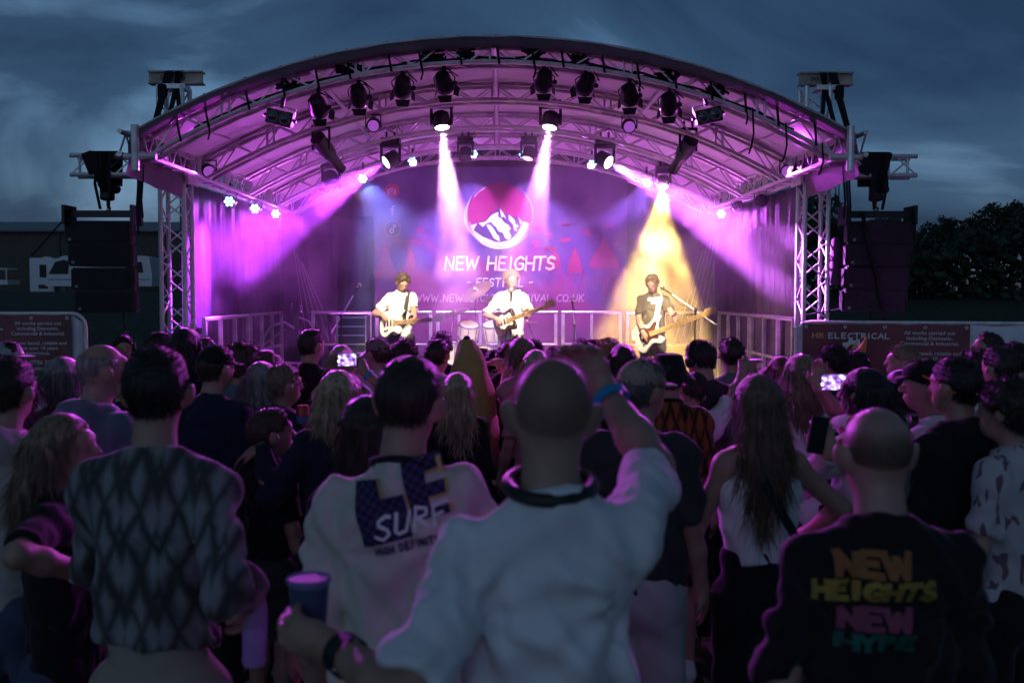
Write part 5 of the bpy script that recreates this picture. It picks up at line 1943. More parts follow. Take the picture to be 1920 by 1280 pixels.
def cap_on(P, m, back=False, brim=True, kind='cap', strap=True):
    sg = -1 if back else 1
    fc = SDF()
    if kind == 'cap':
        def f(q):
            x, y, z = q.T
            d = SDF().ell((0, -.012, .03), (.090, .110, .098), 0)(q)
            cutz = .022 + .0 * y
            d = np.maximum(d, cutz - z - .12 * (y * sg < -.0) * 0 + .0)
            bell = np.maximum(np.abs(z - .026 + .10 * (x / .09) ** 2 * .12 + .12 * np.maximum(sg * y - .07, 0)) - .004, np.sqrt((x / .088) ** 2 + ((sg * y - .055) / .125) ** 2) * .1 - .1)
            bell = np.maximum(bell, .05 - sg * y)
            return np.minimum(d, bell) if brim else d
    elif kind == 'bucket':
        def f(q):
            x, y, z = q.T
            r = np.sqrt(x * x + (y + .01) ** 2 * .8)
            rr = .068 + np.clip((.122 - z), 0, .12) * .30
            d = np.maximum(r - rr, np.maximum(z - .122 + r * r * 1.6, .03 - z)) * .9
            br = np.maximum(np.abs(z - (.034 - (r - .085) * .9)) - .004, np.maximum(r - .148, .07 - r))
            return np.minimum(d, br) - .006
    else:  # flat cap
        def f(q):
            d = SDF().ell((0, -.005, .05), (.098, .125, .062), 0, (.16, 0, 0))(q)
            d = np.maximum(d, .018 - q[:, 2])
            br = SDF().ell((0, .10, .038), (.07, .055, .010), 0, (-.25, 0, 0))(q)
            return np.minimum(d, br)
    hh_ = max(.006, P['h'] * .6)
    v, q = surface(f, [-.2, -.24, -.06], [.2, .24, .18], hh_)
    hm3 = np.array(P['hm'], f32)
    v = (v * P['hs']) @ hm3.T + P['hcw']
    o = link({'cap': 'cap', 'bucket': 'bucket_hat', 'flat': 'flat_cap'}[kind], np_mesh('cap', v, q, m), P['root'])
    if kind == 'cap' and strap:
        mb = MB(); mb.lathe([(.008, 0), (.006, .005)], (0, -.012, .128), (0, 0, 1), 8); on_head(P, mb, 'button', m, parent=o)
    return o


def glasses_on(P, m):
    mb = MB()
    for q in (-1, 1):
        mb.ptube([(q * .034 + .024 * math.cos(a), .112, .002 + .019 * math.sin(a)) for a in [i * PI / 8 for i in range(16)]], .0025, 5, closed=True)
        mb.ptube([(q * .058, .110, .006), (q * .082, .05, .006), (q * .085, -.01, .0)], .0024, 5)
    mb.tube((-.01, .114, .004), (.01, .114, .004), .0025, 5)
    on_head(P, mb, 'glasses', m)


def phones_on(P, m, neck=False):
    mb = MB()
    if neck:
        nb = P['nb']; s = P['s']
        mb.ptube([nb + Vector((.085 * math.cos(a), .03 + .085 * math.sin(a), .02 + .02 * math.sin(a))) * s for a in [PI * 1.05 + i * PI * .9 / 10 for i in range(11)]], .012, 8)
        for q in (-1, 1):
            mb.lathe([(.02, -.02), (.036, -.016), (.036, .012), (.02, .02)], nb + Vector((q * .075, .065, .01)) * s, (q * .5, .8, 0), 12)
        mb.build('headphones', m, P['root'], True)
    else:
        mb.ptube([(.098 * math.cos(a), -.005, .02 + .108 * math.sin(a)) for a in [i * PI / 12 for i in range(13)]], .009, 8)
        for q in (-1, 1):
            mb.lathe([(.025, -.018), (.04, -.014), (.04, .01), (.028, .018)], (q * .092, -.002, -.012), (q, 0, 0), 14)
        on_head(P, mb, 'headphones', m)


def wristband(P, sd, m, name='wristband', back=.035, wd=.018, r=.036):
    el, wr = P['arms'][sd]
    d = P['hd'][sd]; s = P['s']
    c = wr - d * back
    x = d.orthogonal().normalized(); y = d.cross(x)
    mb = MB(); n = 18
    for k, (rr, hh_) in enumerate(((r, -wd / 2), (r + .003, -wd / 2), (r + .003, wd / 2), (r, wd / 2))):
        for i in range(n):
            a = 2 * PI * i / n
            mb.v.append(c + d * hh_ + (x * math.cos(a) + y * math.sin(a)) * rr * s)
    for k in range(4):
        k2 = (k + 1) % 4
        for i in range(n):
            i2 = (i + 1) % n
            mb.f.append((k * n + i, k * n + i2, k2 * n + i2, k2 * n + i))
    return mb.build(name, m, P['root'], True)


def on_back(P, vs, fs, name, m, off=.004, cz=0, cx=0, rot=0.0):
    """print lying on the back of a shirt: (u, v) in metres around (cx, cz)"""
    v, q = P['shirt']
    tree = BVHTree.FromPolygons([Vector(x) for x in v.tolist()], q.tolist())
    out = []
    c, s_ = math.cos(rot), math.sin(rot)
    last = -.12
    for u, w_ in vs:
        x, z = cx + u * c - w_ * s_, cz + u * s_ + w_ * c
        hit = tree.ray_cast(Vector((x, -.6, z)), Vector((0, 1, 0)))
        y = hit[0].y if hit[0] is not None else last
        last = y
        out.append((x, y - off, z))
    mb = MB(); mb.add(out, fs)
    return mb.build(name, m, P['root'])


def grid_patch(x0, z0, x1, z1, st=.012):
    nx_, nz_ = max(1, int(abs(x1 - x0) / st)), max(1, int(abs(z1 - z0) / st))
    vs = [(x0 + (x1 - x0) * i / nx_, z0 + (z1 - z0) * j / nz_) for j in range(nz_ + 1) for i in range(nx_ + 1)]
    fs = [(j * (nx_ + 1) + i, j * (nx_ + 1) + i + 1, (j + 1) * (nx_ + 1) + i + 1, (j + 1) * (nx_ + 1) + i) for j in range(nz_) for i in range(nx_)]
    return vs, fs


def merge(parts):
    vs, fs = [], []
    for v, f in parts:
        fs += [tuple(i + len(vs) for i in t) for t in f]
        vs += v
    return vs, fs


def world(P, v):
    return P['root'].matrix_basis @ Vector(v)


def phone(loc, rotz, label, tilt=0.0, lit=True, roll=PI / 2, size=(.075, .155), group=None):
    t = thing('smartphone', label, 'phone', loc, (tilt, roll, rotz), group)
    mb = MB(); mb.bbox((0, 0, 0), (size[0], .009, size[1]), .004); mb.build('case', BLACK, t)
    m = bpy.data.materials.new('phone_screen')
    m.use_nodes = True
    nt = m.node_tree; b = nt.nodes['Principled BSDF']
    tcn = nt.nodes.new('ShaderNodeTexCoord'); nz = nt.nodes.new('ShaderNodeTexNoise'); nz.inputs['Scale'].default_value = 38
    L(nt, tcn.outputs['Object'], nz.inputs['Vector'])
    r_ = nt.nodes.new('ShaderNodeValToRGB')
    r_.color_ramp.elements[0].color = (.02, .02, .07, 1); r_.color_ramp.elements[1].color = (.75, .8, 1, 1)
    r_.color_ramp.elements[0].position = .36; r_.color_ramp.elements[1].position = .66
    e = r_.color_ramp.elements.new(.5); e.color = (.3, .12, .55, 1)
    L(nt, nz.outputs[0], r_.inputs[0]); L(nt, r_.outputs[0], b.inputs['Emission Color'])
    b.inputs['Emission Strength'].default_value = 2.2 if lit else .0
    b.inputs['Base Color'].default_value = (.02, .02, .025, 1); b.inputs['Roughness'].default_value = .15
    mb = MB(); mb.bbox((0, -.0048, 0), (size[0] - .008, .0012, size[1] - .01), .0004); mb.build('screen', m, t)
    if lit:
        mb = MB(); mb.lathe([(.006, 0), (.0, .0012)], (size[0] * .12, -.0056, -size[1] * .42), (0, -1, 0), 12); mb.build('record_button', emis('white_lens', (1, .9, 1), 9), t)
    return t
# ------------------------------------------------------------------ fences with banners
MAROON = mat('banner_maroon', (.17, .03, .045), rough=.4, var=.45, scale=2.2, bump=.35, bscale=5, spec=.5)
LETTER = print_mat('white_letters', (.8, .78, .8))
ORANGE = print_mat('orange_letters', (.85, .42, .18))


def fence_panel(xa, xb, ztop_, Y, label, ear):
    t = thing('fence', label, 'fence', (0, 0, 0), group='covered fence panels')
    mb = MB()
    r = .12
    pts = [(xa, Y, 0), (xa, Y, ztop_ - r)] + [(xa + r - r * math.cos(a), Y, ztop_ - r + r * math.sin(a)) for a in [i * PI / 8 for i in range(1, 4)]] + [(xa + r, Y, ztop_), (xb - r, Y, ztop_)] + \
          [(xb - r + r * math.sin(a), Y, ztop_ - r + r * math.cos(a)) for a in [i * PI / 8 for i in range(1, 4)]] + [(xb, Y, ztop_ - r), (xb, Y, 0)]
    mb.ptube(pts, .02, 8)
    mb.build('frame', ALU, t, smooth=True)
    for k in range(1, 4):
        bar('upright', (xa + (xb - xa) * k / 4, Y + .015, 0), (xa + (xb - xa) * k / 4, Y + .015, ztop_), .012, ALU, t)
    mb = MB()
    n, m_ = 34, 14
    for j in range(m_ + 1):
        for i in range(n + 1):
            u, v = i / n, j / m_
            x = xa + .012 + (xb - xa - .024) * u
            e = min(x - xa, xb - x)
            zt = ztop_ - .012 - (r - math.sqrt(max(r * r - max(r - e, 0) ** 2, 0)) if e < r else 0) * .95
            sag = .012 * math.sin(u * 18) ** 2
            mb.v.append((x, Y - .025 + .012 * math.sin(u * 22 + v * 5) * math.sin(v * 3) , .06 + (zt - sag - .06) * v))
    for j in range(m_):
        for i in range(n):
            mb.f.append((j * (n + 1) + i, j * (n + 1) + i + 1, (j + 1) * (n + 1) + i + 1, (j + 1) * (n + 1) + i))
    o = mb.build('cover', WHITEFAB, t, smooth=True)
    md = o.modifiers.new('thick', 'SOLIDIFY'); md.thickness = .004
    for x in (xa + .2, xb - .2):
        mb = MB(); mb.bbox((x, Y, .06), (.22, .55, .12), .03); mb.build('foot', RUBBER, t)
    return t


FY = 9.3
fz = at(100, 588, FY).z
fence_panel(at(-420, 640, FY).x, at(161, 640, FY).x, fz, FY, 'white covered fence panel left of the stage with rounded top corner', 1)
fzr = at(1600, 604, FY).z
fpr = fence_panel(at(1494, 640, FY).x, at(2060, 640, FY).x, fzr, FY, 'white covered fence panel right of the stage', -1)
tag(MB().prism([(-.0, 0), (-.11, -.03), (-.02, -.12)], 0, .01, lambda u, v, d: (at(1506, 640, FY).x + u, FY - .06 + d, fzr - .02 + v)).build('fence_cover_corner', WHITEFAB), 'loose white corner of cloth sticking out beside the right sponsor banner', 'cloth')


def sponsor_banner(px0, px1, pytop, pybot, Y, label, logo_px, text_px, gear=True):
    t = thing('sponsor_banner', label, 'banner', (0, 0, 0), group='sponsor banners on the fences')
    a, b = at(px0, pytop, Y), at(px1, pybot, Y)
    mb = MB()
    n = 30
    for d in (0, .004):
        o = len(mb.v)
        for j in range(9):
            for i in range(n + 1):
                mb.v.append((a.x + (b.x - a.x) * i / n, Y + d + .004 * math.sin(i * .9 + j * .5) * (j / 8), a.z + (b.z - a.z) * j / 8 - .006 * math.sin(i / n * PI * 4) ** 2 * (1 - j / 8)))
        for j in range(8):
            for i in range(n):
                q = (o + j * (n + 1) + i, o + j * (n + 1) + i + 1, o + (j + 1) * (n + 1) + i + 1, o + (j + 1) * (n + 1) + i)
                mb.f.append(q[::-1] if d == 0 else q)
    mb.build('cloth', MAROON, t, smooth=True)
    for i in range(5):
        x = a.x + .03 + (b.x - a.x - .06) * i / 4
        mb = MB(); mb.ptube([(x + .012 * math.cos(c), Y - .008, a.z - .03 + .012 * math.sin(c)) for c in [k * PI / 5 for k in range(10)]], .004, 5, closed=True); mb.build('eyelet', ALU, t)
    s = Y / FPX

    def fn(cx, cy):
        c = at(cx, cy, Y - .012)
        return lambda u, v: (c.x + u, Y - .012, c.z + v)
    y0 = pytop + 17
    flat_text('All works carried out\nincluding Domestic,\nCommercial & Industrial.', 9.6 * s, fn(text_px, y0 + 2), 'lettering', LETTER, t, bold=.0006, spacing=1.03)
    flat_text('Newent based, reliable and\nhave over 10 years\nexperience.', 9.4 * s, fn(text_px, y0 + 39), 'lettering', LETTER, t, bold=.0006, spacing=1.03)
    flat_text('07756 738', 10.5 * s, fn(text_px + 5, y0 + 76), 'lettering', LETTER, t, bold=.0007, shear=.2)
    flat_text('HRelectrical@outlook.com', 10.5 * s, fn(text_px - 20, y0 + 87), 'lettering', LETTER, t, bold=.0007, shear=.2)
    for txt, cx, w_, m in (('HR', logo_px - 58, 22, ORANGE), ('ELECTRICAL', logo_px + 14, 108, LETTER)):
        v, f_ = lettering(txt, 9.5 * s, 2.3 * s, .2, 0, 0, seg=.02, taper=0, wide=1.15)
        x_ = [p[0] for p in v]; sc = w_ * s / (max(x_) - min(x_))
        c = fn(cx, y0 + 10)
        mb = MB(); mb.add([c(u * sc, v_) for u, v_ in v], f_); mb.build('lettering', m, t)
    pts = []
    for i in range(36):
        r = 23 if (i // 2) % 2 else 18.5
        an = 2 * PI * i / 36
        pts.append((r * math.cos(an) * s, r * math.sin(an) * s))
    inner = [(11 * s * math.cos(2 * PI * i / 36), 11 * s * math.sin(2 * PI * i / 36)) for i in range(36)]
    c = fn(logo_px + 4, y0 + 32)
    mb = MB(); mb.add([c(u, v) for u, v in pts] + [c(u, v) for u, v in inner], [(i, (i + 1) % 36, 36 + (i + 1) % 36, 36 + i) for i in range(36)])
    mb.build('gear_emblem', LETTER, t)
    mb = MB(); mb.add([c(u * s, v * s) for u, v in ((6, 18), (2, 2), (8, 2), (-6, -20), (-1, -3), (-7, -3))], [(0, 4, 5), (0, 1, 2), (1, 3, 4), (0, 1, 4)]); mb.build('bolt_emblem', ORANGE, t)
    return t


sponsor_banner(-150, 135, 590, 705, FY - .06, 'dark maroon electrician banner with white print on the left fence', -62, 71)
sbr = sponsor_banner(1508, 1794, 606, 716, FY - .06, 'dark maroon electrician banner with gear emblem on the right fence', 1594, 1729)
pv_ = Vector((at(1494, 640, FY).x, FY, 0))
for o in (fpr, sbr):          # this run of fence swings round towards the crowd
    o.rotation_euler = (0, 0, R(-15))
    o.location = pv_ - Matrix.Rotation(R(-15), 3, 'Z') @ pv_
for k, (px, py, Y, lab) in enumerate(((66, 742, 6.6, 'curved steel barrier hoop behind the grey-haired heads on the left'),)):
    p = at(px, py, Y)
    t = thing('pedestrian_barrier', lab, 'barrier', (p.x, Y, 0))
    mb = MB(); mb.ptube([(-.0, 0, .05), (0, 0, .95), (.04, 0, 1.06), (.14, 0, 1.1), (1.9, 0, 1.1), (2.0, 0, 1.06), (2.04, 0, .95), (2.04, 0, .05)], .019, 8); mb.build('frame', ALU, t, smooth=True)
    for i in range(14):
        bar('bar', (.14 + i * .135, 0, .2), (.14 + i * .135, 0, 1.09), .007, ALU, t)
    bar('lower_rail', (0, 0, .2), (2.04, 0, .2), .014, ALU, t)

# ------------------------------------------------------------------ things on the stage
fc_ = thing('rack_case', 'black rack case with bright metal edges beside the left rear railing', 'flight case', (at(664, 600, 14.3).x, 14.3, DZ))
mb = MB(); mb.bbox((0, 0, .55), (.40, .5, 1.04), .01); mb.build('shell', BLACK, fc_)
for k in range(8):
    mb = MB(); mb.bbox((0, -.255, .12 + k * .125), (.37, .012, .10), .004); dr = mb.build('drawer', BLACKM, fc_)
    mb = MB(); mb.bbox((0, -.262, .175 + k * .125), (.37, .016, .016), .003); mb.build('edge_strip', ALU, dr)
    if k < 4:
        mb = MB(); mb.box((.1, -.264, .11 + k * .125), (.05, .006, .03)); mb.build('label_plate', WHITEFAB, dr)
for q in (-1, 1):
    for z in (.06, 1.05):
        mb = MB(); mb.bbox((q * .195, -.24, z), (.04, .04, .05), .01); mb.build('corner', ALU, fc_)
    mb = MB(); mb.box((q * .2, -.255, .55), (.02, .02, 1.0)); mb.build('edge_strip', ALU, fc_)

tr = thing('tube_trolley', 'hand trolley of bent pale tubes behind the left stage railing', 'trolley', (at(520, 620, 14.2).x, 14.2, DZ))
mb = MB()
mb.ptube([(-.2, 0, .1), (-.24, 0, .7), (-.1, 0, .92), (.1, 0, .98), (.3, 0, .85), (.36, 0, .55), (.26, 0, .2), (.05, 0, .12)], .022, 8); mb.build('hoop', ALU, tr, smooth=True)
mb = MB(); mb.tube((-.26, .02, .62), (.1, .02, .88), .016); mb.tube((-.28, .02, .32), (-.1, .02, .1), .016); mb.build('strut', ALU, tr)
mb = MB(); mb.ptube([(.25, .1, 1.06), (.42, .1, 1.0), (.55, .1, .8), (.6, .1, .5)], .014, 8); mb.build('handle', ALU, tr)

am = thing('amplifier', 'low black amplifier with glowing cyan display at the left of the stage', 'amplifier', (at(540, 680, 11.6).x, 11.6, DZ))
mb = MB(); mb.bbox((0, 0, .32), (.42, .4, .44), .015); mb.build('cabinet', CABIN, am)
mb = MB(); mb.bbox((0, 0, .56), (.46, .42, .05), .01); mb.build('lid', BLACKM, am)
mb = MB(); mb.box((.1, -.204, .45), (.06, .008, .035)); mb.build('display', LIT_C, am)
mb = MB(); mb.ptube([(-.2, -.205, .53), (.2, -.205, .53)], .006); mb.build('trim', ALU, am)
for sx in (-1, 1):
    mb = MB(); mb.box((sx * .15, 0, .05), (.06, .3, .1)); mb.build('foot', RUBBER, am)


def mic_stand(base, top, tip, label, boom=True):
    base, top, tip = Vector(base), Vector(top), Vector(tip)
    t = thing('microphone_stand', label, 'microphone', base, group='microphone stands on stage')
    T, P_ = top - base, tip - base
    mb = MB(); mb.tube((0, 0, .08), T, .011, 8); mb.build('pole', BLACKM, t)
    for k in range(3):
        a = k * 2.1 + .4
        mb = MB(); mb.ptube([(0, 0, .22), (math.cos(a) * .3, math.sin(a) * .3, .012)], .009, 6); mb.build('leg', BLACKM, t)
    mb = MB(); mb.lathe([(.014, -.03), (.02, 0), (.014, .03)], T, (0, .3, 1), 10); mb.build('clutch', BLACK, t)
    d = (P_ - T).normalized()
    if boom:
        mb = MB(); mb.tube(T - d * .28, P_ - d * .15, .008, 8); bo = mb.build('boom', ALU, t)
        mb = MB(); mb.lathe([(.012, 0), (.016, .02), (.012, .05)], T - d * .28, -d, 8); mb.build('counterweight', BLACK, bo)
        c = [T + d * .1, T.lerp(P_, .5) + Vector((.03, 0, -.08)), T.lerp(P_, .75) + Vector((.02, 0, -.03)), P_ - d * .16]
        mb = MB(); mb.ptube(c, .005, 5); mb.build('cable', BLACK, t, smooth=True)
    mb = MB(); mb.lathe([(.009, -.16), (.013, -.05), (.019, -.04), (.019, -.035)], P_, d, 12); mi = mb.build('handle', BLACK, t, smooth=True)
    mb = MB(); mb.lathe([(.017, -.036), (.026, -.02), (.028, -.002), (.022, .015), (.008, .023)], P_, d, 14); mb.build('grille', CHROME if boom else mat('mic_grille', (.5, .5, .52), rough=.4, metal=.8), t, smooth=True)
    return t


mic_stand((at(637, 640, 12.2).x, 12.2, DZ), at(640, 592, 12.2), at(674, 534, 12.0), 'microphone on an angled boom stand left of the guitarist')
mic_stand((at(957, 640, 12.02).x, 12.02, DZ), at(957, 600, 12.02), at(959, 542, 12.08), 'straight microphone stand in front of the singer', False)
mic_stand((at(1300, 640, 12.0).x, 12.0, DZ), at(1304, 582, 12.0), at(1240, 538, 12.1), 'microphone on a long boom stand reaching to the bassist')
mic_stand((at(1077, 640, 13.6).x, 13.6, DZ), at(1077, 610, 13.6), at(1073, 560, 13.5), 'dark microphone stand between singer and bassist')

# drum kit
dk = thing('drum_kit', 'white drum kit behind the singer with cymbals on stands', 'drum kit', (at(905, 640, 14.0).x, 14.0, DZ))
SHELL = mat('white_drum_shell', (.75, .74, .78), rough=.3, var=.05, coat=.4)
SKINM = mat('drum_skin', (.8, .8, .8), rough=.5, var=.05)
BRONZE = mat('cymbal_bronze', (.55, .42, .25), rough=.3, metal=1, var=.1)
for nm, c, r, dpt, ax in (('bass_drum', (0, -.1, .38), .29, .4, (0, -1, 0)), ('tom', (-.2, 0, .86), .14, .2, (.1, -.35, .9)), ('tom', (.16, 0, .86), .15, .22, (-.1, -.35, .9)), ('floor_tom', (-.55, .25, .5), .2, .38, (0, 0, 1)), ('snare_drum', (.5, .25, .6), .18, .15, (0, -.1, 1))):
    axv = Vector(ax).normalized()
    mb = MB(); mb.lathe([(r, -dpt / 2), (r, dpt / 2)], c, axv, 28); o = mb.build(nm, SHELL, dk, smooth=True)
    mb = MB(); mb.lathe([(r - .012, dpt / 2 + .004), (0, dpt / 2 + .006)], c, axv, 28); mb.build('drum_head', SKINM, o, smooth=True)
    for e in (-1, 1):
        cc = Vector(c) + axv * e * dpt / 2; xx = axv.orthogonal().normalized(); yy = axv.cross(xx)
        mb = MB(); mb.ptube([cc + (xx * math.cos(a) + yy * math.sin(a)) * (r + .004) for a in [i * PI / 14 for i in range(28)]], .010, 6, closed=True); mb.build('hoop', CHROME, o, smooth=True)
    for i in range(8):
        a = i * PI / 4; xx = axv.orthogonal().normalized(); yy = axv.cross(xx)
        mb = MB(); q = Vector(c) + (xx * math.cos(a) + yy * math.sin(a)) * (r + .012); mb.tube(q - axv * dpt * .4, q + axv * dpt * .4, .008, 6); mb.build('tension_rod', CHROME, o)
for c, r, tl in (((.24, .05, 1.28), .24, (.25, .15)), ((-.38, .1, 1.12), .2, (.2, -.3)), ((.62, .3, .98), .17, (.05, 0)), ((-.1, .45, 1.42), .25, (.5, -.6))):
    nrm = Vector((tl[1], -tl[0], 1)).normalized()
    mb = MB(); mb.lathe([(r, 0), (r * .3, .014), (.03, .018), (.02, .034), (0, .036), (0, .032), (.02, .03), (.03, .014), (r * .3, .010), (r, -.003)], c, nrm, 28); o = mb.build('cymbal', BRONZE, dk, smooth=True)
    mb = MB(); b0 = Vector((c[0] * 1.2, c[1] + .25, 0)); mb.ptube([b0, (b0.x, b0.y, c[2] * .75), Vector(c) + nrm * .05], .010, 6); mb.build('cymbal_stand', CHROME, dk)
    for k in range(3):
        a = k * 2.1; mb = MB(); mb.tube(b0 + Vector((0, 0, .2)), b0 + Vector((math.cos(a) * .22, math.sin(a) * .22, .01)), .008, 6); mb.build('stand_leg', CHROME, dk)
mb = MB(); mb.lathe([(.1, .0), (.16, .02), (.16, .07), (.1, .08)], (0, .75, .5), (0, 0, 1), 18); mb.build('stool', BLACK, dk)
mb = MB(); mb.tube((0, .75, 0), (0, .75, .5), .02); mb.build('stool_post', CHROME, dk)


# ------------------------------------------------------------------ guitars
def spline(pts, n=5):
    out = []
    k = len(pts)
    for i in range(k):
        p0, p1, p2, p3 = pts[i - 1], pts[i], pts[(i + 1) % k], pts[(i + 2) % k]
        for j in range(n):
            t = j / n
            out.append(tuple(.5 * (2 * p1[a] + (p2[a] - p0[a]) * t + (2 * p0[a] - 5 * p1[a] + 4 * p2[a] - p3[a]) * t * t + (3 * p1[a] - p0[a] - 3 * p2[a] + p3[a]) * t ** 3) for a in (0, 1)))
    return out


STRAT = spline([(-.20, 0), (-.18, .11), (-.10, .155), (-.01, .125), (.06, .12), (.16, .165), (.205, .135), (.15, .06), (.145, 0), (.15, -.05), (.175, -.10), (.14, -.135), (.06, -.105), (-.01, -.12), (-.10, -.165), (-.18, -.12)])
TELE = spline([(-.20, 0), (-.18, .11), (-.10, .155), (-.01, .12), (.07, .125), (.14, .135), (.165, .06), (.16, .03), (.145, -.03), (.165, -.09), (.14, -.13), (.06, -.11), (-.01, -.12), (-.10, -.16), (-.18, -.12)])


def guitar(name, label, cat, pos, end, outline, bodym, guardm, necklen=.62, k=1.0, face=(0, -1, 0), pick=True, headm=None, tuners=6, guard_out=None):
    pos, end = Vector(pos), Vector(end)
    x = (end - pos).normalized()
    n = Vector(face); n = (n - x * n.dot(x)).normalized()
    y = n.cross(x).normalized()
    if y.z < 0:
        y = -y
    t = thing(name, label, cat, pos, group='electric guitars')
    fn = lambda u, v, d: x * (u * k) + y * (v * k) + n * d
    MAPLE = mat('maple_neck', (.55, .36, .17), rough=.35, var=.12, stretch=(2, 9, 9))
    mb = MB(); mb.prism(outline, -.022, .018, fn); o = mb.build('body', bodym, t)
    md = o.modifiers.new('round', 'BEVEL'); md.width = .008; md.segments = 3; md.limit_method = 'ANGLE'
    go = guard_out or [(u * .62 + .03, v * .62 + .012 * (v < 0)) for u, v in outline]
    mb = MB(); mb.prism(go, .0185, .0215, fn); mb.build('pickguard', guardm, t)
    L0 = .145
    mb = MB(); mb.prism([(.05, .028), (L0 + necklen, .021), (L0 + necklen, -.021), (.05, -.028)], .012, .034, fn); nk = mb.build('neck', MAPLE, t)
    for i in range(14):
        u = .12 + (necklen) * (1 - .88 ** i) / (1 - .88 ** 14) * 1.0
        mb = MB(); mb.prism([(u, .026), (u + .003, .026), (u + .003, -.026), (u, -.026)], .034, .0355, fn); mb.build('fret', BLACKM if i % 2 else CHROME, nk)
    h0 = L0 + necklen
    mb = MB(); mb.prism([(h0 - .01, .021), (h0 + .02, .026), (h0 + .05, .05), (h0 + .16, .045), (h0 + .19, .012), (h0 + .17, -.022), (h0 + .12, -.03), (h0 + .05, -.03), (h0 - .01, -.021)], .008, .024, fn); hd_ = mb.build('headstock', headm or MAPLE, t)
    for i in range(tuners):
        mb = MB(); c = fn(h0 + .045 + i * .022 * 6 / tuners, .05 if tuners > 4 else .052, .016); mb.lathe([(.006, -.004), (.009, .004), (.009, .016), (.005, .02)], c, y, 8); mb.build('tuner', CHROME, hd_)
    for i in range(3 if tuners > 4 else 2):
        mb = MB(); u = -.05 + i * .055; mb.prism([(u - .009, .04), (u + .009, .04), (u + .009, -.04), (u - .009, -.04)], .021, .028, fn); mb.build('pickup', BLACK if guardm is not BLACK else WHITEFAB, t)
    mb = MB(); mb.prism([(-.115, .042), (-.085, .042), (-.085, -.042), (-.115, -.042)], .0185, .03, fn); mb.build('bridge', CHROME, t)
    mb = MB()
    for i in range(tuners):
        v = (-.5 + i / (tuners - 1)) * .034
        mb.tube(fn(-.1, v, .034), fn(h0, v * .85, .038), .0009, 4)
    mb.build('strings', CHROME, t)
    for i in range(2):
        mb = MB(); mb.lathe([(.012, 0), (.011, .014), (.006, .016)], fn(-.05 - i * .04, -.085 - .005 * i, .02), n, 10); mb.build('knob', BLACK if guardm is not BLACK else CHROME, t)
    return t, fn


WHITEG = mat('white_guitar_lacquer', (.78, .76, .70), rough=.25, var=.04, coat=.5)
SUNB = mat('dark_guitar_lacquer', (.035, .018, .014), rough=.25, var=.3, coat=.5)
TORT = mat('tortoise_guard', (.12, .04, .03), rough=.3, var=.9, scale=40)
g1, fn1 = guitar('electric_guitar', 'white electric guitar with maple neck held by the left guitarist', 'guitar', at(735, 606, 12.02), at(832, 598, 11.45), STRAT, WHITEG, WHITEG, .56, 1.0, (-.1, -1, .15), headm=WHITEG)
g2, fn2 = guitar('electric_guitar', 'dark brown electric guitar with pale guard held by the singer', 'guitar', at(948, 603, 12.02), at(1030, 573, 11.52), TELE, SUNB, WHITEG, .54, .98, (-.1, -1, .15))
BG_OUT = spline([(-.22, 0), (-.2, .12), (-.10, .165), (0, .12), (.08, .125), (.2, .19), (.25, .155), (.18, .07), (.17, 0), (.18, -.05), (.22, -.10), (.17, -.14), (.07, -.11), (-.01, -.125), (-.12, -.18), (-.2, -.13)])
g3, fn3 = guitar('bass_guitar', 'white bass guitar with speckled guard held by the bassist', 'guitar', at(1216, 628, 12.0), at(1322, 589, 11.3), BG_OUT, WHITEG, TORT, .72, 1.05, (-.1, -1, .15), tuners=4)


def strap(name, P, g, fn, a, b, mm, w=.05):
    """guitar strap over the shoulder; ends on the guitar"""
    A, B_ = g.matrix_basis @ fn(*a), g.matrix_basis @ fn(*b)
    top = P['root'].matrix_basis @ (P['sh'][-1] * .62 + P['nb'] * .38 + Vector((0, .02, .075)))
    chest = P['root'].matrix_basis @ (P['sh'][-1] * .55 + P['nb'] * .45 + Vector((.01, .135, -.07)))
    mid = P['root'].matrix_basis @ (P['sh'][-1] * .45 + P['nb'] * .55 + Vector((.03, .15, -.25)))
    mb = MB(); mb.ribbon([B_ + Vector((0, .01, 0)), mid.lerp(B_, .35) + Vector((0, -.03, 0)), mid, chest, top, top + Vector((0, .1, -.02)), top + Vector((-.08, .19, -.2)), A + Vector((0, .12, .1)), A], w, (1, 0, .1), .006)
    o = mb.build(name, mm, g)
    o.location = -Vector(g.location)
    return o


# ------------------------------------------------------------------ the band
BANDG = 'band members on stage'
TEE_W = cloth('white', (.82, .82, .84)); TEE_OFF = cloth('offwhite', (.66, .62, .56)); BLK = cloth('black', (.013, .013, .015)); NAVYC = cloth('navy', (.016, .02, .045)); CHAR = cloth('charcoal', (.045, .045, .05))
GREY = cloth('grey', (.17, .17, .18)); TEAL = cloth('teal', (.10, .19, .22)); FLEECE = cloth('blue_grey_fleece', (.12, .17, .22), sheen=.5); DENIM = cloth('denim', (.06, .08, .14)); BEIGE = cloth('beige', (.33, .29, .24)); KHAKI = cloth('khaki', (.30, .27, .22))
PINKC = cloth('pink', (.5, .22, .28)); YELC = cloth('banana_yellow', (.42, .32, .11), sheen=.2); OLIVE = cloth('olive', (.14, .12, .09)); LGREY = cloth('light_grey', (.42, .42, .44)); WINE = cloth('wine', (.12, .03, .04))
CYANB = mat('cyan_band', (.02, .30, .55), rough=.5, var=.1)


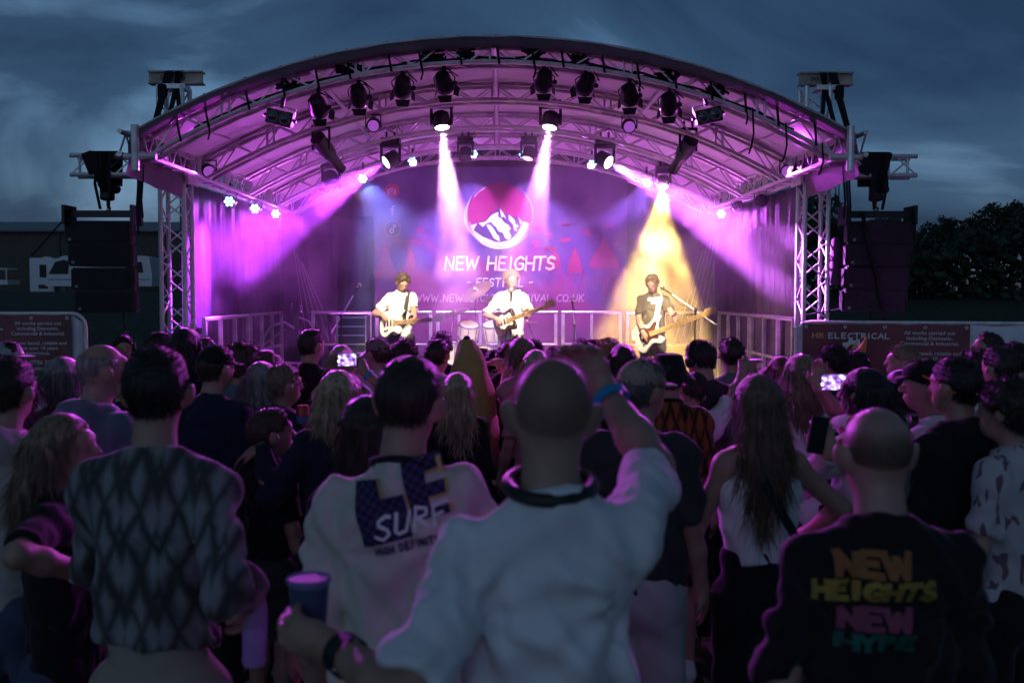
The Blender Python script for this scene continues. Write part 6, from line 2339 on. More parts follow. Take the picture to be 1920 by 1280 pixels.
def bandsman(px, ytop, Y, label, gd, rh, lh, **kw):
    p = at(px, ytop, Y)
    base = PI + kw.pop('turn', 0)
    loc = Vector((p.x, Y, DZ))
    Rm = Matrix.Rotation(-base, 3, 'Z')
    W2L = lambda v: Rm @ (Vector(v) - loc)
    kw['armR'] = (W2L(rh[0]), Rm @ Vector((-.6, .2, -.5)), Rm @ Vector(rh[1]), Rm @ Vector(rh[2]), .35)
    kw['armL'] = (W2L(lh[0]), Rm @ Vector((.6, .1, -.6)), Rm @ Vector(lh[1]), Rm @ Vector(lh[2]), .75)
    return person(loc, p.z - DZ - .012, label, base, group=BANDG, res=.0095, **kw)


def gpos(g, fn, u, v, d):
    return g.matrix_basis @ fn(u, v, d)


P1 = bandsman(752, 507, 12.25, 'guitarist in a white t-shirt bending over his white guitar', g1, (gpos(g1, fn1, -.10, .09, .06), (0, 1, -.1), (.75, 0, -.6)), (gpos(g1, fn1, .30, -.03, -.05), (0, -.9, .5), (-.2, -.3, .8)),
              hair='wavy', hcol='brown', tmat=TEE_W, bmat=CHAR, look=(12, -34, 0), turn=.12, sleeve=.75)
strap('strap', P1, g1, fn1, (-.2, 0, 0), (.2, .14, 0), mat('strap_dark', (.035, .03, .03), rough=.8))
P2 = bandsman(959, 507, 12.25, 'curly-haired singer in a white t-shirt playing at the centre microphone', g2, (gpos(g2, fn2, -.08, .06, .06), (0, 1, -.1), (.75, 0, -.6)), (gpos(g2, fn2, .32, -.03, -.05), (0, -.9, .5), (-.2, -.3, .8)),
              hair='curly', hcol='golden', tmat=TEE_W, bmat=OLIVE, look=(6, -6, 4), turn=.05, sleeve=.9, w=1.05)
strap('strap', P2, g2, fn2, (-.19, 0, 0), (.14, .12, 0), WHITEFAB)
P3 = bandsman(1225, 512, 12.25, 'bassist in a grey print t-shirt singing into the right microphone', g3, (gpos(g3, fn3, -.02, .04, .06), (0, 1, -.1), (.6, 0, -.8)), (gpos(g3, fn3, .42, -.03, -.05), (0, -.9, .5), (-.2, -.3, .8)),
              hair='wavy', hcol='darkblonde', tmat=cloth('faded_brown', (.11, .095, .07)), bmat=CHAR, look=(-14, -22, 0), turn=-.1, sleeve=.8)
strap('strap', P3, g3, fn3, (-.22, 0, 0), (.24, .16, 0), WHITEFAB, .06)
wristband(P3, 1, BLACK, 'bracelet')
# print on the bassist's chest
v, q = P3['shirt']
tree = BVHTree.FromPolygons([Vector(x) for x in v.tolist()], q.tolist())
vs, fs = [], []
for txt, zo, hh_ in (('MODERN', 1.305, .034), ('CO', 1.262, .03)):
    a, b = lettering(txt, hh_, .010, .12, .15, .03, seg=.012)
    for (u, w_) in a:
        hit = tree.ray_cast(Vector((-u * 1.15, .6, zo + w_ - .012 * (u / .1) ** 2)), Vector((0, -1, 0)))
        vs.append((-u * 1.15, (hit[0].y if hit[0] else .12) + .004, zo + w_ - .012 * (u / .1) ** 2))
    fs += [tuple(i + len(vs) - len(a) for i in t) for t in b]
mb = MB(); mb.add(vs, fs); mb.build('chest_print', WHITEFAB, P3['root'])
gs = thing('guitar_stand', 'spare guitar head standing at the rear behind the left railing', 'guitar', (at(556, 640, 13.9).x, 13.9, DZ))
mb = MB(); mb.prism([(-.03, 0), (.03, 0), (.022, .75), (-.022, .75)], -.012, .012, lambda u, v, d: (u, d, v + .35)); mb.build('neck', SUNB, gs)
mb = MB(); mb.prism([(-.022, 0), (.022, 0), (.05, .05), (.04, .19), (-.02, .2), (-.05, .06)], -.01, .01, lambda u, v, d: (u, d, v + 1.1)); mb.build('headstock', BLACK, gs)
for i in range(6):
    mb = MB(); mb.lathe([(.008, 0), (.01, .02), (.006, .025)], (-.045 if i % 2 else .045, 0, 1.14 + i * .02), (1 if i % 2 == 0 else -1, 0, 0), 8); mb.build('tuner', CHROME, gs)
mb = MB(); mb.prism([(u, v) for u, v in STRAT], -.02, .02, lambda u, v, d: (v, d, u + .25)); mb.build('body', SUNB, gs)
mb = MB(); mb.ptube([(-.15, .1, 0), (0, .03, .5), (.15, .1, 0)], .009, 6); mb.build('stand', BLACKM, gs)

# ------------------------------------------------------------------ the crowd
# patterned cloth: zigzag diamonds
def zigzag_mat(name, dark, light, sx=16.0, sz=11.0, amp=.55):
    m = bpy.data.materials.new('cloth_' + name)
    m.use_nodes = True
    t = m.node_tree; b = t.nodes['Principled BSDF']
    b.inputs['Roughness'].default_value = .9; b.inputs['Specular IOR Level'].default_value = .15
    b.inputs['Sheen Weight'].default_value = .25
    tcn = t.nodes.new('ShaderNodeTexCoord'); sp = t.nodes.new('ShaderNodeSeparateXYZ')
    nz = t.nodes.new('ShaderNodeTexNoise'); nz.inputs['Scale'].default_value = 9; nz.inputs['Detail'].default_value = 4
    L(t, tcn.outputs['Object'], nz.inputs['Vector'])
    L(t, tcn.outputs['Object'], sp.inputs[0])
    nf = math_node(t, 'MULTIPLY', math_node(t, 'SUBTRACT', nz.outputs[0], .5), .5)
    tri = math_node(t, 'PINGPONG', math_node(t, 'MULTIPLY', sp.outputs[0], sx), .5)
    v1 = math_node(t, 'ADD', math_node(t, 'MULTIPLY', sp.outputs[2], sz), math_node(t, 'MULTIPLY', tri, amp * 2))
    v1 = math_node(t, 'ADD', v1, nf)
    a = math_node(t, 'PINGPONG', v1, .5)
    v2 = math_node(t, 'SUBTRACT', math_node(t, 'MULTIPLY', sp.outputs[2], sz), math_node(t, 'MULTIPLY', tri, amp * 2))
    c = math_node(t, 'PINGPONG', math_node(t, 'ADD', v2, nf), .5)
    big = math_node(t, 'PINGPONG', math_node(t, 'MULTIPLY', v1, .5), .5)
    pr = math_node(t, 'MULTIPLY', math_node(t, 'MINIMUM', a, math_node(t, 'ADD', c, .06)), math_node(t, 'ADD', math_node(t, 'MULTIPLY', big, 1.6), .6))
    pr = math_node(t, 'ADD', pr, math_node(t, 'MULTIPLY', nf, .3))
    r = t.nodes.new('ShaderNodeValToRGB')
    r.color_ramp.elements[0].position = .07; r.color_ramp.elements[0].color = (*dark, 1)
    r.color_ramp.elements[1].position = .36; r.color_ramp.elements[1].color = (*light, 1)
    L(t, pr, r.inputs[0]); L(t, r.outputs[0], b.inputs['Base Color'])
    n2 = t.nodes.new('ShaderNodeTexNoise'); n2.inputs['Scale'].default_value = 180
    L(t, tcn.outputs['Object'], n2.inputs['Vector'])
    bp = t.nodes.new('ShaderNodeBump'); bp.inputs['Strength'].default_value = .3; bp.inputs['Distance'].default_value = .004
    L(t, n2.outputs[0], bp.inputs['Height']); L(t, bp.outputs[0], b.inputs['Normal'])
    return m


def blotch_mat(name, base, blot, scale, thr):
    m = bpy.data.materials.new('cloth_' + name)
    m.use_nodes = True
    t = m.node_tree; b = t.nodes['Principled BSDF']; b.inputs['Roughness'].default_value = .85
    tcn = t.nodes.new('ShaderNodeTexCoord'); mp = t.nodes.new('ShaderNodeMapping'); mp.inputs['Rotation'].default_value = (.3, .7, .4); mp.inputs['Scale'].default_value = (1, 1, .38)
    nz = t.nodes.new('ShaderNodeTexNoise'); nz.inputs['Scale'].default_value = scale; nz.inputs['Detail'].default_value = 1.5; nz.inputs['Distortion'].default_value = .4
    L(t, tcn.outputs['Object'], mp.inputs[0]); L(t, mp.outputs[0], nz.inputs['Vector'])
    r = t.nodes.new('ShaderNodeValToRGB'); r.color_ramp.elements[0].position = thr; r.color_ramp.elements[1].position = thr + .03
    r.color_ramp.elements[0].color = (*base, 1); r.color_ramp.elements[1].color = (*blot, 1)
    L(t, nz.outputs[0], r.inputs[0]); L(t, r.outputs[0], b.inputs['Base Color'])
    return m


IKAT = zigzag_mat('ikat', (.06, .06, .063), (.25, .255, .265), 11, 6.5, .7)
TIGER = zigzag_mat('rust_chevron', (.015, .012, .01), (.28, .085, .025), 7, 5.0, 1.3)
CAMOW = blotch_mat('white_floral', (.5, .5, .52), (.16, .10, .13), 26, .58)
SCARFM = blotch_mat('red_print_scarf', (.66, .66, .68), (.45, .03, .04), 24, .56)
BLKP = mat('black_plastic_gloss', (.015, .015, .017), rough=.3)

# --- nearest people
F1 = crowd(1032, 660, 1.82, 'bald man in a white t-shirt raising his wristbanded right arm, nearest the camera', hair='buzz', hcol='stubble', folds=1.6, skin='fair', tmat=TEE_W, bmat=DENIM, fine=True, w=.93, look=(0, 2, 2), tostage=False, turn=0, shoulder_tilt=.015,
           armR=('w', at(1128, 725, 2.26), (.7, -.3, -.55), (-.4, -.6, .1), (-.42, .12, .8), .95), armL=('w', at(628, 1212, 1.84), (-.2, -.7, -.6), (0, 1, .1), (-.85, .15, .25), .75), collar=None, sleeve=.88, lean=(.0, .0))
wristband(F1, 1, CYANB, back=.05, wd=.022, r=.040)
mb = MB(); nb_, s_ = F1['nb'], F1['s']
mb.ptube([nb_ + Vector((.077 * math.cos(a), .010 + .079 * math.sin(a), .052 + .014 * math.sin(a))) * s_ for a in [i * PI / 14 for i in range(28)]], .0135, 8, closed=True)
o = mb.build('neck_band', BLACK, F1['root'], True)
wristband(F1, -1, BLACK, 'watch', back=.045, wd=.035, r=.036)
c = thing('drink_cup', 'tall translucent plastic cup in the raised left hand of the bald man in white', 'cup', at(580, 1200, 1.93))
mb = MB(); mb.lathe([(.030, 0), (.031, .003), (.040, .118), (.043, .122), (.043, .126), (.039, .122), (.029, .006)], (0, 0, 0), (0, 0, 1), 28); mb.build('cup_wall', mat('cup_plastic', (.13, .2, .34), rough=.2, trans=.35), c, smooth=True)
mb = MB(); mb.lathe([(.030, .008), (.0365, .09), (.0, .09)], (0, 0, 0), (0, 0, 1), 24); mb.build('drink', mat('drink', (.05, .07, .14), rough=.15), c)
mb = MB(); mb.lathe([(.0395, .111), (.0445, .122), (.042, .127), (.039, .124)], (0, 0, 0), (0, 0, 1), 28); mb.build('rim', mat('cup_rim', (.45, .40, .75), rough=.25, trans=.4), c, smooth=True)
mb = MB(); mb.lathe([(.0325, .03), (.0366, .075), (.0364, .076), (.032, .03)], (0, 0, 0), (0, 0, 1), 28); mb.build('cup_print', mat('cup_print', (.3, .34, .42), rough=.5), c, smooth=True)

F2 = crowd(752, 668, 2.38, 'man with faded dark hair in a white t-shirt with checkered back print', folds=1.5, hair='fade', hcol='dark', tmat=TEE_OFF, bmat=CHAR, look=(-8, -4, 3), turn=-6, w=1.04, collar=BLK, tostage=False, shoulder_tilt=.02, sleeve=1.0, res=.0085, lean=(.0, 0))
CHK = bpy.data.materials.new('print_checker'); CHK.use_nodes = True
t_ = CHK.node_tree; b = t_.nodes['Principled BSDF']; b.inputs['Roughness'].default_value = .8
tcn = t_.nodes.new('ShaderNodeTexCoord'); mp = t_.nodes.new('ShaderNodeMapping'); mp.inputs['Rotation'].default_value = (0, R(14), 0); ck = t_.nodes.new('ShaderNodeTexChecker'); ck.inputs['Scale'].default_value = 82
ck.inputs[1].default_value = (.012, .01, .03, 1); ck.inputs[2].default_value = (.05, .035, .16, 1)
mp.inputs['Scale'].default_value = (1, .001, 1)
L(t_, tcn.outputs['Object'], mp.inputs[0]); L(t_, mp.outputs[0], ck.inputs[0]); L(t_, ck.outputs[0], b.inputs['Base Color'])
YSH = print_mat('straw', (.55, .42, .15))
k = .00118
cz2 = at(750, 945, 2.26).z
loc2 = lambda px: (F2['root'].matrix_basis.inverted() @ Vector((at(px, 945, 2.26).x, 2.26, 1.3))).x
cx2 = loc2(752)
rot2 = R(14)
yl = [grid_patch(*[a * k for a in r_]) for r_ in ((-42, 5, -34, 52), (4, -22, 12, 12), (88, 38, 97, 74), (84, -8, 92, 20), (84, -46, 92, -28), (48, 36, 90, 42), (48, -12, 86, -6))]
pl = [grid_patch(*[a * k for a in r_]) for r_ in ((-95, -72, -42, 52), (-42, -72, 4, 12), (10, -46, 50, 74), (50, 42, 88, 74), (50, -6, 84, 20), (50, -46, 84, -28))]
for g_ in yl:
    on_back(F2, *g_, 'back_print', YSH, .004, cz2, cx2, rot2)
for g_ in pl:
    on_back(F2, *g_, 'back_print', CHK, .0055, cz2, cx2, rot2)
v, f_ = lettering('SURF', 40 * k, 8 * k, .1, .2, .05, seg=.006, taper=.3)
on_back(F2, [(u * 1.0 + 5 * k, w_ - 62 * k) for u, w_ in v], f_, 'lettering', WHITEFAB, .0075, cz2, cx2, rot2)
v, f_ = lettering('HIGH DEFINITION', 14 * k, 4 * k, .2, 0, .03, seg=.008, taper=0)
on_back(F2, [(u * .8 - 2 * k, w_ - 94 * k) for u, w_ in v], f_, 'lettering', print_mat('navy', (.06, .03, .13)), .005, cz2, cx2, rot2)
F2b = crowd(690, 742, 3.0, 'long dark-haired person half hidden behind the man with the checkered print', hair='long', hcol='dark', tmat=BLK, bmat=BLK, female=True, hairlen=.35, tostage=False, turn=20)

F3 = crowd(288, 648, 2.52, 'black-haired man in a grey zigzag patterned jacket holding a bottle', hair='short', hcol='black', top='long', tmat=IKAT, bmat=BEIGE, look=(10, 0, 0), w=1.0, tostage=False, turn=-3, fine=True,
           armR=('w', at(478, 1098, 2.56), (.05, -1, 0), (-1, .1, 0), (-.1, .25, -.9), .7), armL=((-.13, .30, 1.02), (-.9, -.5, -.2), (0, 1, 0), (.5, .6, .2)), sleeve=1.9, lean=(.0, 0), shoulder_tilt=-.005, hemz=1.03)
mb = MB(); mb.lathe([(.0, 0), (.028, .002), (.032, .012), (.031, .04), (.0325, .10), (.0305, .105), (.0325, .11), (.031, .155), (.022, .185), (.014, .2), (.0135, .215)], (0, 0, 0), (0, 0, 1), 24)
bt = thing('plastic_bottle', 'clear plastic bottle glowing violet in the hand of the zigzag jacket man', 'bottle', at(476, 1246, 2.56), (0, .04, 0))
mb.build('bottle', mat('bottle_plastic', (.62, .55, .85), rough=.2, trans=.6, coat=.3), bt, smooth=True)
mb = MB(); mb.lathe([(.016, .205), (.0165, .222), (.014, .225)], (0, 0, 0), (0, 0, 1), 18); mb.build('cap', mat('bottle_cap', (.4, .45, .7), rough=.4), bt)

F36 = crowd(1655, 755, 2.06, 'bald man in a black t-shirt printed NEW HEIGHTS in coloured blocks', hair='thin', hcol='stubble', folds=1.7, skin='pink', tmat=BLK, bmat=CHAR, w=1.0, look=(0, -3, 0), tostage=False, turn=0, armL=((-.17, .22, .95), (-.35, -1, -.2)), armR=((.17, .24, .95), (.35, -1, -.2)), sleeve=.95, big=.98)
mb = None
inv = F36['root'].matrix_basis.inverted()
for txt, py, wpx, hpx, col in (('NEW', 1075, 156, 50, (.34, .14, .05)), ('HEIGHTS', 1125, 246, 42, (.34, .25, .045)), ('NEW', 1178, 152, 44, (.27, .06, .12)), ('HYPE', 1222, 150, 36, (.015, .13, .09))):
    c3 = at(1665, py, 1.9); lc = inv @ c3
    kk = 1.9 / FPX
    v, f_ = lettering(txt, hpx * kk, hpx * kk * .36, .13, 0, .01, seg=.008, taper=0, wide=1.05)
    xs_ = [p_[0] for p_ in v]; sc = wpx * kk / (max(xs_) - min(xs_))
    on_back(F36, [(u * sc, (w_ - hpx * kk * .5) * .8) for u, w_ in v], f_, 'lettering', print_mat('block_' + txt.lower() + str(py), col, .85), .004, lc.z, lc.x)

F4 = crowd(108, 775, 2.95, 'long fair-haired woman in a black top laughing in profile at the far left', hair='long', hcol='darkblonde', tmat=BLK, bmat=DENIM, female=True, hairlen=.2, tostage=False, turn=-78, look=(-14, 4, 0), fine=True, res=.009, w=1.1,
           armR=('w', at(165, 1075, 2.75), (.3, -.9, -.2), (0, 0, -1), (.9, .1, 0), .4))
wristband(F4, 1, WHITEFAB, back=.03, wd=.02)
F35 = crowd(1425, 702, 3.5, 'long-haired woman in a white tank top and black trousers, back turned', hair='long', hcol='lightbrown', top='tank', tmat=TEE_W, bmat=BLK, female=True, hairlen=.34, w=1.08, hemz=.96, tostage=False, turn=4, armL=((-.30, .05, .82), (-1, -.6, 0)), armR=((.27, .22, 1.0), (.8, -.6, 0)))
v, f_ = lettering('RESTAGE', .018, .005, .15, 0, .01, seg=.01, taper=0)
on_back(F35, v, f_, 'lettering', BLKP, .004, at(1425, 950, 3.4).z, 0)
mb = MB(); nb_ = F35['nb']; mb.ribbon([nb_ + Vector((-.06, -.02, .04)), nb_ + Vector((-.02, -.135, -.1)), nb_ + Vector((.08, -.15, -.28)), nb_ + Vector((.17, -.10, -.42)), nb_ + Vector((.2, .0, -.5))], .03, (1, 0, .5), .006); mb.build('bag_strap', STRAP, F35['root'])
F30 = crowd(1195, 652, 3.5, 'older man in a beige baseball cap, dark grey t-shirt and white shorts', hair='short', hcol='pepper', tmat=CHAR, bottom='shorts', bmat=cloth('pale_short', (.5, .47, .5)), skin='fair', hat=.035, w=1.18, look=(-38, 0, 0), tostage=False, turn=-14, sleeve=.85)
cap_on(F30, cloth('beige_cap', (.36, .31, .23)))
F40 = crowd(1805, 668, 3.7, 'dark cropped-hair man in a black hooded top with an orange pencil behind the ear', hair='short', hcol='black', top='hoodie', tmat=BLK, bottom='loose', bmat=LGREY, tostage=False, turn=18, look=(14, 0, 0), w=1.0)
mb = MB(); mb.tube((-.088, -.06, -.02), (-.085, .10, .045), .004, 6); on_head(F40, mb, 'pencil', mat('orange_pencil', (.8, .22, .04), rough=.4))
F39 = crowd(1752, 660, 4.1, 'man in a black flat cap and white t-shirt looking left, headphones round his neck', hair='short', hcol='black', tmat=TEE_W, bmat=GREY, tostage=False, turn=42, look=(28, 2, 0), hat=.03, res=.0095)
cap_on(F39, BLK, kind='flat'); phones_on(F39, BLKP, True)
F5 = crowd(178, 640, 3.85, 'older man with thin grey hair in a blue-grey fleece', hair='thin', hcol='grey', top='hoodie', tmat=FLEECE, bmat=DENIM, tostage=False, turn=-28, look=(-22, 0, 0), w=1.15, res=.0105)
F6 = crowd(5, 668, 3.3, 'dark-haired person in a pale hooded jacket cut by the left picture edge', hair='short', hcol='dark', top='hoodie', tmat=cloth('pale_jacket', (.42, .40, .38)), bmat=DENIM, tostage=False, turn=-10, w=1.1)
F54 = crowd(112, 670, 4.7, 'grey curly-haired person behind the man in the fleece', hair='shaggy', hcol='grey', tmat=WINE, bmat=BLK, tostage=False, turn=-20, female=True)
F7 = crowd(397, 634, 4.8, 'man in a black baseball cap and navy t-shirt', hair='short', hcol='dark', tmat=NAVYC, bmat=BLK, hat=.03, tostage=False, turn=-22, look=(-12, 0, 0), w=1.2)
cap_on(F7, BLK)
F8 = crowd(446, 638, 5.4, 'young man with wavy brown hair in a teal top', hair='curly', hcol='brown', top='long', tmat=TEAL, bmat=BLK, tostage=False, turn=-26, look=(-14, -6, 0))
F9 = crowd(487, 678, 5.0, 'woman with long grey-violet hair in a dark top', hair='long', hcol='grey', tmat=BLK, bmat=BLK, female=True, hairlen=.2, tostage=False, turn=-18)
F10 = crowd(508, 652, 6.2, 'auburn-haired woman tipping her face up', hair='bob', hcol='auburn', tmat=BLK, bmat=BLK, female=True, tostage=False, turn=-60, look=(-10, 22, 0))
F11 = crowd(523, 681, 5.0, 'teenage boy with glasses and cropped hair in a dark hooded top', hair='short', hcol='darkblonde', top='hoodie', tmat=NAVYC, bmat=BLK, tostage=False, turn=-30, look=(-20, 0, 0), res=.0105)
glasses_on(F11, BLKP)
F12 = crowd(500, 764, 4.3, 'small boy in shorts looking right with a hand on his shoulder', hair='short', hcol='brown', tmat=BLK, bottom='shorts', bmat=CHAR, tostage=False, turn=-38, look=(-22, 4, 0), child=True, res=.0095)
F13 = crowd(634, 690, 4.2, 'woman with blonde bobbed hair in a navy jumper resting a hand on the boy', hair='bob', hcol='blonde', top='long', tmat=NAVYC, bmat=BLK, female=True, w=1.25, hairlen=.09, tostage=False, turn=10, armL=('w', at(492, 838, 4.22), (-.2, -.3, -.8), (0, 0, -1), (-.8, .1, -.3), .3), res=.0095)
wristband(F13, -1, BLKP, 'watch', back=.01, wd=.03)
F14 = crowd(579, 615, 6.6, 'man with neat dark hair in a black t-shirt left of the boom microphone', hair='short', hcol='dark', tmat=BLK, bmat=BLK, tostage=False, turn=-14, look=(-24, 0, 0), w=1.15)
F15 = crowd(640, 645, 6.2, 'blonde woman with tied-back hair behind the phone filming', hair='ponytail', hcol='blonde', tmat=LGREY, bmat=DENIM, female=True, tostage=False, turn=6)
F16 = crowd(652, 700, 5.4, 'blonde person in a strapped top holding up a phone with lit screen', hair='long', hcol='darkblonde', top='tank', tmat=PINKC, bmat=BLK, female=True, hairlen=.12, tostage=False, turn=4, armR=('w', at(683, 697, 5.55), (.7, -.1, -.6), (-.3, -1, .2), (-.4, .3, .7), .6))
wristband(F16, 1, CYANB, back=.03)
phone(at(651, 674, 5.55), 0, 'lit smartphone held up filming, left of the curly dark heads', size=(.078, .112 * 1.0))
F17 = crowd(711, 624, 6.9, 'man in a backwards cap and pale printed t-shirt', hair='short', hcol='brown', tmat=LGREY, bmat=BLK, hat=.03, tostage=False, turn=20, look=(30, 0, 0), w=1.05)
cap_on(F17, cloth('grey_cap', (.22, .17, .18)), back=True)
for i_, (txt, wz) in enumerate((('PINEAPPLE', .0), ('RAVE', -.07))):
    v, f_ = lettering(txt, .05, .010, .15, .1, .04, seg=.015)
    on_back(F17, [(u * .75, w_ * 1.0) for u, w_ in v], f_, 'lettering', BLKP, .005, F17['shz'] - .12 + wz, .03)
F18 = crowd(757, 634, 6.9, 'person with a round head of dark curls in front of the left guitarist', hair='curly', hcol='dark', tmat=WINE, bmat=BLK, tostage=False)
F20 = crowd(817, 634, 6.4, 'person with swept-up dark hair and a pale ruffled hood', hair='short', hcol='dark', top='hoodie', tmat=cloth('pale_lilac', (.45, .42, .48)), bmat=BLK, tostage=False, turn=-8, look=(-16, 0, 0))
F19 = crowd(826, 620, 7.2, 'tall man with cropped dark hair right behind the pale ruffled hood', hair='short', hcol='dark', tmat=NAVYC, bmat=BLK, tostage=False, turn=-10, w=1.05)
F22 = crowd(858, 698, 5.3, 'blonde girl with a glittery red headband and dark jacket', hair='long', hcol='blonde', top='long', tmat=BLK, bmat=BLK, female=True, hairlen=.22, tostage=False)
mb = MB(); mb.ptube([(.092 * math.cos(a), .012, .02 + .098 * math.sin(a)) for a in [i * PI / 14 for i in range(15)]], .009, 6); on_head(F22, mb, 'headband', mat('red_headband', (.5, .04, .05), rough=.4))
# person dressed as a banana
FB = crowd(884, 708, 6.3, 'person in a yellow banana costume with pointed hood', hair='none', tmat=YELC, bmat=YELC, top='dress', tostage=False, turn=0)
def banana(P):
    z = P[:, 2]
    t = (z - .55) / (FB['H'] + .26 - .55)
    w_ = .165 * np.clip(np.sin(np.clip(t * .84 + .14, 0, 1) * PI), 0, 1) ** .62 + .006
    cx_ = -.05 * np.clip(t - .5, 0, 1) ** 2 * 2
    y = P[:, 1] + .02 + .10 * np.clip(t - .3, 0, 1)
    a = np.arctan2(P[:, 0] - cx_, y)
    r = np.sqrt((P[:, 0] - cx_) ** 2 + (y * 1.1) ** 2)
    return np.maximum((r - w_ * (1 + .04 * np.cos(a * 5)) + .006 * np.sin(z * 25 + a * 3)) * .8, np.maximum(.55 - z, z - FB['H'] - .255))
v, q = surface(banana, [-.34, -.4, .5], [.34, .34, FB['H'] + .3], .014)
bs = link('banana_suit', np_mesh('banana_suit', v, q, YELC), FB['root'])
zt_ = v[:, 2].max()
tv = v[v[:, 2] > zt_ - .02].mean(0)
mb = MB(); mb.lathe([(.034, -.035), (.03, .0), (.02, .02), (.008, .03)], tv.tolist(), (0, 0, 1), 12); mb.build('tip', BLACK, bs, True)
F23 = crowd(945, 638, 6.7, 'man in a black t-shirt with a small print low on his back, head tilted', hair='short', hcol='black', tmat=BLK, bmat=BLK, tostage=False, turn=-6, look=(0, 0, 14), w=1.1)
v, f_ = lettering('HEIGHTS', .03, .008, .1, .1, .05)
on_back(F23, [(w_ + .03, -u * .8) for u, w_ in v], f_, 'lettering', print_mat('pink_small', (.5, .3, .45)), .005, F23['shz'] - .34, 0)
F24 = crowd(986, 632, 6.2, 'woman with tousled fair hair in a pink top, arm round her neighbour', hair='shaggy', hcol='darkblonde', tmat=PINKC, bmat=BLK, female=True, tostage=False, turn=14, look=(20, 0, -8), armL=('w', at(950, 680, 6.5), (0, -.5, -.4), (0, .5, -.5), (-.9, .2, .2), .3))
F24b = crowd(1006, 655, 5.9, 'fair-haired woman just behind the pink top with loose hair', hair='long', hcol='blonde', tmat=PINKC, bmat=BLK, female=True, hairlen=.12, tostage=False, turn=10)
F25 = crowd(1001, 628, 7.6, 'person in a black cap near the singer', hair='short', hcol='black', tmat=BLK, bmat=BLK, hat=.03, tostage=False)
cap_on(F25, BLK, brim=False)
F26 = crowd(1040, 648, 8.3, 'small round dark head seen above the bald man', hair='short', hcol='dark', tmat=BLK, bmat=BLK, tostage=False)
F27 = crowd(1092, 634, 6.8, 'dark-haired person behind the raised fist', hair='short', hcol='dark', tmat=BLK, bmat=BLK, tostage=False, turn=6)
F28 = crowd(1112, 630, 7.8, 'person in a dark beanie behind the raised forearm', hair='short', hcol='black', tmat=BLK, bmat=BLK, hat=.02, tostage=False)
cap_on(F28, BLK, brim=False, strap=False)
F29 = crowd(1141, 632, 7.4, 'person with a golden curly mop left of the bass guitar', hair='curly', hcol='golden', tmat=BLK, bmat=BLK, tostage=False)
F29b = crowd(1168, 642, 6.6, 'long-haired person behind the beige baseball cap', hair='bob', hcol='dark', tmat=BLK, bmat=BLK, female=True, tostage=False)
F31 = crowd(1255, 644, 4.9, 'man in a black bucket hat and rust chevron shirt', hair='short', hcol='black', tmat=TIGER, bmat=BLK, bottom='shorts', hat=.045, tostage=False, turn=-4, w=1.15, sleeve=1.0, collar=BLK)
cap_on(F31, BLK, kind='bucket')
F32 = crowd(1292, 690, 5.3, 'white t-shirt person hugged between friends, face hidden', hair='short', hcol='dark', tmat=TEE_W, bmat=BLK, tostage=False, turn=0, look=(0, -20, 20), armR=('w', at(1392, 700, 5.6), (.3, -.8, -.4), (0, 1, 0), (.2, .4, .8), .3))
F33 = crowd(1325, 634, 5.6, 'man with dark hair and big headphones leaning in, arms round both neighbours', hair='short', hcol='black', tmat=CHAR, bmat=BLK, tostage=False, turn=14, look=(16, -12, 0), armL=('w', at(1258, 722, 5.2), (-.4, -.8, -.3), (0, .4, -1), (-.8, -.2, -.2), .3), armR=('w', at(1392, 690, 5.9), (.4, -.7, -.4), (0, .4, -1), (.5, .2, .3), .3), w=1.05)
phones_on(F33, BLKP)
F34 = crowd(1374, 632, 6.3, 'man with cropped dark hair, wristbanded friend\'s hand on his shoulder', hair='short', hcol='dark', tmat=GREY, bmat=BLK, tostage=False, turn=8)
wristband(F33, 1, CYANB, back=.02)
F34b = crowd(1400, 676, 7.0, 'person with pinkish loose hair by the right railing', hair='bob', hcol='auburn', tmat=BLK, bmat=BLK, female=True, tostage=False)
F37 = crowd(1505, 664, 4.9, 'fair long-haired woman in a white t-shirt holding a phone sideways', hair='long', hcol='darkblonde', tmat=TEE_W, bmat=BLK, female=True, hairlen=.16, tostage=False, turn=4, armR=('w', at(1536, 726, 4.52), (.6, -.3, -.6), (-.2, -1, .1), (.0, .2, .9), .6), res=.010)
phone(at(1563, 716, 4.5), 0, 'lit smartphone held sideways showing the stage, right of the long hair', size=(.078, .125))
F48 = crowd(1466, 665, 6.5, 'auburn-haired woman by the right railing', hair='bob', hcol='auburn', tmat=WINE, bmat=BLK, female=True, tostage=False, turn=10)
F38 = crowd(1628, 690, 3.9, 'dark-haired woman wrapped in a red printed white scarf with a phone in hand', hair='long', hcol='black', top='long', tmat=cloth('pale_top', (.5, .48, .52)), bmat=BLK, female=True, hairlen=.1, w=1.15, tostage=False, turn=22, look=(20, 4, 0),
           armL=('w', at(1556, 850, 3.55), (-.8, -.3, -.5), (0, 1, 0), (-.2, 0, 1), .6), fine=True, res=.010)
fs = SDF(); nb_ = F38['nb']
fs.torus(nb_ + Vector((.0, .0, .05)), .085, .045, .02, (1.05, 1), (-.2, .1, 0)); fs.ell(nb_ + Vector((-.02, -.08, .0)), (.13, .06, .10), .04); fs.ell(nb_ + Vector((-.12, -.02, -.03)), (.07, .07, .05), .03)
v, q = surface(lambda P: fs(P) + .008 * np.sin(P[:, 0] * 45 + P[:, 2] * 60) + .006 * np.sin(P[:, 2] * 90 - P[:, 0] * 30), nb_ - Vector((.3, .25, .25)), nb_ + Vector((.3, .25, .25)), .009)
link('scarf', np_mesh('scarf', v, q, SCARFM), F38['root'])
phone(at(1533, 815, 3.52), .15, 'dark unlit smartphone held upright in front of the scarf', tilt=0, lit=False, roll=.18, size=(.066, .135))
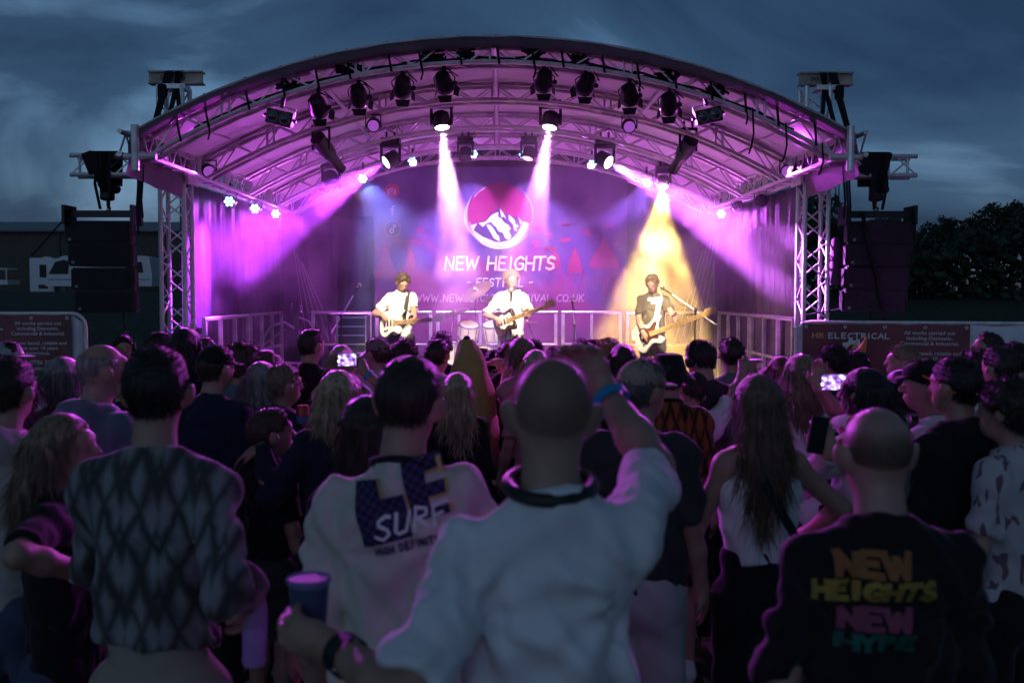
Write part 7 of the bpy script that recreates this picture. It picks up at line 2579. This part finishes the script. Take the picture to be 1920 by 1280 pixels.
F41 = crowd(1884, 650, 4.9, 'man with a flat-top cut in a white t-shirt near the right edge', hair='flattop', hcol='dark', tmat=TEE_W, bmat=BLK, tostage=False, turn=12, w=1.1, look=(8, 0, 0))
for g_ in ((-.06, -.05, .0, .0), (.01, -.03, .05, .02), (-.03, -.1, .03, -.07)):
    on_back(F41, *grid_patch(*g_), 'back_print', BLKP, .005, F41['shz'] - .13, 0)
F42 = crowd(1902, 705, 3.5, 'curly-haired person in a floral top cut by the right picture edge', hair='curly', hcol='dark', tmat=CAMOW, bmat=BLK, female=True, tostage=False, turn=30, w=1.1, look=(15, 0, 0), top='tee', bottom='loose')
F43 = crowd(1853, 623, 6.8, 'person in profile gazing up to the left before the white fence', hair='short', hcol='dark', tmat=CHAR, bmat=BLK, tostage=False, turn=68, look=(12, 14, 0), res=.0105)
F43b = crowd(1838, 652, 6.0, 'dark curly-haired person under the upturned profile', hair='curly', hcol='dark', tmat=BLK, bmat=BLK, tostage=False, turn=20)
F45 = crowd(1566, 644, 6.6, 'bushy dark-haired man in a striped-collar jersey', hair='curly', hcol='black', tmat=NAVYC, bmat=BLK, tostage=False, turn=35, look=(15, 0, 0), collar=WHITEFAB)
F44 = crowd(1604, 655, 6.9, 'dark-haired person with a small orange cone hat', hair='curly', hcol='black', tmat=BLK, bmat=BLK, tostage=False, turn=10)
mb = MB(); mb.lathe([(.045, 0), (.02, .1), (.003, .17)], (.06, 0, .11), (.35, -.1, 1), 16); o = on_head(F44, mb, 'cone_hat', mat('orange_card', (.75, .28, .08), rough=.6))
F46 = crowd(1700, 645, 6.0, 'man with swept-back hair in profile before the electrician banner', hair='short', hcol='darkblonde', tmat=BLK, bmat=BLK, tostage=False, turn=58, look=(18, 2, 0), res=.0105)
F47 = crowd(1697, 694, 5.0, 'person with rough dark hair and pale top behind the scarf', hair='shaggy', hcol='black', tmat=LGREY, bmat=BLK, female=True, tostage=False, turn=40)
F55 = crowd(1908, 640, 5.8, 'dark head beyond the flat-top cut at the right edge', hair='short', hcol='black', tmat=FLEECE, bmat=BLK, tostage=False, turn=0)
F49 = crowd(232, 624, 8.4, 'man wearing headphones facing the crowd beside the left fence', hair='short', hcol='black', tmat=BLK, bmat=BLK, tostage=False, turn=200, look=(0, -10, 0), armR=('w', at(205, 655, 8.2), (-.6, 0, -.6), (0, 0, -1), (.8, 0, 0), .4), res=.0105)
phones_on(F49, BLKP)
F50 = crowd(293, 620, 6.4, 'dark-haired woman with sunglasses pushed up on her head', hair='short', hcol='black', tmat=BLK, bmat=BLK, female=True, tostage=False, turn=-40, look=(-10, 0, 0))
mb = MB()
for q in (-1, 1):
    mb.lathe([(.026, -.003), (.028, 0), (.026, .003)], (q * .034, .085, .09), (0, .8, .6), 12)
mb.tube((-.08, .03, .08), (-.06, .085, .09), .003); mb.tube((.08, .03, .08), (.06, .085, .09), .003)
on_head(F50, mb, 'sunglasses', mat('violet_glass', (.1, .08, .25), rough=.1, spec=.8))
F51 = crowd(344, 612, 5.6, 'tall person with long dark hair before the left tower', hair='bob', hcol='black', tmat=BLK, bmat=BLK, tostage=False, turn=-10)
F52 = crowd(372, 622, 6.6, 'person in a grey cap right of the left tower foot', hair='short', hcol='dark', tmat=BLK, bmat=BLK, hat=.03, tostage=False, turn=-60)
cap_on(F52, GREY)
F53 = crowd(8, 630, 6.4, 'person in a pale cap in profile before the left banner', hair='short', hcol='dark', tmat=BLK, bmat=BLK, hat=.03, tostage=False, turn=-80, res=.0105)
cap_on(F53, LGREY)
F56 = crowd(24, 690, 4.4, 'dark-haired person in black beside the pale hooded jacket', hair='bob', hcol='black', tmat=BLK, bmat=BLK, tostage=False, turn=-15, female=True)
# bodies glimpsed low between the nearer people, further forward in the crowd
more = [(230, 690, 6.0, 'dark figure between the fleece and the zigzag jacket', 'short', 'dark'), (735, 650, 8.6, 'front-row figure below the left guitarist', 'short', 'dark'), (905, 652, 8.7, 'front-row figure before the drum kit', 'short', 'brown'),
        (870, 668, 7.8, 'dark round head left of the banana hood', 'short', 'black'), (925, 655, 7.6, 'dark head just right of the banana hood', 'short', 'black'), (1215, 668, 8.2, 'front-row figure below the bass guitar', 'short', 'black'),
        (1440, 690, 7.6, 'dark figure below the right railing', 'shaggy', 'dark'), (455, 690, 7.4, 'front-row figure by the left railing', 'short', 'dark'), (690, 655, 7.6, 'pale-haired figure right of the phone screen', 'bob', 'grey'), (1545, 690, 7.4, 'dark figure under the electrician banner', 'short', 'black')]
for px, py, Y, lab, hr, hc in more:
    crowd(px, py, Y, lab, hair=hr, hcol=hc, tmat=BLK, bmat=BLK, tostage=True)
rc = thing('drink_can', 'red and blue drink can held by the boy in glasses', 'can', at(568, 805, 4.9))
mb = MB(); mb.lathe([(.028, 0), (.033, .008), (.033, .11), (.026, .122), (.024, .12)], (0, 0, 0), (0, 0, 1), 20); mb.build('can', mat('red_can', (.4, .06, .05), rough=.3, metal=.4), rc, smooth=True)
mb = MB(); mb.lathe([(.0334, .035), (.0334, .07)], (0, 0, 0), (0, 0, 1), 20); mb.build('label_band', mat('blue_label', (.1, .15, .35), rough=.4), rc, smooth=True)
